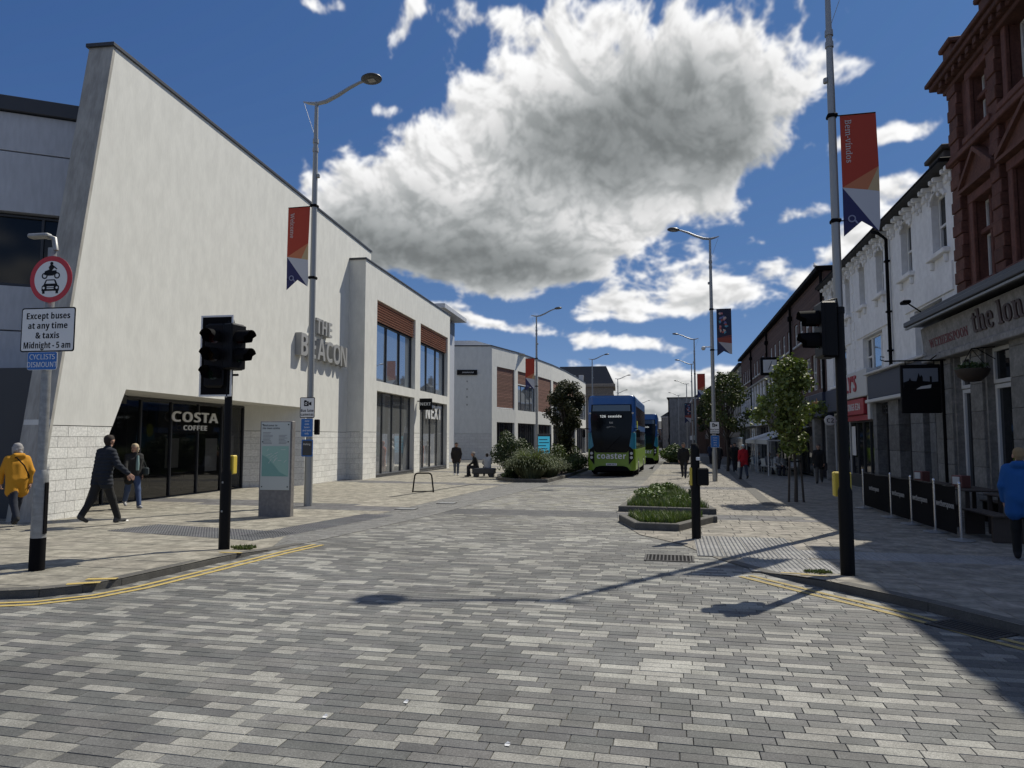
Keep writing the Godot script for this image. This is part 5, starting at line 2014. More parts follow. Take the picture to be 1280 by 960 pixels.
func sign_post() -> void:
	var t := thing("sign_post", "grey sign pole with red ringed round sign over white and blue plates", "sign post", place(-7.9, -7.65, 4.0, 0.1))
	var p := MB.new()
	p.tube([Vector3(0, 0.55, 0), Vector3(0, 4.15, 0)], [0.062, 0.05], 16)
	p.tube([Vector3(0, 0.38, 0), Vector3(0, 1.18, 0), Vector3(0, 1.26, 0)], [0.088, 0.086, 0.06], 18)
	obj("pole", p, M.steel, t)
	var s := MB.new()
	s.tube([Vector3(0, -0.1, 0), Vector3(0, 0.4, 0)], [0.09, 0.09], 18)
	obj("black_sleeve", s, M.dull_black, t)
	var d := MB.new()
	d.slab(Vector3(0.084, 0.45, -0.03), Vector3(0.098, 1.1, 0.03), 0.004)
	obj("access_door", d, M.dull_black, t)
	var r := MB.new()
	disc(r, Vector2(0.07, 3.72), 0.305, 0.075, 0.08, 40)
	var ro := obj("round_sign", r, M.sign_red, t)
	var w := MB.new()
	disc(w, Vector2(0.07, 3.72), 0.238, 0.08, 0.083, 40)
	obj("sign_face", w, M.sign_white, ro)
	var g := MB.new()
	var z0 := 0.083
	var z1 := 0.0855
	# motorcycle and rider above
	ring(g, Vector2(-0.02, 3.765), 0.026, 0.042, z0, z1, 18)
	ring(g, Vector2(0.16, 3.765), 0.026, 0.042, z0, z1, 18)
	g.prism(V2([-0.03, 3.78, 0.03, 3.765, 0.10, 3.765, 0.155, 3.80, 0.145, 3.835, 0.08, 3.83, 0.04, 3.845, -0.02, 3.825]), z0, z1)
	g.prism(V2([0.045, 3.84, 0.08, 3.83, 0.115, 3.87, 0.098, 3.905, 0.06, 3.91, 0.035, 3.875]), z0, z1 + 0.0005)
	disc(g, Vector2(0.075, 3.925), 0.022, z0, z1 + 0.001, 14)
	g.prism(V2([0.10, 3.88, 0.15, 3.845, 0.158, 3.855, 0.108, 3.895]), z0, z1 + 0.0015)
	# car seen head on
	g.prism(V2([-0.055, 3.565, 0.195, 3.565, 0.195, 3.625, 0.17, 3.645, -0.03, 3.645, -0.055, 3.625]), z0, z1)
	g.prism(V2([-0.03, 3.645, 0.17, 3.645, 0.142, 3.705, 0.128, 3.715, 0.012, 3.715, -0.002, 3.705]), z0, z1 - 0.0004)
	g.prism(V2([-0.045, 3.53, -0.01, 3.53, -0.01, 3.568, -0.045, 3.568]), z0, z1 + 0.0003)
	g.prism(V2([0.15, 3.53, 0.185, 3.53, 0.185, 3.568, 0.15, 3.568]), z0, z1 + 0.0003)
	obj("pictogram", g, M.black, ro)
	var hl := MB.new()
	hl.prism(V2([0.0, 3.66, 0.14, 3.66, 0.122, 3.70, 0.018, 3.70]), z0, z1 + 0.001)
	disc(hl, Vector2(-0.025, 3.605), 0.016, z0, z1 + 0.001, 14)
	disc(hl, Vector2(0.165, 3.605), 0.016, z0, z1 + 0.001, 14)
	hl.slab(Vector3(0.02, 3.59, z0), Vector3(0.12, 3.602, z1 + 0.001))
	hl.slab(Vector3(0.02, 3.612, z0), Vector3(0.12, 3.624, z1 + 0.001))
	obj("pictogram_light", hl, M.sign_white, ro)
	var pl := sign_plate(t, "white_plate", 0.78, 0.575, at(0.06, 3.06, 0.078), M.sign_white, M.black, 0.016)
	var y := 3.225
	for l in [["Except buses", 0.94], ["at any time", 0.97], ["& taxis", 0.97], ["Midnight - 5 am", 0.84]]:
		lettering("sign_lettering", l[0], 0.078, at(0.06, y - 0.025, 0.082), M.black, pl, 0.002, l[1])
		y -= 0.127
	var bl := sign_plate(t, "blue_plate", 0.43, 0.235, at(0.0, 2.655, 0.078), M.sign_blue, M.sign_white, 0.006)
	lettering("sign_lettering", "CYCLISTS", 0.066, at(0.0, 2.675, 0.082), M.sign_white, bl, 0.002, 0.98, false)
	lettering("sign_lettering", "DISMOUNT", 0.066, at(0.0, 2.575, 0.082), M.sign_white, bl, 0.002, 0.92, false)
	var cl := MB.new()
	for v in [2.6, 2.71, 2.9, 3.22, 3.55, 3.88]:
		cl.box(Vector3(0.13, 0.03, 0.13), Vector3(0, v, 0.012), 0.006)
	obj("clip", cl, M.steel, t)
	var lt := MB.new()
	lt.tube([Vector3(0.05, 4.12, 0), Vector3(0.02, 4.28, 0), Vector3(-0.06, 4.30, 0.02)], 0.035, 8)
	lt.box(Vector3(0.30, 0.06, 0.12), Vector3(-0.16, 4.31, 0.04), 0.02)
	obj("sign_lamp", lt, M.steel, t)


func signal_head(parent: Node3D, T: Transform3D, lamps: int, board: bool) -> void:
	var h := 0.16 + lamps * 0.29
	var b := MB.new()
	b.T = T
	b.box(Vector3(0.30, h, 0.2), Vector3(0, 0, -0.1), 0.025)
	b.box(Vector3(0.34, h * 0.96, 0.05), Vector3(0, 0, -0.02), 0.015)
	var o := obj("signal_head", b, M.black, parent)
	for k in lamps:
		var y := (lamps - 1) * 0.145 - k * 0.29
		var v := MB.new()
		v.T = T * at(0, y, 0)
		var rows := []
		for e in [[0.0, 0.122], [0.10, 0.12], [0.25, 0.113]]:
			var r := []
			for j in 15:
				var a := PI * (-0.22 + 1.44 * j / 14.0)
				r.append(Vector3(cos(a) * e[1], sin(a) * e[1], e[0] * (1.0 if a > 0.2 and a < PI - 0.2 else 0.72)))
			rows.append(r)
		v.skin(rows, false)
		var inner := []
		for r in rows:
			inner.append(r.map(func(p): return Vector3(p.x * 0.95, p.y * 0.95, p.z)))
		v.skin(inner, false, true)
		obj("visor", v, M.dull_black, o)
		var l := MB.new()
		l.T = T * at(0, y, 0)
		disc(l, Vector2.ZERO, 0.1, -0.01, 0.012, 20)
		obj("lens", l, [paint(0.022, 0.003, 0.003, 0.25), paint(0.022, 0.011, 0.002, 0.25), paint(0.002, 0.014, 0.008, 0.25)][k if lamps == 3 else k * 2], o)
	if board:
		var w := MB.new()
		w.T = T
		w.box(Vector3(0.54, h + 0.28, 0.01), Vector3(0, 0, -0.06))
		var bo := obj("backing_board", w, M.dull_black, o)
		var e := MB.new()
		e.T = T
		for s in [-1, 1]:
			e.box(Vector3(0.03, h + 0.28, 0.014), Vector3(s * 0.268, 0, -0.06), 0.002)
			e.box(Vector3(0.506, 0.03, 0.014), Vector3(0, s * (h + 0.25) / 2, -0.06), 0.002)
		obj("white_border", e, M.sign_white, bo)


func signals() -> void:
	var t := thing("traffic_signal", "black signal pole with white edged triple head by the left kerb", "traffic signal", place(-6.9, -10.09, 0.0, 0.04))
	var p := MB.new()
	p.tube([Vector3(0, -0.1, 0), Vector3(0, 1.18, 0), Vector3(0, 1.26, 0), Vector3(0, 3.62, 0)], [0.086, 0.086, 0.06, 0.057], 16)
	p.lathe([Vector2(0.06, 3.6), Vector2(0.05, 3.65), Vector2(0.0, 3.67)])
	obj("pole", p, M.black, t)
	signal_head(t, at(-0.20, 3.06, 0.12, 3), 3, true)
	signal_head(t, at(0.17, 3.2, 0.02, 84), 2, false)
	var br := MB.new()
	for v in [2.7, 3.42]:
		br.rod(Vector3(0, v, 0), Vector3(-0.2, v, 0.0), 0.018)
		br.rod(Vector3(0, v + 0.05, 0), Vector3(0.16, v + 0.05, 0), 0.018)
	obj("bracket", br, M.black, t)
	var yb := MB.new()
	yb.box(Vector3(0.14, 0.30, 0.12), Vector3(0.0, 1.32, -0.13), 0.015)
	obj("push_button_box", yb, M.yellow, t)
	var bt := MB.new()
	for y in [0.6, 1.05, 2.4]:
		bt.box(Vector3(0.03, 0.03, 0.01), Vector3(0, y, 0.088 if y < 1.2 else 0.06), 0.004)
	obj("bolt", bt, M.steel, t)

	var s := thing("traffic_signal", "black signal pole with sideways double head at the shaded right corner", "traffic signal", place(2.17, -10.0, 0.0, 0.04))
	var q := MB.new()
	q.tube([Vector3(0, -0.1, 0), Vector3(0, 1.06, 0), Vector3(0, 1.12, 0), Vector3(0, 3.44, 0)], [0.088, 0.088, 0.068, 0.064], 18)
	q.tube([Vector3(0, 3.38, 0), Vector3(0, 3.46, 0)], [0.074, 0.074], 18)
	obj("pole", q, M.black, s)
	signal_head(s, at(-0.26, 3.16, 0.02, -84), 2, false)
	var b2 := MB.new()
	for v in [2.86, 3.3]:
		b2.rod(Vector3(0, v, 0), Vector3(-0.18, v, 0.0), 0.016)
	b2.tube([Vector3(0, 3.4, 0), Vector3(-0.02, 3.58, 0), Vector3(-0.2, 3.54, 0)], 0.014, 6)
	obj("bracket", b2, M.black, s)
	var y2 := MB.new()
	y2.box(Vector3(0.215, 0.32, 0.13), Vector3(0.0, 1.14, -0.16), 0.015)
	obj("push_button_box", y2, M.yellow, s)

	var c := thing("push_button_post", "slim black crossing post with a push button box beside the planted beds", "crossing post", place(0.4, -13.38, 0.0, 0.02))
	var k := MB.new()
	k.tube([Vector3(0, -0.1, 0), Vector3(0, 1.58, 0), Vector3(0, 1.66, 0), Vector3(0, 1.70, 0)], [0.082, 0.08, 0.06, 0.01], 16)
	k.box(Vector3(0.1, 0.2, 0.1), Vector3(-0.02, 1.6, 0.0), 0.02)
	obj("post", k, M.black, c)
	var bx := MB.new()
	bx.box(Vector3(0.2, 0.31, 0.17), Vector3(0.13, 1.1, 0.06), 0.02)
	obj("push_button_box", bx, M.black, c)
	var ye := MB.new()
	ye.box(Vector3(0.05, 0.32, 0.14), Vector3(-0.075, 1.1, -0.01), 0.01)
	obj("yellow_edge", ye, M.yellow, c)
	var lb := MB.new()
	lb.box(Vector3(0.07, 0.06, 0.02), Vector3(0.05, 1.42, 0.08), 0.006)
	obj("label_plate", lb, M.sign_white, c)


func totem() -> void:
	var t := thing("information_totem", "grey information totem with pale green town map on white glass", "information totem", place(-9.03, -15.15, 3.0, 0.02))
	var b := MB.new()
	b.box(Vector3(0.80, 2.24, 0.17), Vector3(0, 1.08, 0), 0.012)
	obj("body", b, grain(0.20, 0.19, 0.18, 0.5, M.steel.albedo_texture, Vector3.ONE * 0.8), t)
	var p := MB.new()
	p.box(Vector3(0.73, 1.57, 0.012), Vector3(-0.0, 1.39, 0.092), 0.003)
	var po := obj("glass_panel", p, paint(0.46, 0.49, 0.46, 0.12), t)
	var m := MB.new()
	m.slab(Vector3(-0.33, 0.92, 0.098), Vector3(0.335, 1.62, 0.1005))
	obj("map", m, paint(0.17, 0.34, 0.30, 0.15), po)
	var land := MB.new()
	land.prism(V2([-0.33, 1.62, -0.33, 1.42, -0.18, 1.34, -0.02, 1.18, 0.12, 1.02, 0.335, 0.92, 0.335, 1.62]), 0.1005, 0.102)
	obj("map_land", land, paint(0.28, 0.45, 0.38, 0.15), po)
	var roads := MB.new()
	for k in 12:
		var a := Vector2(rng.randf_range(-0.25, 0.3), rng.randf_range(1.2, 1.58))
		var d := Vector2(1, 0).rotated(rng.randf_range(-0.4, 1.2)) * rng.randf_range(0.05, 0.16)
		var n := d.orthogonal().normalized() * 0.004
		var q := PackedVector2Array([a - n, a + d - n, a + d + n, a + n])
		var ok := true
		for e in q:
			ok = ok and e.x < 0.33 and e.y < 1.61
		if ok:
			roads.prism(q, 0.102, 0.103)
	obj("map_roads", roads, M.off_white, po)
	lettering("panel_lettering", "Welcome to", 0.045, at(-0.14, 2.08, 0.099), M.charcoal, po, 0.001, 1.0)
	lettering("panel_lettering", "the town centre", 0.045, at(-0.115, 2.015, 0.099), M.charcoal, po, 0.001, 0.9)
	var tx := MB.new()
	for k in 9:
		for c in [[-0.32, 0.26], [0.08, 0.22]]:
			if k > 1 or c[0] < 0:
				tx.slab(Vector3(c[0], 1.93 - k * 0.032, 0.098), Vector3(c[0] + c[1] * rng.randf_range(0.6, 1.0), 1.942 - k * 0.032, 0.0992))
	obj("panel_text_lines", tx, paint(0.2, 0.2, 0.2, 0.4), po)
	var bo := MB.new()
	for x in [-0.32, 0.32]:
		for y in [0.68, 1.72, 2.12]:
			disc(bo, Vector2(x, y), 0.014, 0.098, 0.108, 10)
	obj("bolt", bo, M.dull_black, po)


# a banner: printed side in s (left to right) and t (top to bottom) as the street sees it
func banner(parent: Node3D, x0: float, x1: float, top: float, low: float, words: String, carnival: bool, bend: float) -> void:
	var wd := x1 - x0
	var hg := top - low
	var pos := func(s: float, t: float) -> Vector2: return Vector2(x0 + s * wd, top - t * hg)
	var parts := []
	if not carnival:
		parts = [
			["banner", paint(0.40, 0.042, 0.018, 0.7), [0, 0, 1, 0, 1, 0.45, 0, 0.6]], ["banner_orange", paint(0.50, 0.17, 0.075, 0.7), [0, 0.6, 1, 0.45, 0.68, 0.635]],
			["banner_sand", paint(0.48, 0.36, 0.20, 0.7), [1, 0.45, 1, 0.655, 0.68, 0.635]], ["banner_white", paint(0.50, 0.51, 0.54, 0.7), [0, 0.6, 0.68, 0.635, 1, 0.655, 1, 0.9, 0.96, 0.97]], ["banner_navy", paint(0.022, 0.024, 0.10, 0.7), [0, 0.6, 0.96, 0.97, 0.5, 0.885, 0, 1.0]]]
	else:
		parts = [
			["banner", paint(0.018, 0.022, 0.05, 0.7), [0, 0, 1, 0, 1, 0.6, 0, 0.62]], ["banner_rust", paint(0.26, 0.055, 0.035, 0.7), [0, 0.62, 1, 0.56, 1, 0.74, 0.1, 0.7]], ["banner_white", paint(0.42, 0.40, 0.40, 0.7), [0.1, 0.7, 1, 0.74, 1, 0.97, 0.86, 0.96]], ["banner_navy", paint(0.024, 0.03, 0.075, 0.7), [0, 0.62, 0.1, 0.7, 0.86, 0.96, 0.45, 0.9, 0, 1.0]]]
		for k in 18:
			var c := Vector2(rng.randf_range(0.15, 0.85), rng.randf_range(0.06, 0.52))
			var pts := []
			for j in 5:
				var a := TAU * j / 5 + rng.randf() * 0.5
				pts.append_array([c.x + cos(a) * rng.randf_range(0.04, 0.15), c.y + sin(a) * rng.randf_range(0.015, 0.05)])
			parts.append(["banner_print", [paint(0.42, 0.10, 0.07, 0.7), paint(0.5, 0.4, 0.36, 0.7), paint(0.14, 0.16, 0.34, 0.7), paint(0.5, 0.2, 0.22, 0.7), paint(0.1, 0.3, 0.4, 0.7)][k % 5], pts])
	var root: MeshInstance3D = null
	var layer := 0
	for q in parts:
		var poly := PackedVector2Array()
		for k in range(0, q[2].size(), 2):
			poly.append(pos.call(q[2][k], q[2][k + 1]))
		var b := MB.new()
		var e := 0.0006 * layer if q[0] == "banner_print" else 0.0
		b.prism(poly, -0.004 - e, 0.004 + e)
		if q[0] == "banner_print":
			layer += 1
		# the cloth bellies a little
		for i in b.v.size():
			var p := b.v[i]
			p.z += bend * sin((p.y - low) / hg * PI) * (0.4 + (p.x - x0) / wd)
			b.v[i] = p
		var o := obj(q[0], b, q[1], root if root else parent)
		if root == null:
			root = o
	var z := 0.0055 + bend * 0.5
	if words:
		lettering("banner_lettering", words, 0.115, Transform3D(Basis(Vector3(0, 0, 1), -PI / 2), Vector3(x0 + wd * 0.13, top - hg * 0.22, z)), M.off_white, root, 0.002, 1.0, false, "Droid Serif")
	if not carnival:
		var lg := MB.new()
		var c: Vector2 = pos.call(0.23, 0.86)
		ring(lg, c, 0.05, 0.075, 0.004, 0.006 + bend * 0.5, 16)
		lg.prism(V2([c.x + 0.05, c.y - 0.05, c.x + 0.1, c.y - 0.12, c.x + 0.12, c.y - 0.1, c.x + 0.07, c.y - 0.03]), 0.004, 0.006 + bend * 0.5)
		obj("banner_emblem", lg, paint(0.25, 0.27, 0.4, 0.7), root)
	var a := MB.new()
	for y in [top + 0.01, lerpf(top, low, 0.87)]:
		a.rod(Vector3(0, y, 0), Vector3(x1 if x1 > 0 else x0, y, 0), 0.014, 6)
		a.box(Vector3(0.2, 0.08, 0.2), Vector3(0, y, 0), 0.02)
	obj("banner_arm", a, M.dull_black, parent)


func camera_sign(parent: Node3D, x: float, y: float) -> void:
	var o := sign_plate(parent, "camera_sign", 0.44, 0.56, at(x, y, 0.13), M.sign_white, M.black, 0.02)
	var g := MB.new()
	g.T = at(x, y + 0.1, 0.133)
	g.prism(V2([-0.1, -0.06, 0.04, -0.06, 0.04, 0.07, -0.02, 0.07, -0.03, 0.1, -0.09, 0.1, -0.1, 0.07]), 0, 0.002)
	g.prism(V2([0.05, -0.02, 0.12, -0.05, 0.12, 0.06, 0.05, 0.03]), 0, 0.002)
	obj("pictogram", g, M.black, o)
	var w := MB.new()
	w.T = at(x, y + 0.1, 0.135)
	ring(w, Vector2(-0.04, 0.01), 0.022, 0.038, 0, 0.001, 14)
	obj("pictogram_light", w, M.sign_white, o)
	lettering("sign_lettering", "Bus lane", 0.075, at(x, y - 0.12, 0.134), M.black, o, 0.002, 0.9)
	lettering("sign_lettering", "cameras", 0.075, at(x, y - 0.225, 0.134), M.black, o, 0.002, 0.9)


func lamp_column(label: String, x: float, z: float, toward: float, group: String, high := 11.35) -> Node3D:
	var t := thing("lamp_column", label, "street lamp", place(x, z, 0.0, 0.0), group)
	var p := MB.new()
	p.tube([Vector3(0, -0.1, 0), Vector3(0, 1.35, 0)], [0.112, 0.11], 16)
	p.tube([Vector3(0, 1.35, 0), Vector3(0, 1.45, 0), Vector3(0, 5.5, 0), Vector3(0, 9.0, 0), Vector3(0, high, 0)], [0.11, 0.092, 0.085, 0.075, 0.05], 16)
	obj("pole", p, M.lamp_steel, t)
	var c := MB.new()
	for y in [9.9, high - 1.2]:
		c.tube([Vector3(0, y, 0), Vector3(0, y + 0.12, 0)], [0.084, 0.08], 14)
	c.box(Vector3(0.08, 0.12, 0.1), Vector3(0.1 * toward, 9.2, 0), 0.02)
	obj("collar", c, M.lamp_steel, t)
	var a := MB.new()
	var pts := []
	var rad := []
	for q in [[-0.42, 0.06, 0.012], [-0.25, -0.0, 0.04], [0.0, -0.05, 0.055], [0.3, -0.01, 0.058], [0.65, 0.13, 0.055], [1.0, 0.31, 0.048], [1.3, 0.43, 0.042], [1.5, 0.48, 0.036]]:
		pts.append(Vector3(q[0] * toward, high + q[1], 0))
		rad.append(q[2])
	a.tube(pts, rad, 10)
	obj("arm", a, M.lamp_steel, t)
	var w := MB.new()
	w.rod(Vector3(-0.4 * toward, high + 0.05, 0), Vector3(-0.03 * toward, high - 1.0, 0), 0.006, 5)
	obj("stay_wire", w, M.lamp_steel, t)
	var h := MB.new()
	h.T = Transform3D(Basis(Vector3(0, 0, 1), 0.10 * toward), Vector3(1.66 * toward, high + 0.51, 0))
	h.lathe([Vector2(0, -0.055), Vector2(0.24, -0.055), Vector2(0.29, -0.03), Vector2(0.29, 0.0), Vector2(0.22, 0.05), Vector2(0.1, 0.075), Vector2(0, 0.08)], Vector3.ZERO, 20)
	var ho := obj("lantern", h, M.charcoal, t)
	var g := MB.new()
	g.T = h.T
	g.box(Vector3(0.2, 0.02, 0.2), Vector3(0, -0.06, 0), 0.006)
	obj("lantern_glass", g, M.curtain, ho)
	return t


func lamps() -> void:
	var far_group := "plain lamp columns farther up the street"
	var a := lamp_column("grey lamp column with red Welcome banner beside the information totem", -9.68, -17.85, 1.0, "")
	banner(a, -0.80, -0.13, 8.33, 5.99, "Welcome", false, 0.04)
	camera_sign(a, -0.01, 2.68)
	var b1 := sign_plate(a, "blue_notice", 0.36, 0.50, at(-0.01, 2.13, 0.13), M.sign_blue, M.sign_white, 0.008)
	for k in 5:
		lettering("sign_lettering", ["zone", "ends", "buses", "and taxis", "only"][k], 0.05, at(-0.01, 2.29 - k * 0.085, 0.134), M.sign_white, b1, 0.002, 0.9, false)
	var b2 := sign_plate(a, "dark_notice", 0.34, 0.46, at(0.01, 1.58, 0.13), M.charcoal, M.sign_blue, 0.03)
	lettering("sign_lettering", "Parking", 0.05, at(0.0, 1.66, 0.134), M.sign_white, b2, 0.002, 0.9, false)
	var bx := MB.new()
	bx.box(Vector3(0.12, 0.42, 0.14), Vector3(0.22, 2.15, 0.0), 0.02)
	obj("control_box", bx, M.dull_black, a)
	var r0 := lamp_column("tall lamp column with Bem-vindos banner behind the right signal pole", 3.32, -15.29, -1.0, "")
	banner(r0, 0.15, 0.83, 8.42, 5.9, "Bem-vindos", false, 0.05)
	var r1 := lamp_column("lamp column with navy carnival banner and small camera in mid pavement", 1.89, -34.03, -1.0, "")
	banner(r1, 0.22, 0.88, 7.95, 5.77, "", true, 0.04)
	camera_sign(r1, 0.02, 2.46)
	var b3 := sign_plate(r1, "blue_notice", 0.38, 0.55, at(0.03, 1.83, 0.13), M.sign_blue, M.sign_white, 0.008)
	for k in 4:
		lettering("sign_lettering", ["buses", "taxis", "and", "only"][k], 0.06, at(0.03, 1.97 - k * 0.11, 0.134), M.sign_white, b3, 0.002, 0.9, false)
	var cc := MB.new()
	cc.rod(Vector3(0, 6.2, 0), Vector3(-0.34, 6.2, 0.05), 0.025)
	cc.ball(Vector3(-0.4, 6.14, 0.05), Vector3(0.1, 0.1, 0.1), 12, 8)
	obj("security_camera", cc, M.off_white, r1)
	var l2 := lamp_column("lamp column with small red banner rising from the planted island", -9.83, -52.3, 1.0, "")
	banner(l2, -0.85, -0.15, 8.1, 5.7, "", false, 0.04)
	var k := lamp_column("lamp column behind the first bus, just left of its roof", -8.73, -80.7, 1.0, far_group)
	for q in [[-7.7, -106.0, 1.0, "distant lamp column over the bus roof, taller of a pair"], [-9.81, -135.0, 1.0, "distant lamp column over the bus roof, shorter of a pair"], [-6.73, -169.0, 1.0, "farthest left lamp column, seen above the second bus"]]:
		var o := dup(k, place(q[0], q[1]), q[3])
	var r2 := lamp_column("lamp column with red banner next beyond the carnival banner", 2.13, -67.0, -1.0, "")
	banner(r2, 0.2, 0.9, 8.1, 5.7, "", false, 0.04)
	var r3 := lamp_column("slim lamp column two beyond the carnival banner, with a small dark banner", 2.43, -88.0, -1.0, "")
	banner(r3, -0.9, -0.15, 6.6, 4.2, "", true, 0.04)
	var f := lamp_column("far right lamp column in front of the slate roofed terrace", 2.4, -117.0, -1.0, far_group)
	dup(f, place(1.38, -144.0), "farthest right lamp column, over the flat office block")


func barrier() -> void:
	var zs := [-20.7, -18.26, -16.8, -15.4, -14.14]
	var names := ["behind the right signal pole", "second from the signal pole", "at the middle of the row", "second from the near end", "at the near end with its full foot in view"]
	var proto: Node3D = null
	for k in 5:
		var lab: String = "chrome barrier post " + names[k]
		if proto == null:
			proto = thing("barrier_post", lab, "barrier post", place(4.95, zs[k], 0.0, 0.02), "chrome posts of the pub barrier")
			var b := MB.new()
			b.tube([Vector3(0, 0.02, 0), Vector3(0, 0.98, 0)], 0.024, 12)
			b.lathe([Vector2(0.024, 0.97), Vector2(0.03, 0.99), Vector2(0.024, 1.02), Vector2(0, 1.03)], Vector3.ZERO, 12)
			obj("pole", b, M.chrome, proto)
			var f := MB.new()
			f.lathe([Vector2(0.22, 0), Vector2(0.22, 0.012), Vector2(0.1, 0.03), Vector2(0.03, 0.045), Vector2(0.0, 0.046)], Vector3.ZERO, 24)
			obj("foot", f, M.steel, proto)
		else:
			dup(proto, place(4.95, zs[k], 0.0, 0.02), lab)
	for k in 4:
		var z0: float = zs[k] + 0.05
		var z1: float = zs[k + 1] - (0.05 if k < 3 else 0.2)
		var t := thing("barrier_screen", "black canvas pub barrier screen " + ["between the two farthest posts", "left of the middle post", "right of the middle post", "nearest the end of the row"][k], "barrier screen", Transform3D(frame(Vector3.ZERO, Vector3(0, 0, 1)).basis, on(4.95, z0)), "black canvas screens of the pub barrier")
		var l := z1 - z0
		var c := MB.new()
		var top := []
		var rows := []
		for j in 9:
			var u := l * j / 8.0
			var sag := 0.02 * sin(PI * j / 8.0)
			var r := []
			for i in 6:
				var v := i / 5.0
				r.append(Vector3(u, 0.10 + v * (0.85 - sag) + SL * (u), 0.025 * sin(v * 3.0 + k) * sin(PI * j / 8.0)))
			rows.append(r)
		c.skin(rows, false, true)
		var back := []
		for r in rows:
			back.append(r.map(func(p): return p + Vector3(0, 0, -0.004)))
		c.skin(back, false)
		var o := obj("canvas", c, M.dull_black, t)
		var hem := MB.new()
		hem.rod(Vector3(0, 0.955, 0), Vector3(l, 0.955 + SL * l, 0), 0.012, 6)
		obj("top_rail", hem, M.black, t)
		lettering("canvas_lettering", "wetherspoon", 0.10, at(l * (0.5 if k < 3 else 0.62), 0.56, 0.05), M.letter_grey, o, 0.003, 1.0)
	# tables and benches of the pub terrace
	var tp: Node3D = null
	for q in [[6.15, -14.6, "slatted table nearest the walker in the blue jacket"], [6.2, -17.1, "slatted table behind the middle barrier screens"], [6.2, -19.6, "slatted table farthest back behind the barrier"]]:
		var lab: String = "dark wooden pub " + q[2]
		if tp == null:
			tp = thing("pub_table", lab, "table", place(q[0], q[1], 0.0, 0.02), "tables of the pub terrace")
			for k in 5:
				var b := MB.new()
				b.box(Vector3(0.14, 0.03, 1.5), Vector3(-0.3 + k * 0.15, 0.74, 0), 0.004)
				obj("slat", b, M.dark_wood, tp)
			for s in [-1, 1]:
				for e in [-1, 1]:
					var b := MB.new()
					b.box(Vector3(0.07, 0.72, 0.07), Vector3(s * 0.3, 0.36, e * 0.65), 0.006)
					obj("leg", b, M.dark_wood, tp)
		else:
			dup(tp, place(q[0], q[1], 0.0, 0.02), lab)
		var mb := thing("menu_box", ["red brown menu box on the nearest pub table", "red brown menu box on the middle pub table", "red brown menu box on the farthest pub table"][[-14.6, -17.1, -19.6].find(q[1])], "menu box", place(q[0] - 0.1, q[1] - 0.2, 20.0, 0.778), "menu boxes on the pub tables")
		var bx := MB.new()
		bx.box(Vector3(0.22, 0.26, 0.3), Vector3(0, 0.13, 0), 0.01)
		bx.col = Color(0.16, 0.07, 0.06)
		obj("box", bx, paint(0.16, 0.06, 0.05, 0.6), mb)
		var cd := MB.new()
		cd.box(Vector3(0.02, 0.16, 0.2), Vector3(-0.12, 0.15, 0.0), 0.004)
		obj("card", cd, M.off_white, mb)
	var bp: Node3D = null
	var n := 0
	for q in [[5.55, -14.6], [6.75, -14.6], [5.6, -17.1], [6.8, -17.1], [5.6, -19.6]]:
		var lab: String = "dark slatted bench " + ["on the road side of the nearest pub table", "between the nearest pub table and the wall", "on the road side of the middle pub table", "between the middle pub table and the wall", "at the farthest pub table"][n]
		n += 1
		if bp == null:
			bp = thing("pub_bench", lab, "bench", place(q[0], q[1], 0.0, 0.02), "benches of the pub terrace")
			for k in 3:
				var b := MB.new()
				b.box(Vector3(0.11, 0.03, 1.4), Vector3(-0.12 + k * 0.12, 0.45, 0), 0.004)
				obj("slat", b, M.dark_wood, bp)
			for e in [-1, 1]:
				var b := MB.new()
				b.box(Vector3(0.32, 0.43, 0.07), Vector3(0, 0.215, e * 0.58), 0.006)
				obj("leg", b, M.dark_wood, bp)
		else:
			dup(bp, place(q[0], q[1], 0.0, 0.02), lab)
	# cafe furniture under the awnings
	var ch: Node3D = null
	var k2 := 0
	for q in [[5.5, -41.2, 40], [6.4, -41.4, -30], [5.2, -43.0, 100], [6.1, -43.4, 200], [5.4, -44.8, 20], [6.3, -45.2, 160], [5.1, -47.2, 70], [5.9, -47.6, 250], [5.3, -49.4, 10], [6.2, -49.8, 190]]:
		var lab: String = "pale woven cafe chair " + ["nearest the young tree", "against the cafe front nearest the tree", "second along the awning edge", "second along the cafe front", "midway along the awning edge", "midway along the cafe front", "beside the red jacketed walker", "behind the red jacketed walker", "last but one from the far end", "at the far end of the awnings"][k2]
		k2 += 1
		if ch == null:
			ch = thing("cafe_chair", lab, "chair", place(q[0], q[1], q[2], 0.02), "chairs outside the cafe")
			var s := MB.new()
			s.box(Vector3(0.44, 0.05, 0.44), Vector3(0, 0.45, 0), 0.015)
			obj("seat", s, M.off_white, ch)
			var bk := MB.new()
			var rows := []
			for i in 5:
				var r := []
				for j in 7:
					var a := PI * (0.1 + 0.8 * j / 6.0)
					r.append(Vector3(cos(a) * 0.24, 0.48 + i * 0.1, -sin(a) * 0.24 - i * 0.012))
				rows.append(r)
			bk.skin(rows, false)
			obj("backrest", bk, M.off_white, ch)
			for sx in [-1, 1]:
				for sz in [-1, 1]:
					var l := MB.new()
					l.rod(Vector3(sx * 0.2, 0.0, sz * 0.2), Vector3(sx * 0.18, 0.44, sz * 0.18), 0.016, 6)
					obj("leg", l, M.steel, ch)
		else:
			dup(ch, place(q[0], q[1], q[2], 0.02), lab)
	var ct: Node3D = null
	var k3 := 0
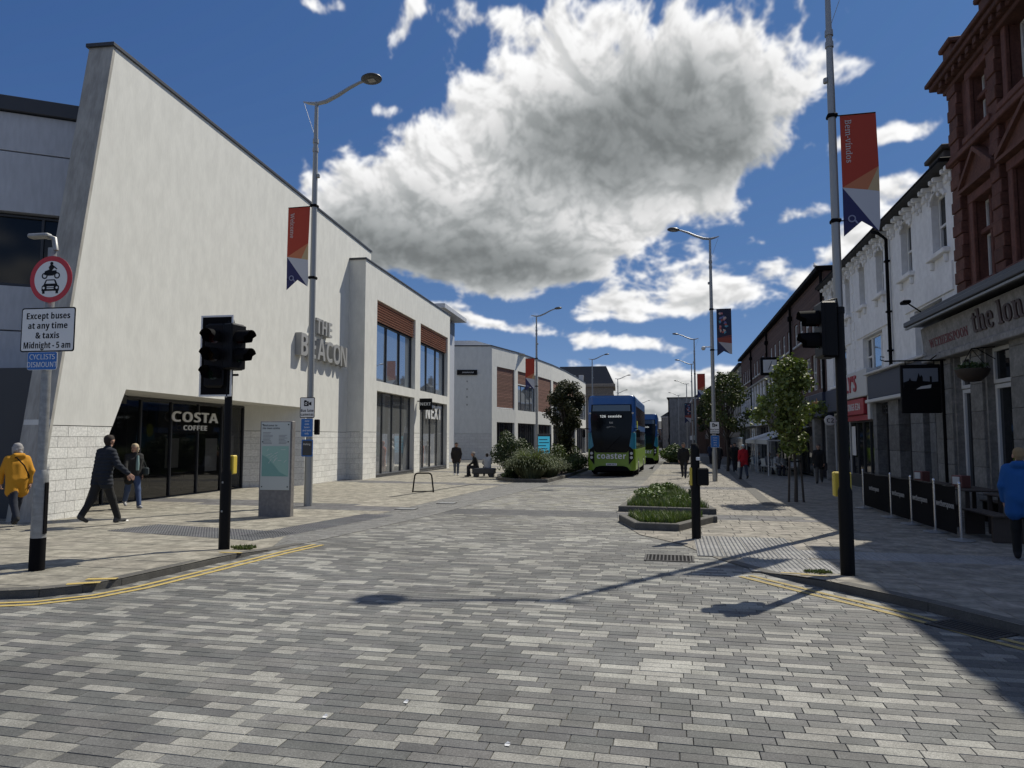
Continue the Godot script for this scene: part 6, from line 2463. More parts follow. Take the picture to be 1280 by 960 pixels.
	for q in [[5.9, -42.2], [5.7, -44.0], [5.5, -46.4], [5.7, -48.6]]:
		var lab: String = "small round cafe table " + ["nearest the young tree", "second from the young tree", "beside the red jacketed walker", "at the far end of the awnings"][k3]
		k3 += 1
		if ct == null:
			ct = thing("cafe_table", lab, "table", place(q[0], q[1], 0.0, 0.02), "tables outside the cafe")
			var s := MB.new()
			s.lathe([Vector2(0, 0.70), Vector2(0.34, 0.70), Vector2(0.35, 0.72), Vector2(0.34, 0.735), Vector2(0, 0.735)], Vector3.ZERO, 18)
			obj("top", s, M.off_white, ct)
			var l := MB.new()
			l.rod(Vector3(0, 0.02, 0), Vector3(0, 0.7, 0), 0.03, 8)
			l.lathe([Vector2(0.22, 0), Vector2(0.2, 0.03), Vector2(0, 0.05)], Vector3.ZERO, 12)
			obj("pedestal", l, M.charcoal, ct)
		else:
			dup(ct, place(q[0], q[1], 0.0, 0.02), lab)


func cycle_stand() -> void:
	var t := thing("cycle_stand", "brushed steel cycle stand hoop standing alone on the left paving", "cycle stand", place(-8.48, -23.7, 16.0, 0.02))
	var b := MB.new()
	var pts := [Vector3(-0.36, 0, 0), Vector3(-0.31, 0.45, 0), Vector3(-0.29, 0.58, 0), Vector3(-0.25, 0.64, 0), Vector3(-0.18, 0.66, 0), Vector3(0.18, 0.66, 0), Vector3(0.25, 0.64, 0), Vector3(0.29, 0.58, 0), Vector3(0.31, 0.45, 0), Vector3(0.36, 0, 0)]
	b.tube(pts, 0.026, 10)
	obj("hoop", b, M.dull_black, t)
	var c := MB.new()
	c.rod(Vector3(-0.36, 0.03, 0), Vector3(0.36, 0.03, 0), 0.018, 8)
	obj("foot_rail", c, M.dull_black, t)


func display() -> void:
	var t := thing("digital_display", "black framed bus display with a bright cyan screen behind the shrubs", "display", place(-9.94, -56.0, 8.0))
	var b := MB.new()
	b.box(Vector3(1.15, 2.5, 0.22), Vector3(0, 1.25, 0), 0.03)
	obj("case", b, M.charcoal, t)
	var s := MB.new()
	s.slab(Vector3(-0.46, 0.95, 0.112), Vector3(0.46, 2.3, 0.116))
	var m := paint(0.02, 0.12, 0.16, 0.2)
	m.emission_enabled = true
	m.emission = Color(0.20, 0.55, 0.66)
	m.emission_energy_multiplier = 0.8
	var o := obj("screen", s, m, t)
	var l := MB.new()
	for k in 5:
		l.slab(Vector3(-0.4, 1.05 + k * 0.24, 0.116), Vector3(0.4 - 0.12 * (k % 3), 1.12 + k * 0.24, 0.118))
	obj("screen_rows", l, paint(0.01, 0.05, 0.09, 0.3), o)


# ---------------------------------------------------------------- vehicles
func rounded(hx: float, y0: float, y1: float, r: float, z: float) -> Array:
	var p := []
	for q in [[1, 1, 0.0], [-1, 1, 0.25], [-1, 0, 0.5], [1, 0, 0.75]]:
		for k in 5:
			var a: float = TAU * (q[2] + 0.25 * k / 4.0)
			p.append(Vector3(q[0] * (hx - r) + cos(a) * r, (y1 - r if q[1] else y0 + r) + sin(a) * r, z))
	return p


func bus(called: String, label: String, T: Transform3D) -> Node3D:
	var t := thing(called, label, "bus", T, "blue and green double decker buses in line")
	var green := paint(0.17, 0.30, 0.012, 0.25)
	var blue := paint(0.012, 0.10, 0.33, 0.22)
	var teal := paint(0.02, 0.22, 0.34, 0.25)
	var side_grey := paint(0.36, 0.38, 0.40, 0.3)
	for m in [green, blue, teal]:
		m.clearcoat_enabled = true
		m.clearcoat = 0.6
	# body shell in three bands, each a loft from the bowed front back to the tail
	var shell := func(y0: float, y1: float, rt: float, lean0: float, lean1: float) -> MB:
		var b := MB.new()
		var rows := []
		for s in [[0.0, 0.80], [-0.02, 0.90], [-0.08, 0.965], [-0.2, 0.995], [-0.5, 1.0], [-10.6, 1.0], [-10.8, 0.95]]:
			var r := []
			for p in rounded(1.26 * s[1], y0, y1, rt, 0.0):
				var f: float = (p.y - y0) / (y1 - y0)
				var bow: float = -0.10 * pow(p.x / 1.26, 2.0)
				r.append(Vector3(p.x, p.y, s[0] + (lerpf(lean0, lean1, f) + bow if s[0] > -0.3 else 0.0)))
			rows.append(r)
		b.skin(rows)
		for j in range(1, rows[0].size() - 1):
			b.tri(rows[0][0], rows[0][j], rows[0][j + 1])
			b.tri(rows[6][0], rows[6][j + 1], rows[6][j])
		return b
	obj("body", shell.call(0.32, 1.46, 0.05, 0.02, 0.05), green, t)
	obj("middle_body", shell.call(1.45, 2.3, 0.02, 0.05, 0.02), teal, t)
	obj("upper_body", shell.call(2.29, 4.28, 0.16, 0.02, -0.32), blue, t)
	# black glazed mask on the front
	var mk := MB.new()
	var mask := V2([-1.06, 3.80, 1.06, 3.80, 1.10, 3.0, 1.04, 2.2, 0.88, 1.34, 0.78, 1.26, -0.78, 1.26, -0.88, 1.34, -1.04, 2.2, -1.10, 3.0])
	var bent := func(b: MB) -> void:
		for i in b.v.size():
			var p := b.v[i]
			var lean := 0.05 if p.y < 1.46 else (lerpf(0.05, 0.02, (p.y - 1.46) / 0.84) if p.y < 2.3 else lerpf(0.02, -0.32, (p.y - 2.3) / 1.98))
			p.z += lean - 0.10 * pow(p.x / 1.26, 2.0)
			b.v[i] = p
	var grid := func(poly: PackedVector2Array, z0: float, z1: float) -> MB:
		var b := MB.new()
		for k in 12:
			for j in 12:
				var c := V2([-1.26 + k * 0.21, 0.2 + j * 0.35, -1.05 + k * 0.21, 0.2 + j * 0.35, -1.05 + k * 0.21, 0.55 + j * 0.35, -1.26 + k * 0.21, 0.55 + j * 0.35])
				for bit in Geometry2D.intersect_polygons(poly, c):
					b.prism(bit, z0, z1)
		bent.call(b)
		return b
	obj("windscreen", grid.call(mask, 0.0, 0.03), paint(0.004, 0.005, 0.007, 0.06), t).get_active_material(0).metallic_specular = 0.3
	obj("upper_windscreen", grid.call(V2([-1.0, 3.44, 1.0, 3.44, 0.98, 3.76, -0.98, 3.76]), 0.03, 0.036), paint(0.10, 0.12, 0.14, 0.05, 0.4), t)
	var gh := MB.new()
	gh.slab(Vector3(-0.66, 3.06, -0.08), Vector3(0.62, 3.26, -0.062))
	var gho := obj("destination_display", gh, M.black, t)
	var led := paint(0.8, 0.8, 0.78, 0.5)
	led.emission_enabled = true
	led.emission = Color(0.9, 0.92, 0.9)
	led.emission_energy_multiplier = 0.35
	lettering("destination_lettering", "126  seaside", 0.125, at(-0.02, 3.10, -0.052), led, gho, 0.008, 1.15)
	lettering("windscreen_lettering", "126", 0.09, at(0.0, 2.78, 0.05), M.off_white, t, 0.004)
	var rays := MB.new()
	for k in 7:
		var a := PI * (0.12 + 0.76 * k / 6.0)
		rays.prism(V2([cos(a) * 0.1 - 0.01, 2.52 + sin(a) * 0.05, cos(a) * 0.28 - 0.02, 2.52 + sin(a) * 0.12, cos(a) * 0.28 + 0.02, 2.525 + sin(a) * 0.12]), 0.04, 0.05)
	obj("sun_emblem", rays, M.off_white, t)
	lettering("front_lettering", "coaster", 0.30, at(0.0, 0.93, 0.075), M.sign_white, t, 0.006, 1.02)
	for s in [-1.0, 1.0]:
		var hm: MB = grid.call(V2([s * 0.90, 1.62, s * 1.15, 1.40, s * 1.16, 0.95, s * 0.90, 0.62]), 0.0, 0.035)
		var ho := obj("headlight", hm, M.black, t)
		var ln := MB.new()
		for y in [1.22, 1.0]:
			disc(ln, Vector2(s * 1.04, y), 0.075, 0.03, 0.05, 16)
		bent.call(ln)
		obj("headlight_lens", ln, paint(0.5, 0.52, 0.54, 0.1, 0.3), ho)
		var mr := MB.new()
		mr.tube([Vector3(s * 1.2, 2.5, -0.1), Vector3(s * 1.38, 2.52, 0.12)], 0.03, 6)
		mr.box(Vector3(0.16, 0.42, 0.12), Vector3(s * 1.42, 2.25, 0.16), 0.04)
		obj("mirror", mr, M.black, t)
		var mk2 := MB.new()
		disc(mk2, Vector2(s * 1.12, 3.33), 0.05, -0.2, -0.14, 12)
		obj("marker_light", mk2, M.off_white, t)
	obj("bumper", grid.call(V2([-0.98, 0.30, 0.98, 0.30, 0.82, 0.50, 0.6, 0.56, -0.6, 0.56, -0.82, 0.50]), 0.0, 0.02), M.dull_black, t)
	var np := MB.new()
	np.slab(Vector3(-0.28, 0.58, 0.05), Vector3(0.28, 0.70, 0.075), 0.004)
	var npo := obj("number_plate", np, M.sign_white, t)
	lettering("plate_lettering", "SN66 WLZ", 0.075, at(0.0, 0.605, 0.076), M.black, npo, 0.002, 0.95)
	var wp := MB.new()
	wp.rod(Vector3(-0.3, 1.34, 0.08), Vector3(0.5, 2.1, 0.09), 0.012, 5)
	wp.rod(Vector3(0.35, 1.34, 0.08), Vector3(-0.3, 1.5, 0.09), 0.012, 5)
	obj("wiper", wp, M.dull_black, t)
	# side windows, wheels and skirt
	for s in [-1.0, 1.0]:
		for k in 6:
			var w := MB.new()
			w.slab(Vector3(s * 1.255, 2.72, -0.75 - k * 1.62), Vector3(s * 1.267, 3.72, -2.27 - k * 1.62), 0.004)
			obj("upper_window", w, M.glass, t)
			if k > 0 or s > 0:
				var l := MB.new()
				l.slab(Vector3(s * 1.255, 1.45, -0.55 - k * 1.62), Vector3(s * 1.268, 2.4, -2.05 - k * 1.62), 0.004)
				obj("lower_window", l, M.glass, t)
		var pan := MB.new()
		pan.slab(Vector3(s * 1.255, 0.4, -1.4), Vector3(s * 1.264, 1.4, -10.4))
		obj("side_panel", pan, green, t)
		for z in [-2.5, -8.0]:
			var w := MB.new()
			w.T = Transform3D(Basis(Vector3(0, 0, 1), PI / 2), Vector3(s * 1.14, 0.49, z))
			w.lathe([Vector2(0, -0.13), Vector2(0.44, -0.13), Vector2(0.49, -0.09), Vector2(0.49, 0.09), Vector2(0.44, 0.13), Vector2(0, 0.13)], Vector3.ZERO, 24)
			var wo := obj("wheel", w, M.rubber, t)
			var rm := MB.new()
			rm.T = Transform3D(Basis(Vector3(0, 0, 1), PI / 2), Vector3(s * 1.14, 0.49, z))
			rm.lathe([Vector2(0, -0.14), Vector2(0.26, -0.145), Vector2(0.27, 0.145), Vector2(0, 0.14)], Vector3.ZERO, 18)
			obj("rim", rm, M.steel, wo)
		var sb := MB.new()
		sb.T = Transform3D(Basis(Vector3.UP, s * PI / 2), Vector3(s * 1.268, 2.55, -1.6))
		disc(sb, Vector2.ZERO, 0.4, 0, 0.006, 20)
		obj("sun_emblem", sb, paint(0.48, 0.50, 0.05, 0.3), t)
	var un := MB.new()
	un.slab(Vector3(-1.1, 0.2, -10.5), Vector3(1.1, 0.4, -0.4))
	obj("underside", un, M.dull_black, t)
	return t


# ---------------------------------------------------------------- planting
func kerbed_bed(called: String, label: String, poly: PackedVector2Array, high: float) -> Node3D:
	var t := thing(called, label, "planting bed")
	var n := poly.size()
	for k in n:
		var a := poly[k]
		var b := poly[(k + 1) % n]
		var l := a.distance_to(b)
		var m := maxi(1, int(l / 0.9))
		var nrm := (b - a).normalized().orthogonal() * 0.15
		var c := Vector2.ZERO
		for p in poly:
			c += p / n
		if nrm.dot(c - a) < 0.0:
			nrm = -nrm
		for j in m:
			var p := a.lerp(b, (j + 0.006) / m)
			var q := a.lerp(b, (j + 0.994) / m)
			var s := MB.new()
			s.col = Color.WHITE * rng.randf_range(0.9, 1.15)
			var mid := on((p.x + q.x) / 2 + nrm.x / 2, (p.y + q.y) / 2 + nrm.y / 2)
			s.T = Transform3D(frame(Vector3.ZERO, Vector3(q.x - p.x, 0, q.y - p.y)).basis, mid)
			s.box(Vector3(p.distance_to(q), high + 0.2, 0.15), Vector3(0, high / 2 - 0.1, 0), 0.015)
			obj("kerbstone", s, M.kerb, t)
	var inner := Geometry2D.offset_polygon(poly, -0.14)
	if inner.size():
		sheet("soil", inner[0], high - 0.06, M.soil, t)
	return t


func grass_patch(label: String, poly: PackedVector2Array, base: float, n: int, tall: float, sd: int, tint: Color) -> void:
	var g := RandomNumberGenerator.new()
	g.seed = sd
	var b := MB.new()
	var lo := poly[0]
	var hi := poly[0]
	for p in poly:
		lo = lo.min(p)
		hi = hi.max(p)
	for k in n:
		var p := Vector2(g.randf_range(lo.x, hi.x), g.randf_range(lo.y, hi.y))
		if not Geometry2D.is_point_in_polygon(p, poly):
			continue
		blade(b, on(p.x, p.y, base), tall * g.randf_range(0.5, 1.3), 0.012, tint, g)
	var o := obj("grass", b, M.leaf)
	tag(o, label, "grass", "", "stuff")


func blade(b: MB, p: Vector3, h: float, w: float, tint: Color, g: RandomNumberGenerator, lean := 0.45) -> void:
	var a := g.randf() * TAU
	var d := Vector3(cos(a), 0, sin(a))
	var s := Vector3(-sin(a), 0, cos(a)) * w
	var f := h * lean * g.randf_range(0.2, 1.4)
	b.col = (tint * g.randf_range(0.65, 1.4)).lerp(Color(0.22, 0.20, 0.09), g.randf() * 0.3)
	var m := p + Vector3(0, h * 0.6, 0) + d * f * 0.35
	var e := p + Vector3(0, h, 0) + d * f
	b.tri(p - s, p + s, m + s * 0.7)
	b.tri(p - s, m + s * 0.7, m - s * 0.7)
	b.tri(m - s * 0.7, m + s * 0.7, e)


func shrub(called: String, label: String, x: float, z: float, r: Vector3, n: int, size: float, tint: Color, sd: int, group := "") -> void:
	var t := thing(called, label, "shrub", place(x, z, 0.0, 0.05), group)
	var g := RandomNumberGenerator.new()
	g.seed = sd
	var st := MB.new()
	for k in 7:
		var a := g.randf() * TAU
		st.tube([Vector3(0, -0.1, 0), Vector3(cos(a) * r.x * 0.3, r.y * 0.8, sin(a) * r.z * 0.3), Vector3(cos(a) * r.x * 0.6, r.y * 1.3, sin(a) * r.z * 0.6)], [0.02, 0.014, 0.006], 5)
	obj("stem", st, M.bark, t)
	var b := MB.new()
	var lumps := []
	for k in 9:
		lumps.append(Vector3(g.randfn() * 0.42, g.randf_range(0.35, 1.55), g.randfn() * 0.42))
	for k in n:
		var l: Vector3 = lumps[k % 9]
		var d := Vector3(g.randfn(), g.randfn(), g.randfn()).normalized()
		var p := l * r + d * pow(g.randf(), 0.4) * r * 0.48
		if p.y > 0.0:
			leaf(b, p, d, size * g.randf_range(0.7, 1.3), tint, g)
	obj("foliage", b, M.leaf, t).set_meta("kind", "stuff")


func tussock(label: String, x: float, z: float, r: float, h: float, n: int, sd: int, tint: Color, group := "") -> void:
	var t := thing("ornamental_grass", label, "shrub", place(x, z, 0.0, 0.05), group)
	var g := RandomNumberGenerator.new()
	g.seed = sd
	var b := MB.new()
	for k in n:
		var a := g.randf() * TAU
		var q := sqrt(g.randf()) * 0.35 * r
		var p := Vector3(cos(a) * q, 0, sin(a) * q)
		var f := g.randf()
		var d := Vector3(cos(a + g.randfn() * 0.4), 0, sin(a + g.randfn() * 0.4))
		var hh := h * g.randf_range(0.7, 1.1) * (1.0 - 0.4 * f)
		var e := p + d * r * (0.25 + 0.75 * f) + Vector3(0, hh * (1.0 - 0.25 * f), 0)
		var m := p + d * r * (0.25 + 0.75 * f) * 0.4 + Vector3(0, hh * 0.72, 0)
		var s := Vector3(-d.z, 0, d.x) * 0.017
		b.col = (tint * g.randf_range(0.6, 1.5)).lerp(Color(0.26, 0.24, 0.12), g.randf() * 0.4)
		b.tri(p - s, p + s, m + s)
		b.tri(p - s, m + s, m - s)
		b.tri(m - s, m + s, e)
		if k % 3 == 0:
			b.ball(e, Vector3(0.02, 0.05, 0.02), 4, 3)
	obj("blades", b, M.leaf, t).set_meta("kind", "stuff")


# a tree of forked limbs that carry clumps of leaves
func tree(called: String, label: String, x: float, z: float, th: float, tr: float, clumps: Array, n: int, size: float, tint: Color, sd: int, group := "") -> Node3D:
	var t := thing(called, label, "tree", place(x, z, 0.0, 0.02), group)
	var g := RandomNumberGenerator.new()
	g.seed = sd
	var tk := MB.new()
	tk.tube([Vector3(0, -0.1, 0), Vector3(tr * 0.6, th * 0.4, -tr * 0.4), Vector3(-tr * 0.2, th * 0.8, tr * 0.5), Vector3(0, th * 1.25, 0)], [tr * 1.3, tr, tr * 0.85, tr * 0.55], 9)
	obj("trunk", tk, M.bark, t)
	var lb := MB.new()
	var b := MB.new()
	for q in clumps:
		var c: Vector3 = q[0]
		var r: Vector3 = q[1]
		var from := Vector3(0, th * g.randf_range(0.75, 1.2), 0)
		lb.tube([from, from.lerp(c, 0.55) + Vector3(g.randfn(), g.randfn(), g.randfn()) * 0.08, c + Vector3(0, r.y * 0.2, 0)], [tr * 0.45, tr * 0.28, tr * 0.1], 5)
		for k in n:
			var d := Vector3(g.randfn(), g.randfn(), g.randfn()).normalized()
			leaf(b, c + d * pow(g.randf(), 0.5) * r * g.randf_range(0.75, 1.12), d, size * g.randf_range(0.7, 1.3), tint, g)
	obj("limbs", lb, M.bark, t)
	obj("crown", b, M.leaf, t).set_meta("kind", "stuff")
	return t


func planting() -> void:
	# left island
	var isle := V2([-8.7, -35.4, -8.0, -32.6, -6.9, -31.1, -5.35, -31.0, -5.2, -36.0, -5.35, -47.0, -6.2, -50.5, -8.6, -50.0])
	kerbed_bed("planted_island", "kerbed planting island with shrubs and a dark tree beside the bus", isle, 0.16)
	grass_patch("short turf along the left edge of the planted island", V2([-8.5, -35.6, -7.9, -33.0, -7.3, -33.5, -7.6, -37.0, -8.4, -37.0]), 0.12, 2600, 0.13, 41, Color(0.08, 0.13, 0.03))
	tussock("large pale arching grass clump at the front of the planted island", -6.35, -32.4, 1.15, 1.45, 2600, 3, Color(0.15, 0.185, 0.105))
	tussock("smaller arching grass clump behind the large one", -5.9, -34.6, 0.9, 1.2, 1400, 4, Color(0.145, 0.18, 0.105))
	shrub("flowering_shrub", "dark rounded shrub left of the pale grass clump", -7.5, -34.2, Vector3(0.95, 1.1, 0.95), 4200, 0.075, Color(0.038, 0.062, 0.022), 5)
	shrub("tall_shrub", "tall loose shrub in front of the lamp column in the island", -8.0, -36.4, Vector3(0.75, 1.2, 0.8), 4200, 0.08, Color(0.06, 0.085, 0.035), 6)
	shrub("low_shrub", "low spreading shrub under the dark tree by the bus", -6.0, -39.2, Vector3(1.0, 0.85, 1.2), 4200, 0.075, Color(0.07, 0.10, 0.03), 7)
	shrub("low_shrub", "low dark shrub at the kerb corner of the island", -7.55, -32.9, Vector3(0.45, 0.35, 0.45), 1400, 0.06, Color(0.035, 0.058, 0.02), 8)
	shrub("low_shrub", "low shrub behind the trunk at the far end of the island", -6.3, -44.0, Vector3(1.1, 0.8, 1.1), 3000, 0.08, Color(0.065, 0.095, 0.03), 9)
	var cl := []
	var g := RandomNumberGenerator.new()
	g.seed = 12
	for k in 64:
		var f := g.randf()
		var y := lerpf(0.7, 5.15, pow(f, 0.6))
		var w := (0.38 + 0.75 * smoothstep(1.6, 3.9, y)) * (1.0 - 0.55 * smoothstep(4.3, 5.4, y))
		var a := g.randf() * TAU
		var q := sqrt(g.randf()) * w * 0.95
		cl.append([Vector3(cos(a) * q, y, sin(a) * q), Vector3.ONE * g.randf_range(0.3, 0.5)])
	tree("upright_tree", "dense dark upright tree standing in the island left of the bus", -6.15, -42.0, 1.2, 0.11, cl, 260, 0.085, Color(0.046, 0.052, 0.020), 13)
	# right beds
	kerbed_bed("front_bed", "small wedge shaped kerbed grass bed behind the slim black post", bed_b, 0.15)
	grass_patch("rough grass filling the small front bed", Geometry2D.offset_polygon(bed_b, -0.17)[0], 0.1, 5200, 0.17, 42, Color(0.085, 0.13, 0.03))
	kerbed_bed("rear_bed", "longer kerbed bed with spreading shrubs behind the small grass bed", bed_a, 0.15)
	grass_patch("rough grass round the shrubs of the rear bed", Geometry2D.offset_polygon(bed_a, -0.17)[0], 0.1, 9000, 0.20, 43, Color(0.075, 0.12, 0.03))
	shrub("spreading_shrub", "pale green spreading shrub at the left of the rear bed", -0.4, -20.4, Vector3(0.55, 0.24, 0.9), 2200, 0.055, Color(0.105, 0.155, 0.05), 21)
	shrub("spreading_shrub", "smaller spreading shrub beside the slim black post", 0.15, -19.6, Vector3(0.42, 0.16, 0.6), 1300, 0.05, Color(0.095, 0.14, 0.04), 22)
	shrub("spreading_shrub", "spreading shrub at the far end of the rear bed", -0.35, -23.6, Vector3(0.42, 0.22, 1.1), 1600, 0.06, Color(0.09, 0.14, 0.04), 23)
	shrub("weedy_plant", "thin weedy plant at the right edge of the rear bed", 0.55, -20.0, Vector3(0.2, 0.5, 0.2), 300, 0.05, Color(0.07, 0.11, 0.04), 24)
	var fb := V2([-0.75, -62.0, 1.5, -62.0, 1.2, -74.0, -0.6, -74.0])
	kerbed_bed("far_bed", "far kerbed bed in the right pavement beyond the second bus", fb, 0.15)
	shrub("far_shrub", "broad green shrub filling the far bed", 0.3, -64.5, Vector3(1.35, 0.75, 2.2), 5200, 0.10, Color(0.075, 0.115, 0.035), 25)
	shrub("far_shrub", "second broad shrub behind the first in the far bed", 0.2, -70.5, Vector3(1.2, 0.9, 2.0), 3000, 0.11, Color(0.06, 0.095, 0.03), 26)
	var disc_at := func(x: float, z: float, r: float) -> PackedVector2Array:
		var q := PackedVector2Array()
		for k in 10:
			q.append(Vector2(x + cos(k * 0.628) * r * (0.6 + 0.4 * (k % 2)), z + sin(k * 0.628) * r * 0.6))
		return q
	grass_patch("weeds sprouting at the foot of the left signal pole", disc_at.call(-6.62, -10.2, 0.24), 0.05, 420, 0.05, 51, Color(0.08, 0.11, 0.03))
	grass_patch("weeds along the kerb beside the right signal pole", disc_at.call(1.85, -10.15, 0.2), 0.03, 300, 0.03, 52, Color(0.07, 0.10, 0.03))
	# young staked tree
	var c2 := []
	for k in 48:
		var y := lerpf(1.5, 4.1, pow(g.randf(), 0.7))
		var w := 1.02 * sin(PI * clampf((y - 1.15) / 3.2, 0.05, 0.97)) * (1.1 if y < 2.9 else 0.78)
		var a := g.randf() * TAU
		var q := sqrt(g.randf()) * w
		c2.append([Vector3(cos(a) * q, y, sin(a) * q), Vector3.ONE * g.randf_range(0.22, 0.40)])
	var yt := tree("staked_tree", "young leafy tree with two stakes on the shaded pavement", 3.53, -22.47, 1.7, 0.045, c2, 120, 0.08, Color(0.125, 0.165, 0.042), 14)
	for s in [[-0.21, 0.05], [0.23, -0.06]]:
		var st := MB.new()
		st.tube([Vector3(s[0], -0.1, s[1]), Vector3(s[0] * 0.72, 1.28, s[1])], [0.032, 0.03], 8)
		obj("stake", st, M.bark, yt)
	var tie := MB.new()
	tie.box(Vector3(0.36, 0.05, 0.03), Vector3(0, 1.18, 0.0), 0.005)
	obj("stake_tie", tie, M.rubber, yt)
	var c3 := []
	for k in 46:
		var y := lerpf(2.0, 6.0, sqrt(g.randf()))
		var w := 1.5 * sin(PI * clampf((y - 1.3) / 5.2, 0.05, 0.97))
		var a := g.randf() * TAU
		var q := sqrt(g.randf()) * w
		c3.append([Vector3(cos(a) * q, y, sin(a) * q), Vector3.ONE * g.randf_range(0.3, 0.6)])
	tree("street_tree", "darker street tree standing beyond the carnival banner lamp", 3.4, -47.0, 2.2, 0.08, c3, 80, 0.12, Color(0.075, 0.10, 0.03), 15)
	var d3 := []
	for k in 40:
		var y := lerpf(2.0, 6.6, sqrt(g.randf()))
		var w := 1.7 * sin(PI * clampf((y - 1.3) / 5.8, 0.05, 0.97))
		var a := g.randf() * TAU
		var q := sqrt(g.randf()) * w
		d3.append([Vector3(cos(a) * q, y, sin(a) * q), Vector3.ONE * g.randf_range(0.35, 0.7)])
	tree("street_tree", "dark street tree farther up, behind the red banner", 3.6, -70.0, 2.2, 0.09, d3, 80, 0.15, Color(0.04, 0.058, 0.02), 16)
	tree("street_tree", "thin bare looking tree over the second bus at the far end", -5.6, -150.0, 4.0, 0.14, d3.slice(0, 16), 50, 0.22, Color(0.05, 0.05, 0.03), 17)


func birds() -> void:
	for q in [[8.6, 10.5, -23.8, 70.0, Color(0.03, 0.03, 0.035), "dark pigeon perched on the white terrace's chimney", 1.0], [7.0, 9.95, -36.8, 90.0, Color(0.55, 0.55, 0.54), "pale gull standing on the brick terrace's eaves", 1.35], [-1.3, -0.36, -47.0, 30.0, Color(0.06, 0.06, 0.07), "dark pigeon on the road beside the buses", 1.1]]:
		var t := thing("bird", q[5], "bird", Transform3D(Basis(Vector3.UP, deg_to_rad(q[3])) * Basis.from_scale(Vector3.ONE * q[6]), Vector3(q[0], q[1], q[2])))
		var b := MB.new()
		b.col = q[4]
		var rows := []
		for e in [[-0.20, 0.10, 0.012, 0.01], [-0.12, 0.12, 0.035, 0.03], [-0.03, 0.145, 0.065, 0.065], [0.06, 0.16, 0.062, 0.068], [0.11, 0.21, 0.036, 0.042], [0.135, 0.26, 0.03, 0.034], [0.16, 0.275, 0.024, 0.026], [0.20, 0.265, 0.006, 0.006]]:
			var r := []
			for j in 10:
				var a := TAU * j / 10
				r.append(Vector3(e[0], e[1] + sin(a) * e[3], cos(a) * e[2]))
			rows.append(r)
		b.skin(rows)
		obj("body", b, M.cloth, t)
		var l := MB.new()
		for s in [-1, 1]:
			l.rod(Vector3(0.02, 0.0, s * 0.025), Vector3(0.02, 0.11, s * 0.025), 0.006, 5)
		obj("legs", l, M.terracotta, t)


func litter() -> void:
	for q in [[-1.75, -4.55, "tiny white paper scrap on the setts below the centre of the view"], [-2.15, -4.2, "white scrap on the setts left of the centre"], [-0.95, -4.05, "crumpled white tissue on the setts near the bottom edge"]]:
		var b := MB.new()
		var p := on(q[0], q[1], 0.004)
		b.quad(p, p + Vector3(0.026, 0.002, 0.005), p + Vector3(0.03, 0.005, -0.014), p + Vector3(-0.004, 0.003, -0.018))
		b.tri(p + Vector3(0.03, 0.008, -0.02), p + Vector3(0.012, 0.014, -0.03), p + Vector3(-0.004, 0.003, -0.018))
		tag(obj("paper_scrap", b, M.sign_white), q[2], "litter", "white scraps on the setts")


func street_things() -> void:
	litter()
	sign_post()
	signals()
	totem()
	lamps()
	barrier()
	cycle_stand()
	display()
	bus("double_decker_bus", "blue and lime green double decker bus marked coaster at the island", Transform3D(Basis(Vector3.UP, deg_to_rad(-0.6)), on(-3.12, -37.8)))
	bus("double_decker_bus", "second blue and green double decker bus waiting behind the first", Transform3D(Basis(Vector3.UP, deg_to_rad(0.5)), on(-2.45, -62.0)))
	planting()
	birds()


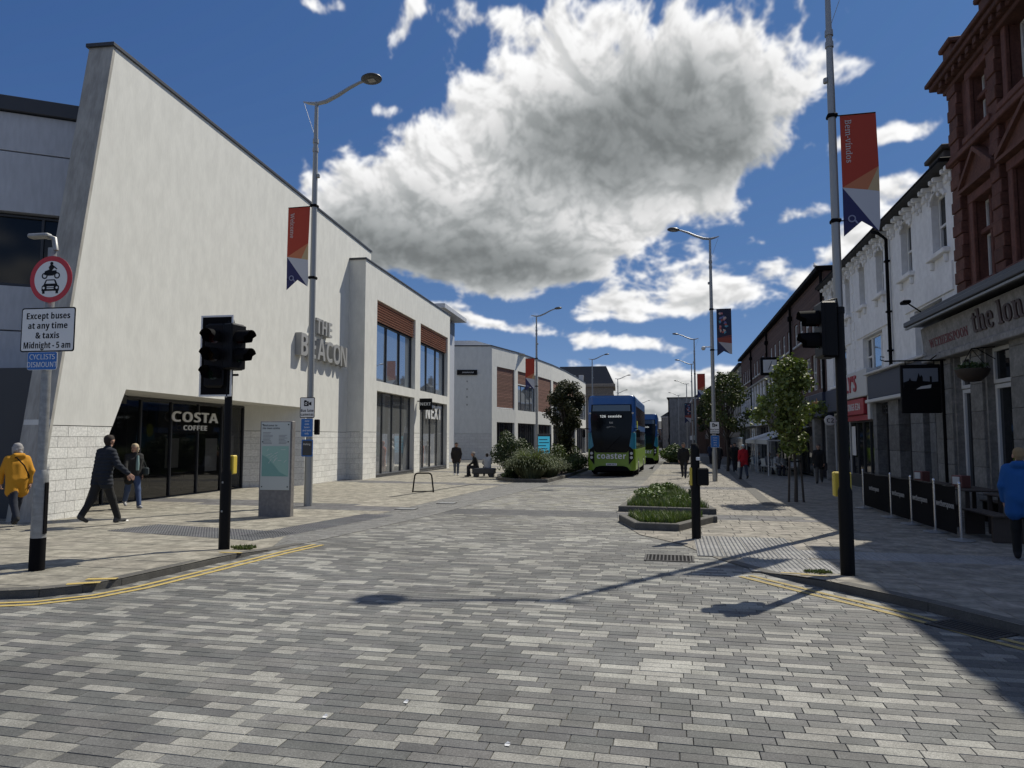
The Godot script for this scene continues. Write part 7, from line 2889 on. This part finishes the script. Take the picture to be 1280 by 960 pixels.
# ---------------------------------------------------------------- people
# joins tapered capsules [a, b, ra, rb, colour, quilting] with a smooth minimum and meshes the result as surface nets
func nets(mb: MB, bones: Array, cell: float, k: float) -> void:
	var lo := Vector3.ONE * 1e9
	var hi := -lo
	for q in bones:
		var r := maxf(q[2], q[3]) + cell * 2.5
		lo = lo.min(q[0] - Vector3.ONE * r).min(q[1] - Vector3.ONE * r)
		hi = hi.max(q[0] + Vector3.ONE * r).max(q[1] + Vector3.ONE * r)
	var nx := int((hi.x - lo.x) / cell) + 2
	var ny := int((hi.y - lo.y) / cell) + 2
	var nz := int((hi.z - lo.z) / cell) + 2
	var f := PackedFloat32Array()
	f.resize(nx * ny * nz)
	f.fill(1.0)
	var best := PackedFloat32Array()
	best.resize(nx * ny * nz)
	best.fill(1.0)
	var who := PackedByteArray()
	who.resize(nx * ny * nz)
	for bi in bones.size():
		var q: Array = bones[bi]
		var a: Vector3 = q[0]
		var ab: Vector3 = q[1] - a
		var l2 := maxf(ab.length_squared(), 1e-8)
		var ra: float = q[2]
		var dr: float = q[3] - ra
		var puff: float = q[5] if q.size() > 5 else 0.0
		var m := maxf(ra, q[3]) + k + cell * 2.0
		var i0 := ((a.min(q[1]) - Vector3.ONE * m - lo) / cell).floor()
		var i1 := ((a.max(q[1]) + Vector3.ONE * m - lo) / cell).ceil()
		var x0 := maxi(int(i0.x), 0)
		var x1 := mini(int(i1.x), nx - 1)
		for z in range(maxi(int(i0.z), 0), mini(int(i1.z), nz - 1) + 1):
			for y in range(maxi(int(i0.y), 0), mini(int(i1.y), ny - 1) + 1):
				var id := (z * ny + y) * nx + x0
				var p := lo + Vector3(x0, y, z) * cell - a
				for x in range(x0, x1 + 1):
					var t := clampf(p.dot(ab) / l2, 0.0, 1.0)
					var d := (p - ab * t).length() - ra - dr * t
					if puff > 0.0:
						d -= puff * (absf(sin((p.y + a.y) * 42.0)) - 0.5)
					if d < best[id]:
						best[id] = d
						who[id] = bi
					var g := f[id]
					var h := maxf(k - absf(g - d), 0.0) / k
					f[id] = minf(g, d) - h * h * k * 0.25
					id += 1
					p.x += cell
	var at_ := PackedInt32Array()
	at_.resize(nx * ny * nz)
	at_.fill(-1)
	var step := [1, nx, nx * ny]
	var off := [0, 1, nx, nx + 1, nx * ny, nx * ny + 1, nx * ny + nx, nx * ny + nx + 1]
	var base := mb.v.size()
	var cells := PackedInt32Array()
	for z in nz - 1:
		for y in ny - 1:
			var id := (z * ny + y) * nx
			for x in nx - 1:
				var c := f[id]
				if absf(c) < cell * 2.2:
					var neg := 0
					for o in off:
						if f[id + o] < 0.0:
							neg += 1
					if neg > 0 and neg < 8:
						var s := Vector3.ZERO
						var n := 0
						for e in 12:
							var ax: int = e / 4
							var u: int = e % 4
							var o0: int
							if ax == 0:
								o0 = (u & 1) * nx + (u >> 1) * nx * ny
							elif ax == 1:
								o0 = (u & 1) + (u >> 1) * nx * ny
							else:
								o0 = (u & 1) + (u >> 1) * nx
							var v0 := f[id + o0]
							var v1 := f[id + o0 + step[ax]]
							if (v0 < 0.0) != (v1 < 0.0):
								var t := v0 / (v0 - v1)
								var w := Vector3.ZERO
								if ax == 0:
									w = Vector3(t, u & 1, u >> 1)
								elif ax == 1:
									w = Vector3(u & 1, t, u >> 1)
								else:
									w = Vector3(u & 1, u >> 1, t)
								s += w
								n += 1
						var p := lo + (Vector3(x, y, z) + s / n) * cell
						var gr := Vector3(f[id + 1] + f[id + off[3]] + f[id + off[5]] + f[id + off[7]] - f[id] - f[id + off[2]] - f[id + off[4]] - f[id + off[6]],
							f[id + off[2]] + f[id + off[3]] + f[id + off[6]] + f[id + off[7]] - f[id] - f[id + 1] - f[id + off[4]] - f[id + off[5]],
							f[id + off[4]] + f[id + off[5]] + f[id + off[6]] + f[id + off[7]] - f[id] - f[id + 1] - f[id + off[2]] - f[id + off[3]])
						at_[id] = mb.v.size()
						mb.v.append(mb.T * p)
						mb.n.append((mb.T.basis * gr).normalized())
						mb.c.append(bones[who[id]][4])
						cells.append(id)
				id += 1
	for id in cells:
		for ax in 3:
			var s: int = step[ax]
			if (f[id] < 0.0) == (f[id + s] < 0.0):
				continue
			var b: int = step[(ax + 1) % 3]
			var c: int = step[(ax + 2) % 3]
			var q := [at_[id], at_[id - b], at_[id - b - c], at_[id - c]]
			if q.min() < 0:
				continue
			if f[id] < 0.0:
				mb.ix.append_array([q[0], q[2], q[1], q[0], q[3], q[2]])
			else:
				mb.ix.append_array([q[0], q[1], q[2], q[0], q[2], q[3]])


func walk_pose(step := 1.0, lean := 0.04, lead := 1.0) -> Dictionary:
	# lead +1: the person's left leg (+x) is in front
	var l := lead
	return {
		"pelvis": Vector3(0, 0.95, 0), "chest": Vector3(0, 1.28, lean), "neck": Vector3(0, 1.49, lean * 1.4), "head": Vector3(0, 1.63, lean * 1.8),
		"hl": Vector3(0.09, 0.92, 0), "hr": Vector3(-0.09, 0.92, 0),
		"kl": Vector3(0.09, 0.50, 0.02 + 0.17 * step * l), "al": Vector3(0.085, 0.09 + (0.12 if l < 0 else 0.0) * step, 0.02 + 0.34 * step * l - (0.06 * step if l < 0 else 0.0)),
		"kr": Vector3(-0.09, 0.50, 0.02 - 0.17 * step * l), "ar": Vector3(-0.085, 0.09 + (0.12 if l > 0 else 0.0) * step, 0.02 - 0.34 * step * l - (0.06 * step if l > 0 else 0.0)),
		"sl": Vector3(0.18, 1.42, lean), "sr": Vector3(-0.18, 1.42, lean),
		"el": Vector3(0.245, 1.15, lean - 0.13 * step * l), "wl": Vector3(0.23, 0.92, lean - 0.12 * step * l + 0.08),
		"er": Vector3(-0.245, 1.15, lean + 0.13 * step * l), "wr": Vector3(-0.23, 0.92, lean + 0.22 * step * l + 0.06),
		"tl": 0.9 if l < 0 else -0.1, "tr": 0.9 if l > 0 else -0.1, "step": step,
	}


func sit_pose() -> Dictionary:
	return {
		"pelvis": Vector3(0, 0.50, 0), "chest": Vector3(0, 0.83, 0.08), "neck": Vector3(0, 1.03, 0.14), "head": Vector3(0, 1.16, 0.19),
		"hl": Vector3(0.09, 0.49, 0.02), "hr": Vector3(-0.09, 0.49, 0.02), "kl": Vector3(0.12, 0.50, 0.44), "kr": Vector3(-0.12, 0.50, 0.42),
		"al": Vector3(0.12, 0.09, 0.46), "ar": Vector3(-0.13, 0.09, 0.36), "sl": Vector3(0.18, 0.97, 0.09), "sr": Vector3(-0.18, 0.97, 0.09),
		"el": Vector3(0.23, 0.74, 0.2), "wl": Vector3(0.1, 0.62, 0.38), "er": Vector3(-0.23, 0.74, 0.18), "wr": Vector3(-0.09, 0.60, 0.38), "tl": 0.0, "tr": 0.0, "step": 0.0,
	}


func hand(mb: MB, wrist: Vector3, dir: Vector3, inward: Vector3, skin: Color, s: float, fine: bool, curl: float) -> void:
	dir = dir.normalized()
	var across := dir.cross(inward).normalized()
	inward = across.cross(dir).normalized()
	var bones := []
	for k in 3:
		var o := across * (k - 1) * 0.024 * s
		bones.append([wrist + o * 0.6, wrist + dir * 0.085 * s + o, 0.018 * s, 0.015 * s, skin])
	for k in 4:
		var o := across * (k - 1.5) * 0.0205 * s
		var l: float = [0.066, 0.078, 0.072, 0.056][k] * s
		var a := wrist + dir * 0.088 * s + o
		var c := curl + 0.08 * k
		var b := a + (dir * cos(c) + inward * sin(c)) * l * 0.52
		var e := b + (dir * cos(c * 2.1) + inward * sin(c * 2.1)) * l * 0.5
		bones.append([a, b, 0.0092 * s, 0.0085 * s, skin])
		bones.append([b, e, 0.0085 * s, 0.0068 * s, skin])
	var th := wrist + dir * 0.028 * s - across * 0.026 * s
	var t1 := th + (dir * 0.6 - across * 0.62 + inward * 0.5).normalized() * 0.042 * s
	bones.append([th, t1, 0.0125 * s, 0.0105 * s, skin])
	bones.append([t1, t1 + (dir * 0.9 - across * 0.1 + inward * 0.4).normalized() * 0.034 * s, 0.0105 * s, 0.008 * s, skin])
	nets(mb, bones, 0.006 if fine else 0.011, 0.008)


# look: coat, legs, shoe, skin, hair colours; optional quilting, hair style, hood, hem length
func person(label: String, where: Transform3D, pose: Dictionary, high: float, look: Dictionary, cell := 0.02, group := "") -> Node3D:
	var t := thing("person", label, "person", where, group)
	var mb := MB.new()
	var s := high / 1.75
	mb.T = Transform3D(Basis.from_scale(Vector3.ONE * s), Vector3.ZERO)
	var P := pose
	var coat: Color = look.coat
	var legs: Color = look.legs
	var shoe: Color = look.shoe
	var skin: Color = look.get("skin", Color(0.42, 0.25, 0.18))
	var bulk: float = look.get("bulk", 1.0)
	var puff: float = look.get("puff", 0.0)
	var up: Vector3 = (P.chest - P.pelvis).normalized()
	var hem: float = look.get("hem", 0.12)
	var B := []
	for q in ["l", "r"]:
		var sg := 1.0 if q == "l" else -1.0
		var hip: Vector3 = P["h" + q]
		var sh: Vector3 = P["s" + q]
		B.append([hip + Vector3(sg * 0.005, 0.06, 0.0), sh + Vector3(-sg * 0.055, -0.08, 0), 0.105 * bulk, 0.105 * bulk, coat, puff])
		B.append([hip + Vector3(0, 0.06, 0), hip + Vector3(sg * 0.012, -hem, 0.0) + (P["k" + q] - hip) * 0.12, 0.108 * bulk, 0.112 * bulk, coat, puff])
		B.append([hip, P["k" + q], 0.098, 0.074, legs])
		B.append([P["k" + q], P["a" + q] + Vector3(0, 0.03, 0), 0.074, 0.062, legs])
		var lift: float = P["t" + q] * P.step
		var toe: Vector3 = P["a" + q] + Vector3(sg * 0.015, -0.045 - 0.09 * lift if lift > 0.0 else -0.045, 0.15 * cos(lift) if lift > 0.0 else 0.15)
		var heel: Vector3 = P["a" + q] + Vector3(0, -0.045 + (0.03 * lift if lift > 0.0 else 0.0), -0.05)
		B.append([heel, toe, 0.043, 0.036, shoe])
		B.append([P["a" + q] + Vector3(0, 0.02, -0.01), heel + Vector3(0, 0.02, 0.02), 0.045, 0.042, shoe])
		B.append([sh, P["e" + q], 0.066 * bulk, 0.054 * bulk, coat, puff])
		B.append([P["e" + q], P["w" + q], 0.054 * bulk, 0.044 * bulk, coat, puff])
	B.append([P.pelvis, P.chest, 0.125 * bulk, 0.135 * bulk, coat, puff])
	B.append([P.sl + Vector3(-0.05, 0.0, 0), P.sr + Vector3(0.05, 0.0, 0), 0.075 * bulk, 0.075 * bulk, coat])
	B.append([P.neck + Vector3(0, -0.06, -0.01), P.head + Vector3(0, -0.06, 0.0), 0.058, 0.052, skin])
	B.append([P.neck + Vector3(0, -0.07, -0.01), P.neck + Vector3(0, 0.0, -0.008), 0.078, 0.07, coat])
	if look.get("hood", false):
		B.append([P.neck + Vector3(0.07, 0.0, -0.09), P.neck + Vector3(-0.07, 0.0, -0.09), 0.06, 0.06, coat])
	nets(mb, B, cell, 0.035)
	# head, with hair as larger lobes at the crown and back
	var hair: Color = look.hair
	var H: Vector3 = P.head
	var turn: float = look.get("turn", 0.0)
	var R := Basis(Vector3.UP, turn)
	var hb := []
	var dark := Color(0.02, 0.016, 0.014)
	hb.append([H + R * Vector3(0, 0.025, -0.02), H + R * Vector3(0, 0.02, 0.018), 0.084, 0.08, skin])
	hb.append([H + R * Vector3(0, -0.03, 0.03), H + R * Vector3(0, -0.075, 0.045), 0.058, 0.036, skin])
	hb.append([H + R * Vector3(0, 0.005, 0.094), H + R * Vector3(0, -0.028, 0.107), 0.009, 0.013, skin])
	for sg in [-1.0, 1.0]:
		hb.append([H + R * Vector3(sg * 0.082, 0.005, -0.005), H + R * Vector3(sg * 0.084, -0.03, 0.0), 0.016, 0.012, skin])
		hb.append([H + R * Vector3(sg * 0.031, 0.006, 0.089), H + R * Vector3(sg * 0.035, 0.006, 0.087), 0.010, 0.010, dark])
		hb.append([H + R * Vector3(sg * 0.018, 0.026, 0.095), H + R * Vector3(sg * 0.044, 0.027, 0.086), 0.006, 0.005, hair * 0.7])
	hb.append([H + R * Vector3(-0.02, -0.052, 0.087), H + R * Vector3(0.02, -0.052, 0.087), 0.006, 0.006, Color(0.25, 0.09, 0.075)])
	var style: String = look.get("style", "short")
	if style == "cap":
		hb.append([H + R * Vector3(0, 0.055, -0.02), H + R * Vector3(0, 0.05, 0.02), 0.085, 0.083, look.cap])
		hb.append([H + R * Vector3(-0.03, 0.055, 0.10), H + R * Vector3(0.03, 0.055, 0.10), 0.02, 0.02, look.cap])
	else:
		hb.append([H + R * Vector3(0, 0.052, -0.03), H + R * Vector3(0, 0.05, 0.008), 0.087, 0.082, hair])
		hb.append([H + R * Vector3(0.02, 0.085, 0.03), H + R * Vector3(-0.03, 0.09, 0.02), 0.045, 0.04, hair])
	hb.append([H + R * Vector3(0, 0.0, -0.055), H + R * Vector3(0, -0.035, -0.05), 0.068, 0.055, hair])
	if style == "bob":
		for sg in [-1.0, 1.0]:
			hb.append([H + R * Vector3(sg * 0.07, 0.03, -0.02), H + R * Vector3(sg * 0.075, -0.085, -0.02), 0.042, 0.03, hair])
		hb.append([H + R * Vector3(0.04, -0.02, -0.07), H + R * Vector3(-0.04, -0.08, -0.07), 0.05, 0.04, hair])
	nets(mb, hb, minf(cell * 0.55, 0.012), 0.014)
	var fine := cell < 0.021
	for q in ["l", "r"]:
		var sg := 1.0 if q == "l" else -1.0
		hand(mb, P["w" + q] + (P["w" + q] - P["e" + q]).normalized() * 0.02, P["w" + q] - P["e" + q], Vector3(-sg, 0, 0.2), skin, 1.0, fine, look.get("grip", 0.35))
	obj("body", mb, M.cloth, t)
	return t


func bag(parent: Node3D, p: Vector3, size: Vector3, tint: Color, top: Vector3) -> void:
	var b := MB.new()
	b.col = tint
	b.box(size, p, minf(size.x, minf(size.y, size.z)) * 0.3)
	var o := obj("bag", b, M.cloth, parent)
	var s := MB.new()
	s.col = tint * 0.6
	s.tube([p + Vector3(0, size.y * 0.45, size.z * 0.3), top, p + Vector3(0, size.y * 0.45, -size.z * 0.3)], 0.008, 5)
	obj("strap", s, M.cloth, o)


func facing(x: float, z: float, dx: float, dz: float, lift := 0.02) -> Transform3D:
	return Transform3D(Basis(Vector3.UP, atan2(dx, dz)), on(x, z, lift))


func people() -> void:
	var black := Color(0.012, 0.012, 0.014)
	var jeans := Color(0.05, 0.075, 0.15)
	var grey_hair := Color(0.30, 0.29, 0.28)
	var a := person("person in a mustard yellow jacket walking past the slanted wall", facing(-12.86, -11.9, -0.92, -0.4, 0.05), walk_pose(0.78, 0.05, -1.0), 1.64, {"coat": Color(0.50, 0.235, 0.012), "legs": Color(0.014, 0.016, 0.03), "shoe": Color(0.02, 0.02, 0.02), "hair": grey_hair, "style": "bob", "bulk": 1.12, "hem": 0.14, "hood": true})
	var st := MB.new()
	st.tube([Vector3(0.15, 1.34, 0.10), Vector3(0.06, 1.36, -0.08), Vector3(-0.05, 1.2, -0.17), Vector3(-0.15, 1.0, -0.14), Vector3(-0.2, 0.88, -0.02)], 0.013, 6)
	obj("shoulder_strap", st, M.dull_black, a)
	var stride := walk_pose(0.85, 0.07, -1.0)
	stride.er = Vector3(-0.31, 1.17, 0.10)
	stride.wr = Vector3(-0.46, 1.00, 0.22)
	var b := person("person in a black quilted jacket striding by the cafe front", facing(-11.5, -12.6, 0.22, -0.97, 0.04), stride, 1.82, {"coat": Color(0.010, 0.012, 0.020), "legs": black, "shoe": Color(0.05, 0.05, 0.05), "hair": Color(0.025, 0.018, 0.014), "puff": 0.014, "bulk": 1.12, "hem": 0.06, "turn": 0.3})
	var so := MB.new()
	so.box(Vector3(0.085, 0.02, 0.24), Vector3(-0.09, 0.03, 0.43), 0.008)
	obj("white_sole", so, M.sign_white, b)
	var c := person("fair haired person in a dark jacket and jeans walking by the cafe glass", facing(-13.75, -16.1, 0.85, 0.52, 0.02), walk_pose(0.8, 0.03, 1.0), 1.66, {"coat": Color(0.016, 0.018, 0.016), "legs": jeans, "shoe": Color(0.35, 0.35, 0.36), "hair": Color(0.42, 0.34, 0.22), "style": "bob", "turn": -0.9})
	var sc := MB.new()
	sc.col = Color(0.20, 0.30, 0.29)
	sc.tube([Vector3(0.06, 1.36, 0.13), Vector3(0.05, 1.15, 0.165), Vector3(0.05, 0.98, 0.16)], [0.03, 0.045, 0.04], 7)
	obj("pale_scarf", sc, M.cloth, c)
	bag(c, Vector3(0.27, 0.95, 0.12), Vector3(0.1, 0.2, 0.26), Color(0.03, 0.04, 0.045), Vector3(0.16, 1.42, 0.04))
	person("person in a dark hooded jacket standing by the store's far window", facing(-11.3, -36.8, 0.25, 0.97), walk_pose(0.18, 0.05, 1.0), 1.74, {"coat": Color(0.022, 0.016, 0.016), "legs": Color(0.085, 0.095, 0.12), "shoe": Color(0.6, 0.6, 0.6), "hair": Color(0.02, 0.016, 0.014), "hood": true, "bulk": 1.18}, 0.026)
	# concrete bench and the two sitting on it
	var be := thing("stone_bench", "low dark stone block bench before the curved arcade", "bench", place(-9.45, -35.6, 6.0, 0.02))
	var sl := MB.new()
	sl.box(Vector3(1.15, 0.30, 0.62), Vector3(0, 0.30, 0), 0.03)
	obj("seat", sl, M.charcoal, be)
	var ft := MB.new()
	for s in [-1, 1]:
		ft.box(Vector3(0.22, 0.16, 0.5), Vector3(s * 0.4, 0.08, 0), 0.01)
	obj("foot", ft, M.charcoal, be)
	person("person in black sitting hunched on the dark stone bench, facing left", facing(-9.85, -35.6, -0.95, 0.3, 0.02), sit_pose(), 1.72, {"coat": black, "legs": Color(0.02, 0.02, 0.024), "shoe": Color(0.03, 0.03, 0.03), "hair": Color(0.28, 0.25, 0.22), "bulk": 1.1}, 0.026)
	person("person in a white top sitting with their back turned on the stone bench", facing(-9.3, -35.75, -0.4, -0.9, 0.02), sit_pose(), 1.62, {"coat": Color(0.5, 0.5, 0.49), "legs": Color(0.03, 0.03, 0.035), "shoe": Color(0.03, 0.03, 0.03), "hair": Color(0.03, 0.025, 0.02)}, 0.028)
	person("distant person in a white top before the arcade's corner shop window", facing(-17.0, -76.0, 0.2, 1.0), walk_pose(0.5, 0.03, 1.0), 1.72, {"coat": Color(0.55, 0.54, 0.52), "legs": black, "shoe": black, "hair": Color(0.03, 0.025, 0.02)}, 0.034)
	var r := person("person in a red jacket and pale cap carrying a white bag", facing(3.33, -35.9, -0.25, -0.97), walk_pose(0.7, 0.04, 1.0), 1.66, {"coat": Color(0.36, 0.010, 0.016), "legs": Color(0.03, 0.04, 0.07), "shoe": black, "hair": grey_hair, "style": "cap", "cap": Color(0.30, 0.38, 0.42), "bulk": 1.1, "hem": 0.1}, 0.026)
	bag(r, Vector3(0.27, 0.72, -0.12), Vector3(0.07, 0.26, 0.22), Color(0.45, 0.45, 0.44), Vector3(0.25, 0.95, -0.1))
	var w := person("person in black with grey trousers and white socks by the navy shop", facing(6.2, -33.2, -0.25, 0.97), walk_pose(0.55, 0.05, -1.0), 1.68, {"coat": Color(0.010, 0.010, 0.011), "legs": Color(0.075, 0.072, 0.066), "shoe": Color(0.03, 0.03, 0.03), "hair": Color(0.10, 0.085, 0.07), "bulk": 1.16}, 0.026)
	bag(w, Vector3(0.28, 0.72, 0.05), Vector3(0.1, 0.34, 0.3), Color(0.03, 0.03, 0.032), Vector3(0.24, 0.98, 0.02))
	person("fair haired person in a bright blue jacket at the right edge", facing(4.98, -11.9, 0.35, -0.94, 0.03), walk_pose(0.3, 0.06, 1.0), 1.62, {"coat": Color(0.008, 0.085, 0.27), "legs": Color(0.008, 0.008, 0.010), "shoe": Color(0.012, 0.012, 0.012), "hair": Color(0.24, 0.17, 0.09), "bulk": 1.16, "hem": 0.12, "hood": true})
	person("person in dark clothes with a pale bag walking behind the slim black post", facing(0.55, -36.5, -0.1, 1.0), walk_pose(0.6, 0.04, 1.0), 1.74, {"coat": black, "legs": Color(0.02, 0.022, 0.028), "shoe": black, "hair": Color(0.05, 0.04, 0.03), "bulk": 1.08}, 0.028)
	# the dark figures beyond the red jacket, and seated cafe customers
	var looks := [
		["person in a black coat walking ahead of the red jacketed person", 3.75, -46.0, 0.1, 1.0, Color(0.012, 0.012, 0.013), 1.76],
		["person in a dark grey coat beside the street tree trunk", 3.0, -49.5, 0.3, -1.0, Color(0.03, 0.03, 0.034), 1.70],
		["taller dark clothed person nearest the shop fronts beyond the awning", 5.1, -52.5, -0.2, 1.0, Color(0.014, 0.012, 0.012), 1.80],
		["person in a brown coat among the distant walkers on the shaded side", 4.4, -57.0, 0.1, 1.0, Color(0.05, 0.032, 0.022), 1.68],
		["person in dark blue far up the shaded pavement", 3.2, -63.0, -0.1, -1.0, Color(0.015, 0.022, 0.05), 1.72],
		["person in a white shirt far up the street by the far bed", 2.2, -82.0, 0.1, 1.0, Color(0.4, 0.4, 0.39), 1.72],
		["tiny dark walker beyond the far bed, left one", 0.2, -100.0, 0.1, 1.0, Color(0.02, 0.02, 0.022), 1.74],
		["tiny dark walker beyond the far bed, right one", 2.9, -108.0, -0.2, 1.0, Color(0.03, 0.022, 0.02), 1.70]]
	var i := 0
	for q in looks:
		person(q[0], facing(q[1], q[2], q[3], q[4]), walk_pose(0.4 + 0.1 * (i % 4), 0.04, 1.0 if i % 2 else -1.0), q[6], {"coat": q[5], "legs": Color(0.02, 0.022, 0.03), "shoe": black, "hair": Color(0.04, 0.03, 0.025), "bulk": 1.08}, 0.034)
		i += 1
	for q in [["cafe customer in white seated under the near awning", 5.5, -41.2, 40.0, Color(0.42, 0.42, 0.40)], ["cafe customer in grey seated midway along the awning", 5.2, -43.0, 100.0, Color(0.12, 0.12, 0.13)], ["cafe customer in pale blue seated at the far awning", 5.1, -47.2, 70.0, Color(0.22, 0.27, 0.33)]]:
		person(q[0], place(q[1], q[2], q[3], 0.0), sit_pose(), 1.7, {"coat": q[4], "legs": Color(0.03, 0.03, 0.04), "shoe": black, "hair": Color(0.2, 0.17, 0.13)}, 0.032)


func leaves(parent: Node3D, called: String, c: Vector3, r: Vector3, n: int, size: float, tint: Color, sd: int, kind := "") -> MeshInstance3D:
	var g := RandomNumberGenerator.new()
	g.seed = sd
	var b := MB.new()
	for k in n:
		var d := Vector3(g.randfn(), g.randfn(), g.randfn()).normalized()
		var f := pow(g.randf(), 0.45)
		leaf(b, c + d * f * r, d, size * g.randf_range(0.7, 1.35), tint, g)
	var o := obj(called, b, M.leaf, parent)
	o.set_meta("kind", "stuff")
	return o


# one leaf: two faces folded along the midrib
func leaf(b: MB, p: Vector3, outward: Vector3, s: float, tint: Color, g: RandomNumberGenerator, long := 1.6) -> void:
	var up := (outward + Vector3(g.randfn(), g.randfn() + 0.4, g.randfn()) * 0.8).normalized()
	var along := up.cross(Vector3(g.randfn(), g.randfn(), g.randfn())).normalized()
	var side := up.cross(along) * s * 0.5
	along *= s * long * 0.5
	b.col = (tint * g.randf_range(0.6, 1.45)).lerp(Color(tint.r * 1.6, tint.g * 1.15, tint.b * 0.7), g.randf() * 0.35)
	var lift := up * s * 0.14
	b.tri(p - along, p + side + lift, p + along)
	b.tri(p - along, p + along, p - side + lift)


func _ready() -> void:
	setting()
	materials()
	rng.seed = 7
	ground()
	beacon()
	grey_block()
	next_block()
	arcade()
	mansard()
	pub()
	white_terrace()
	brick_row()
	far_street()
	street_things()
	people()
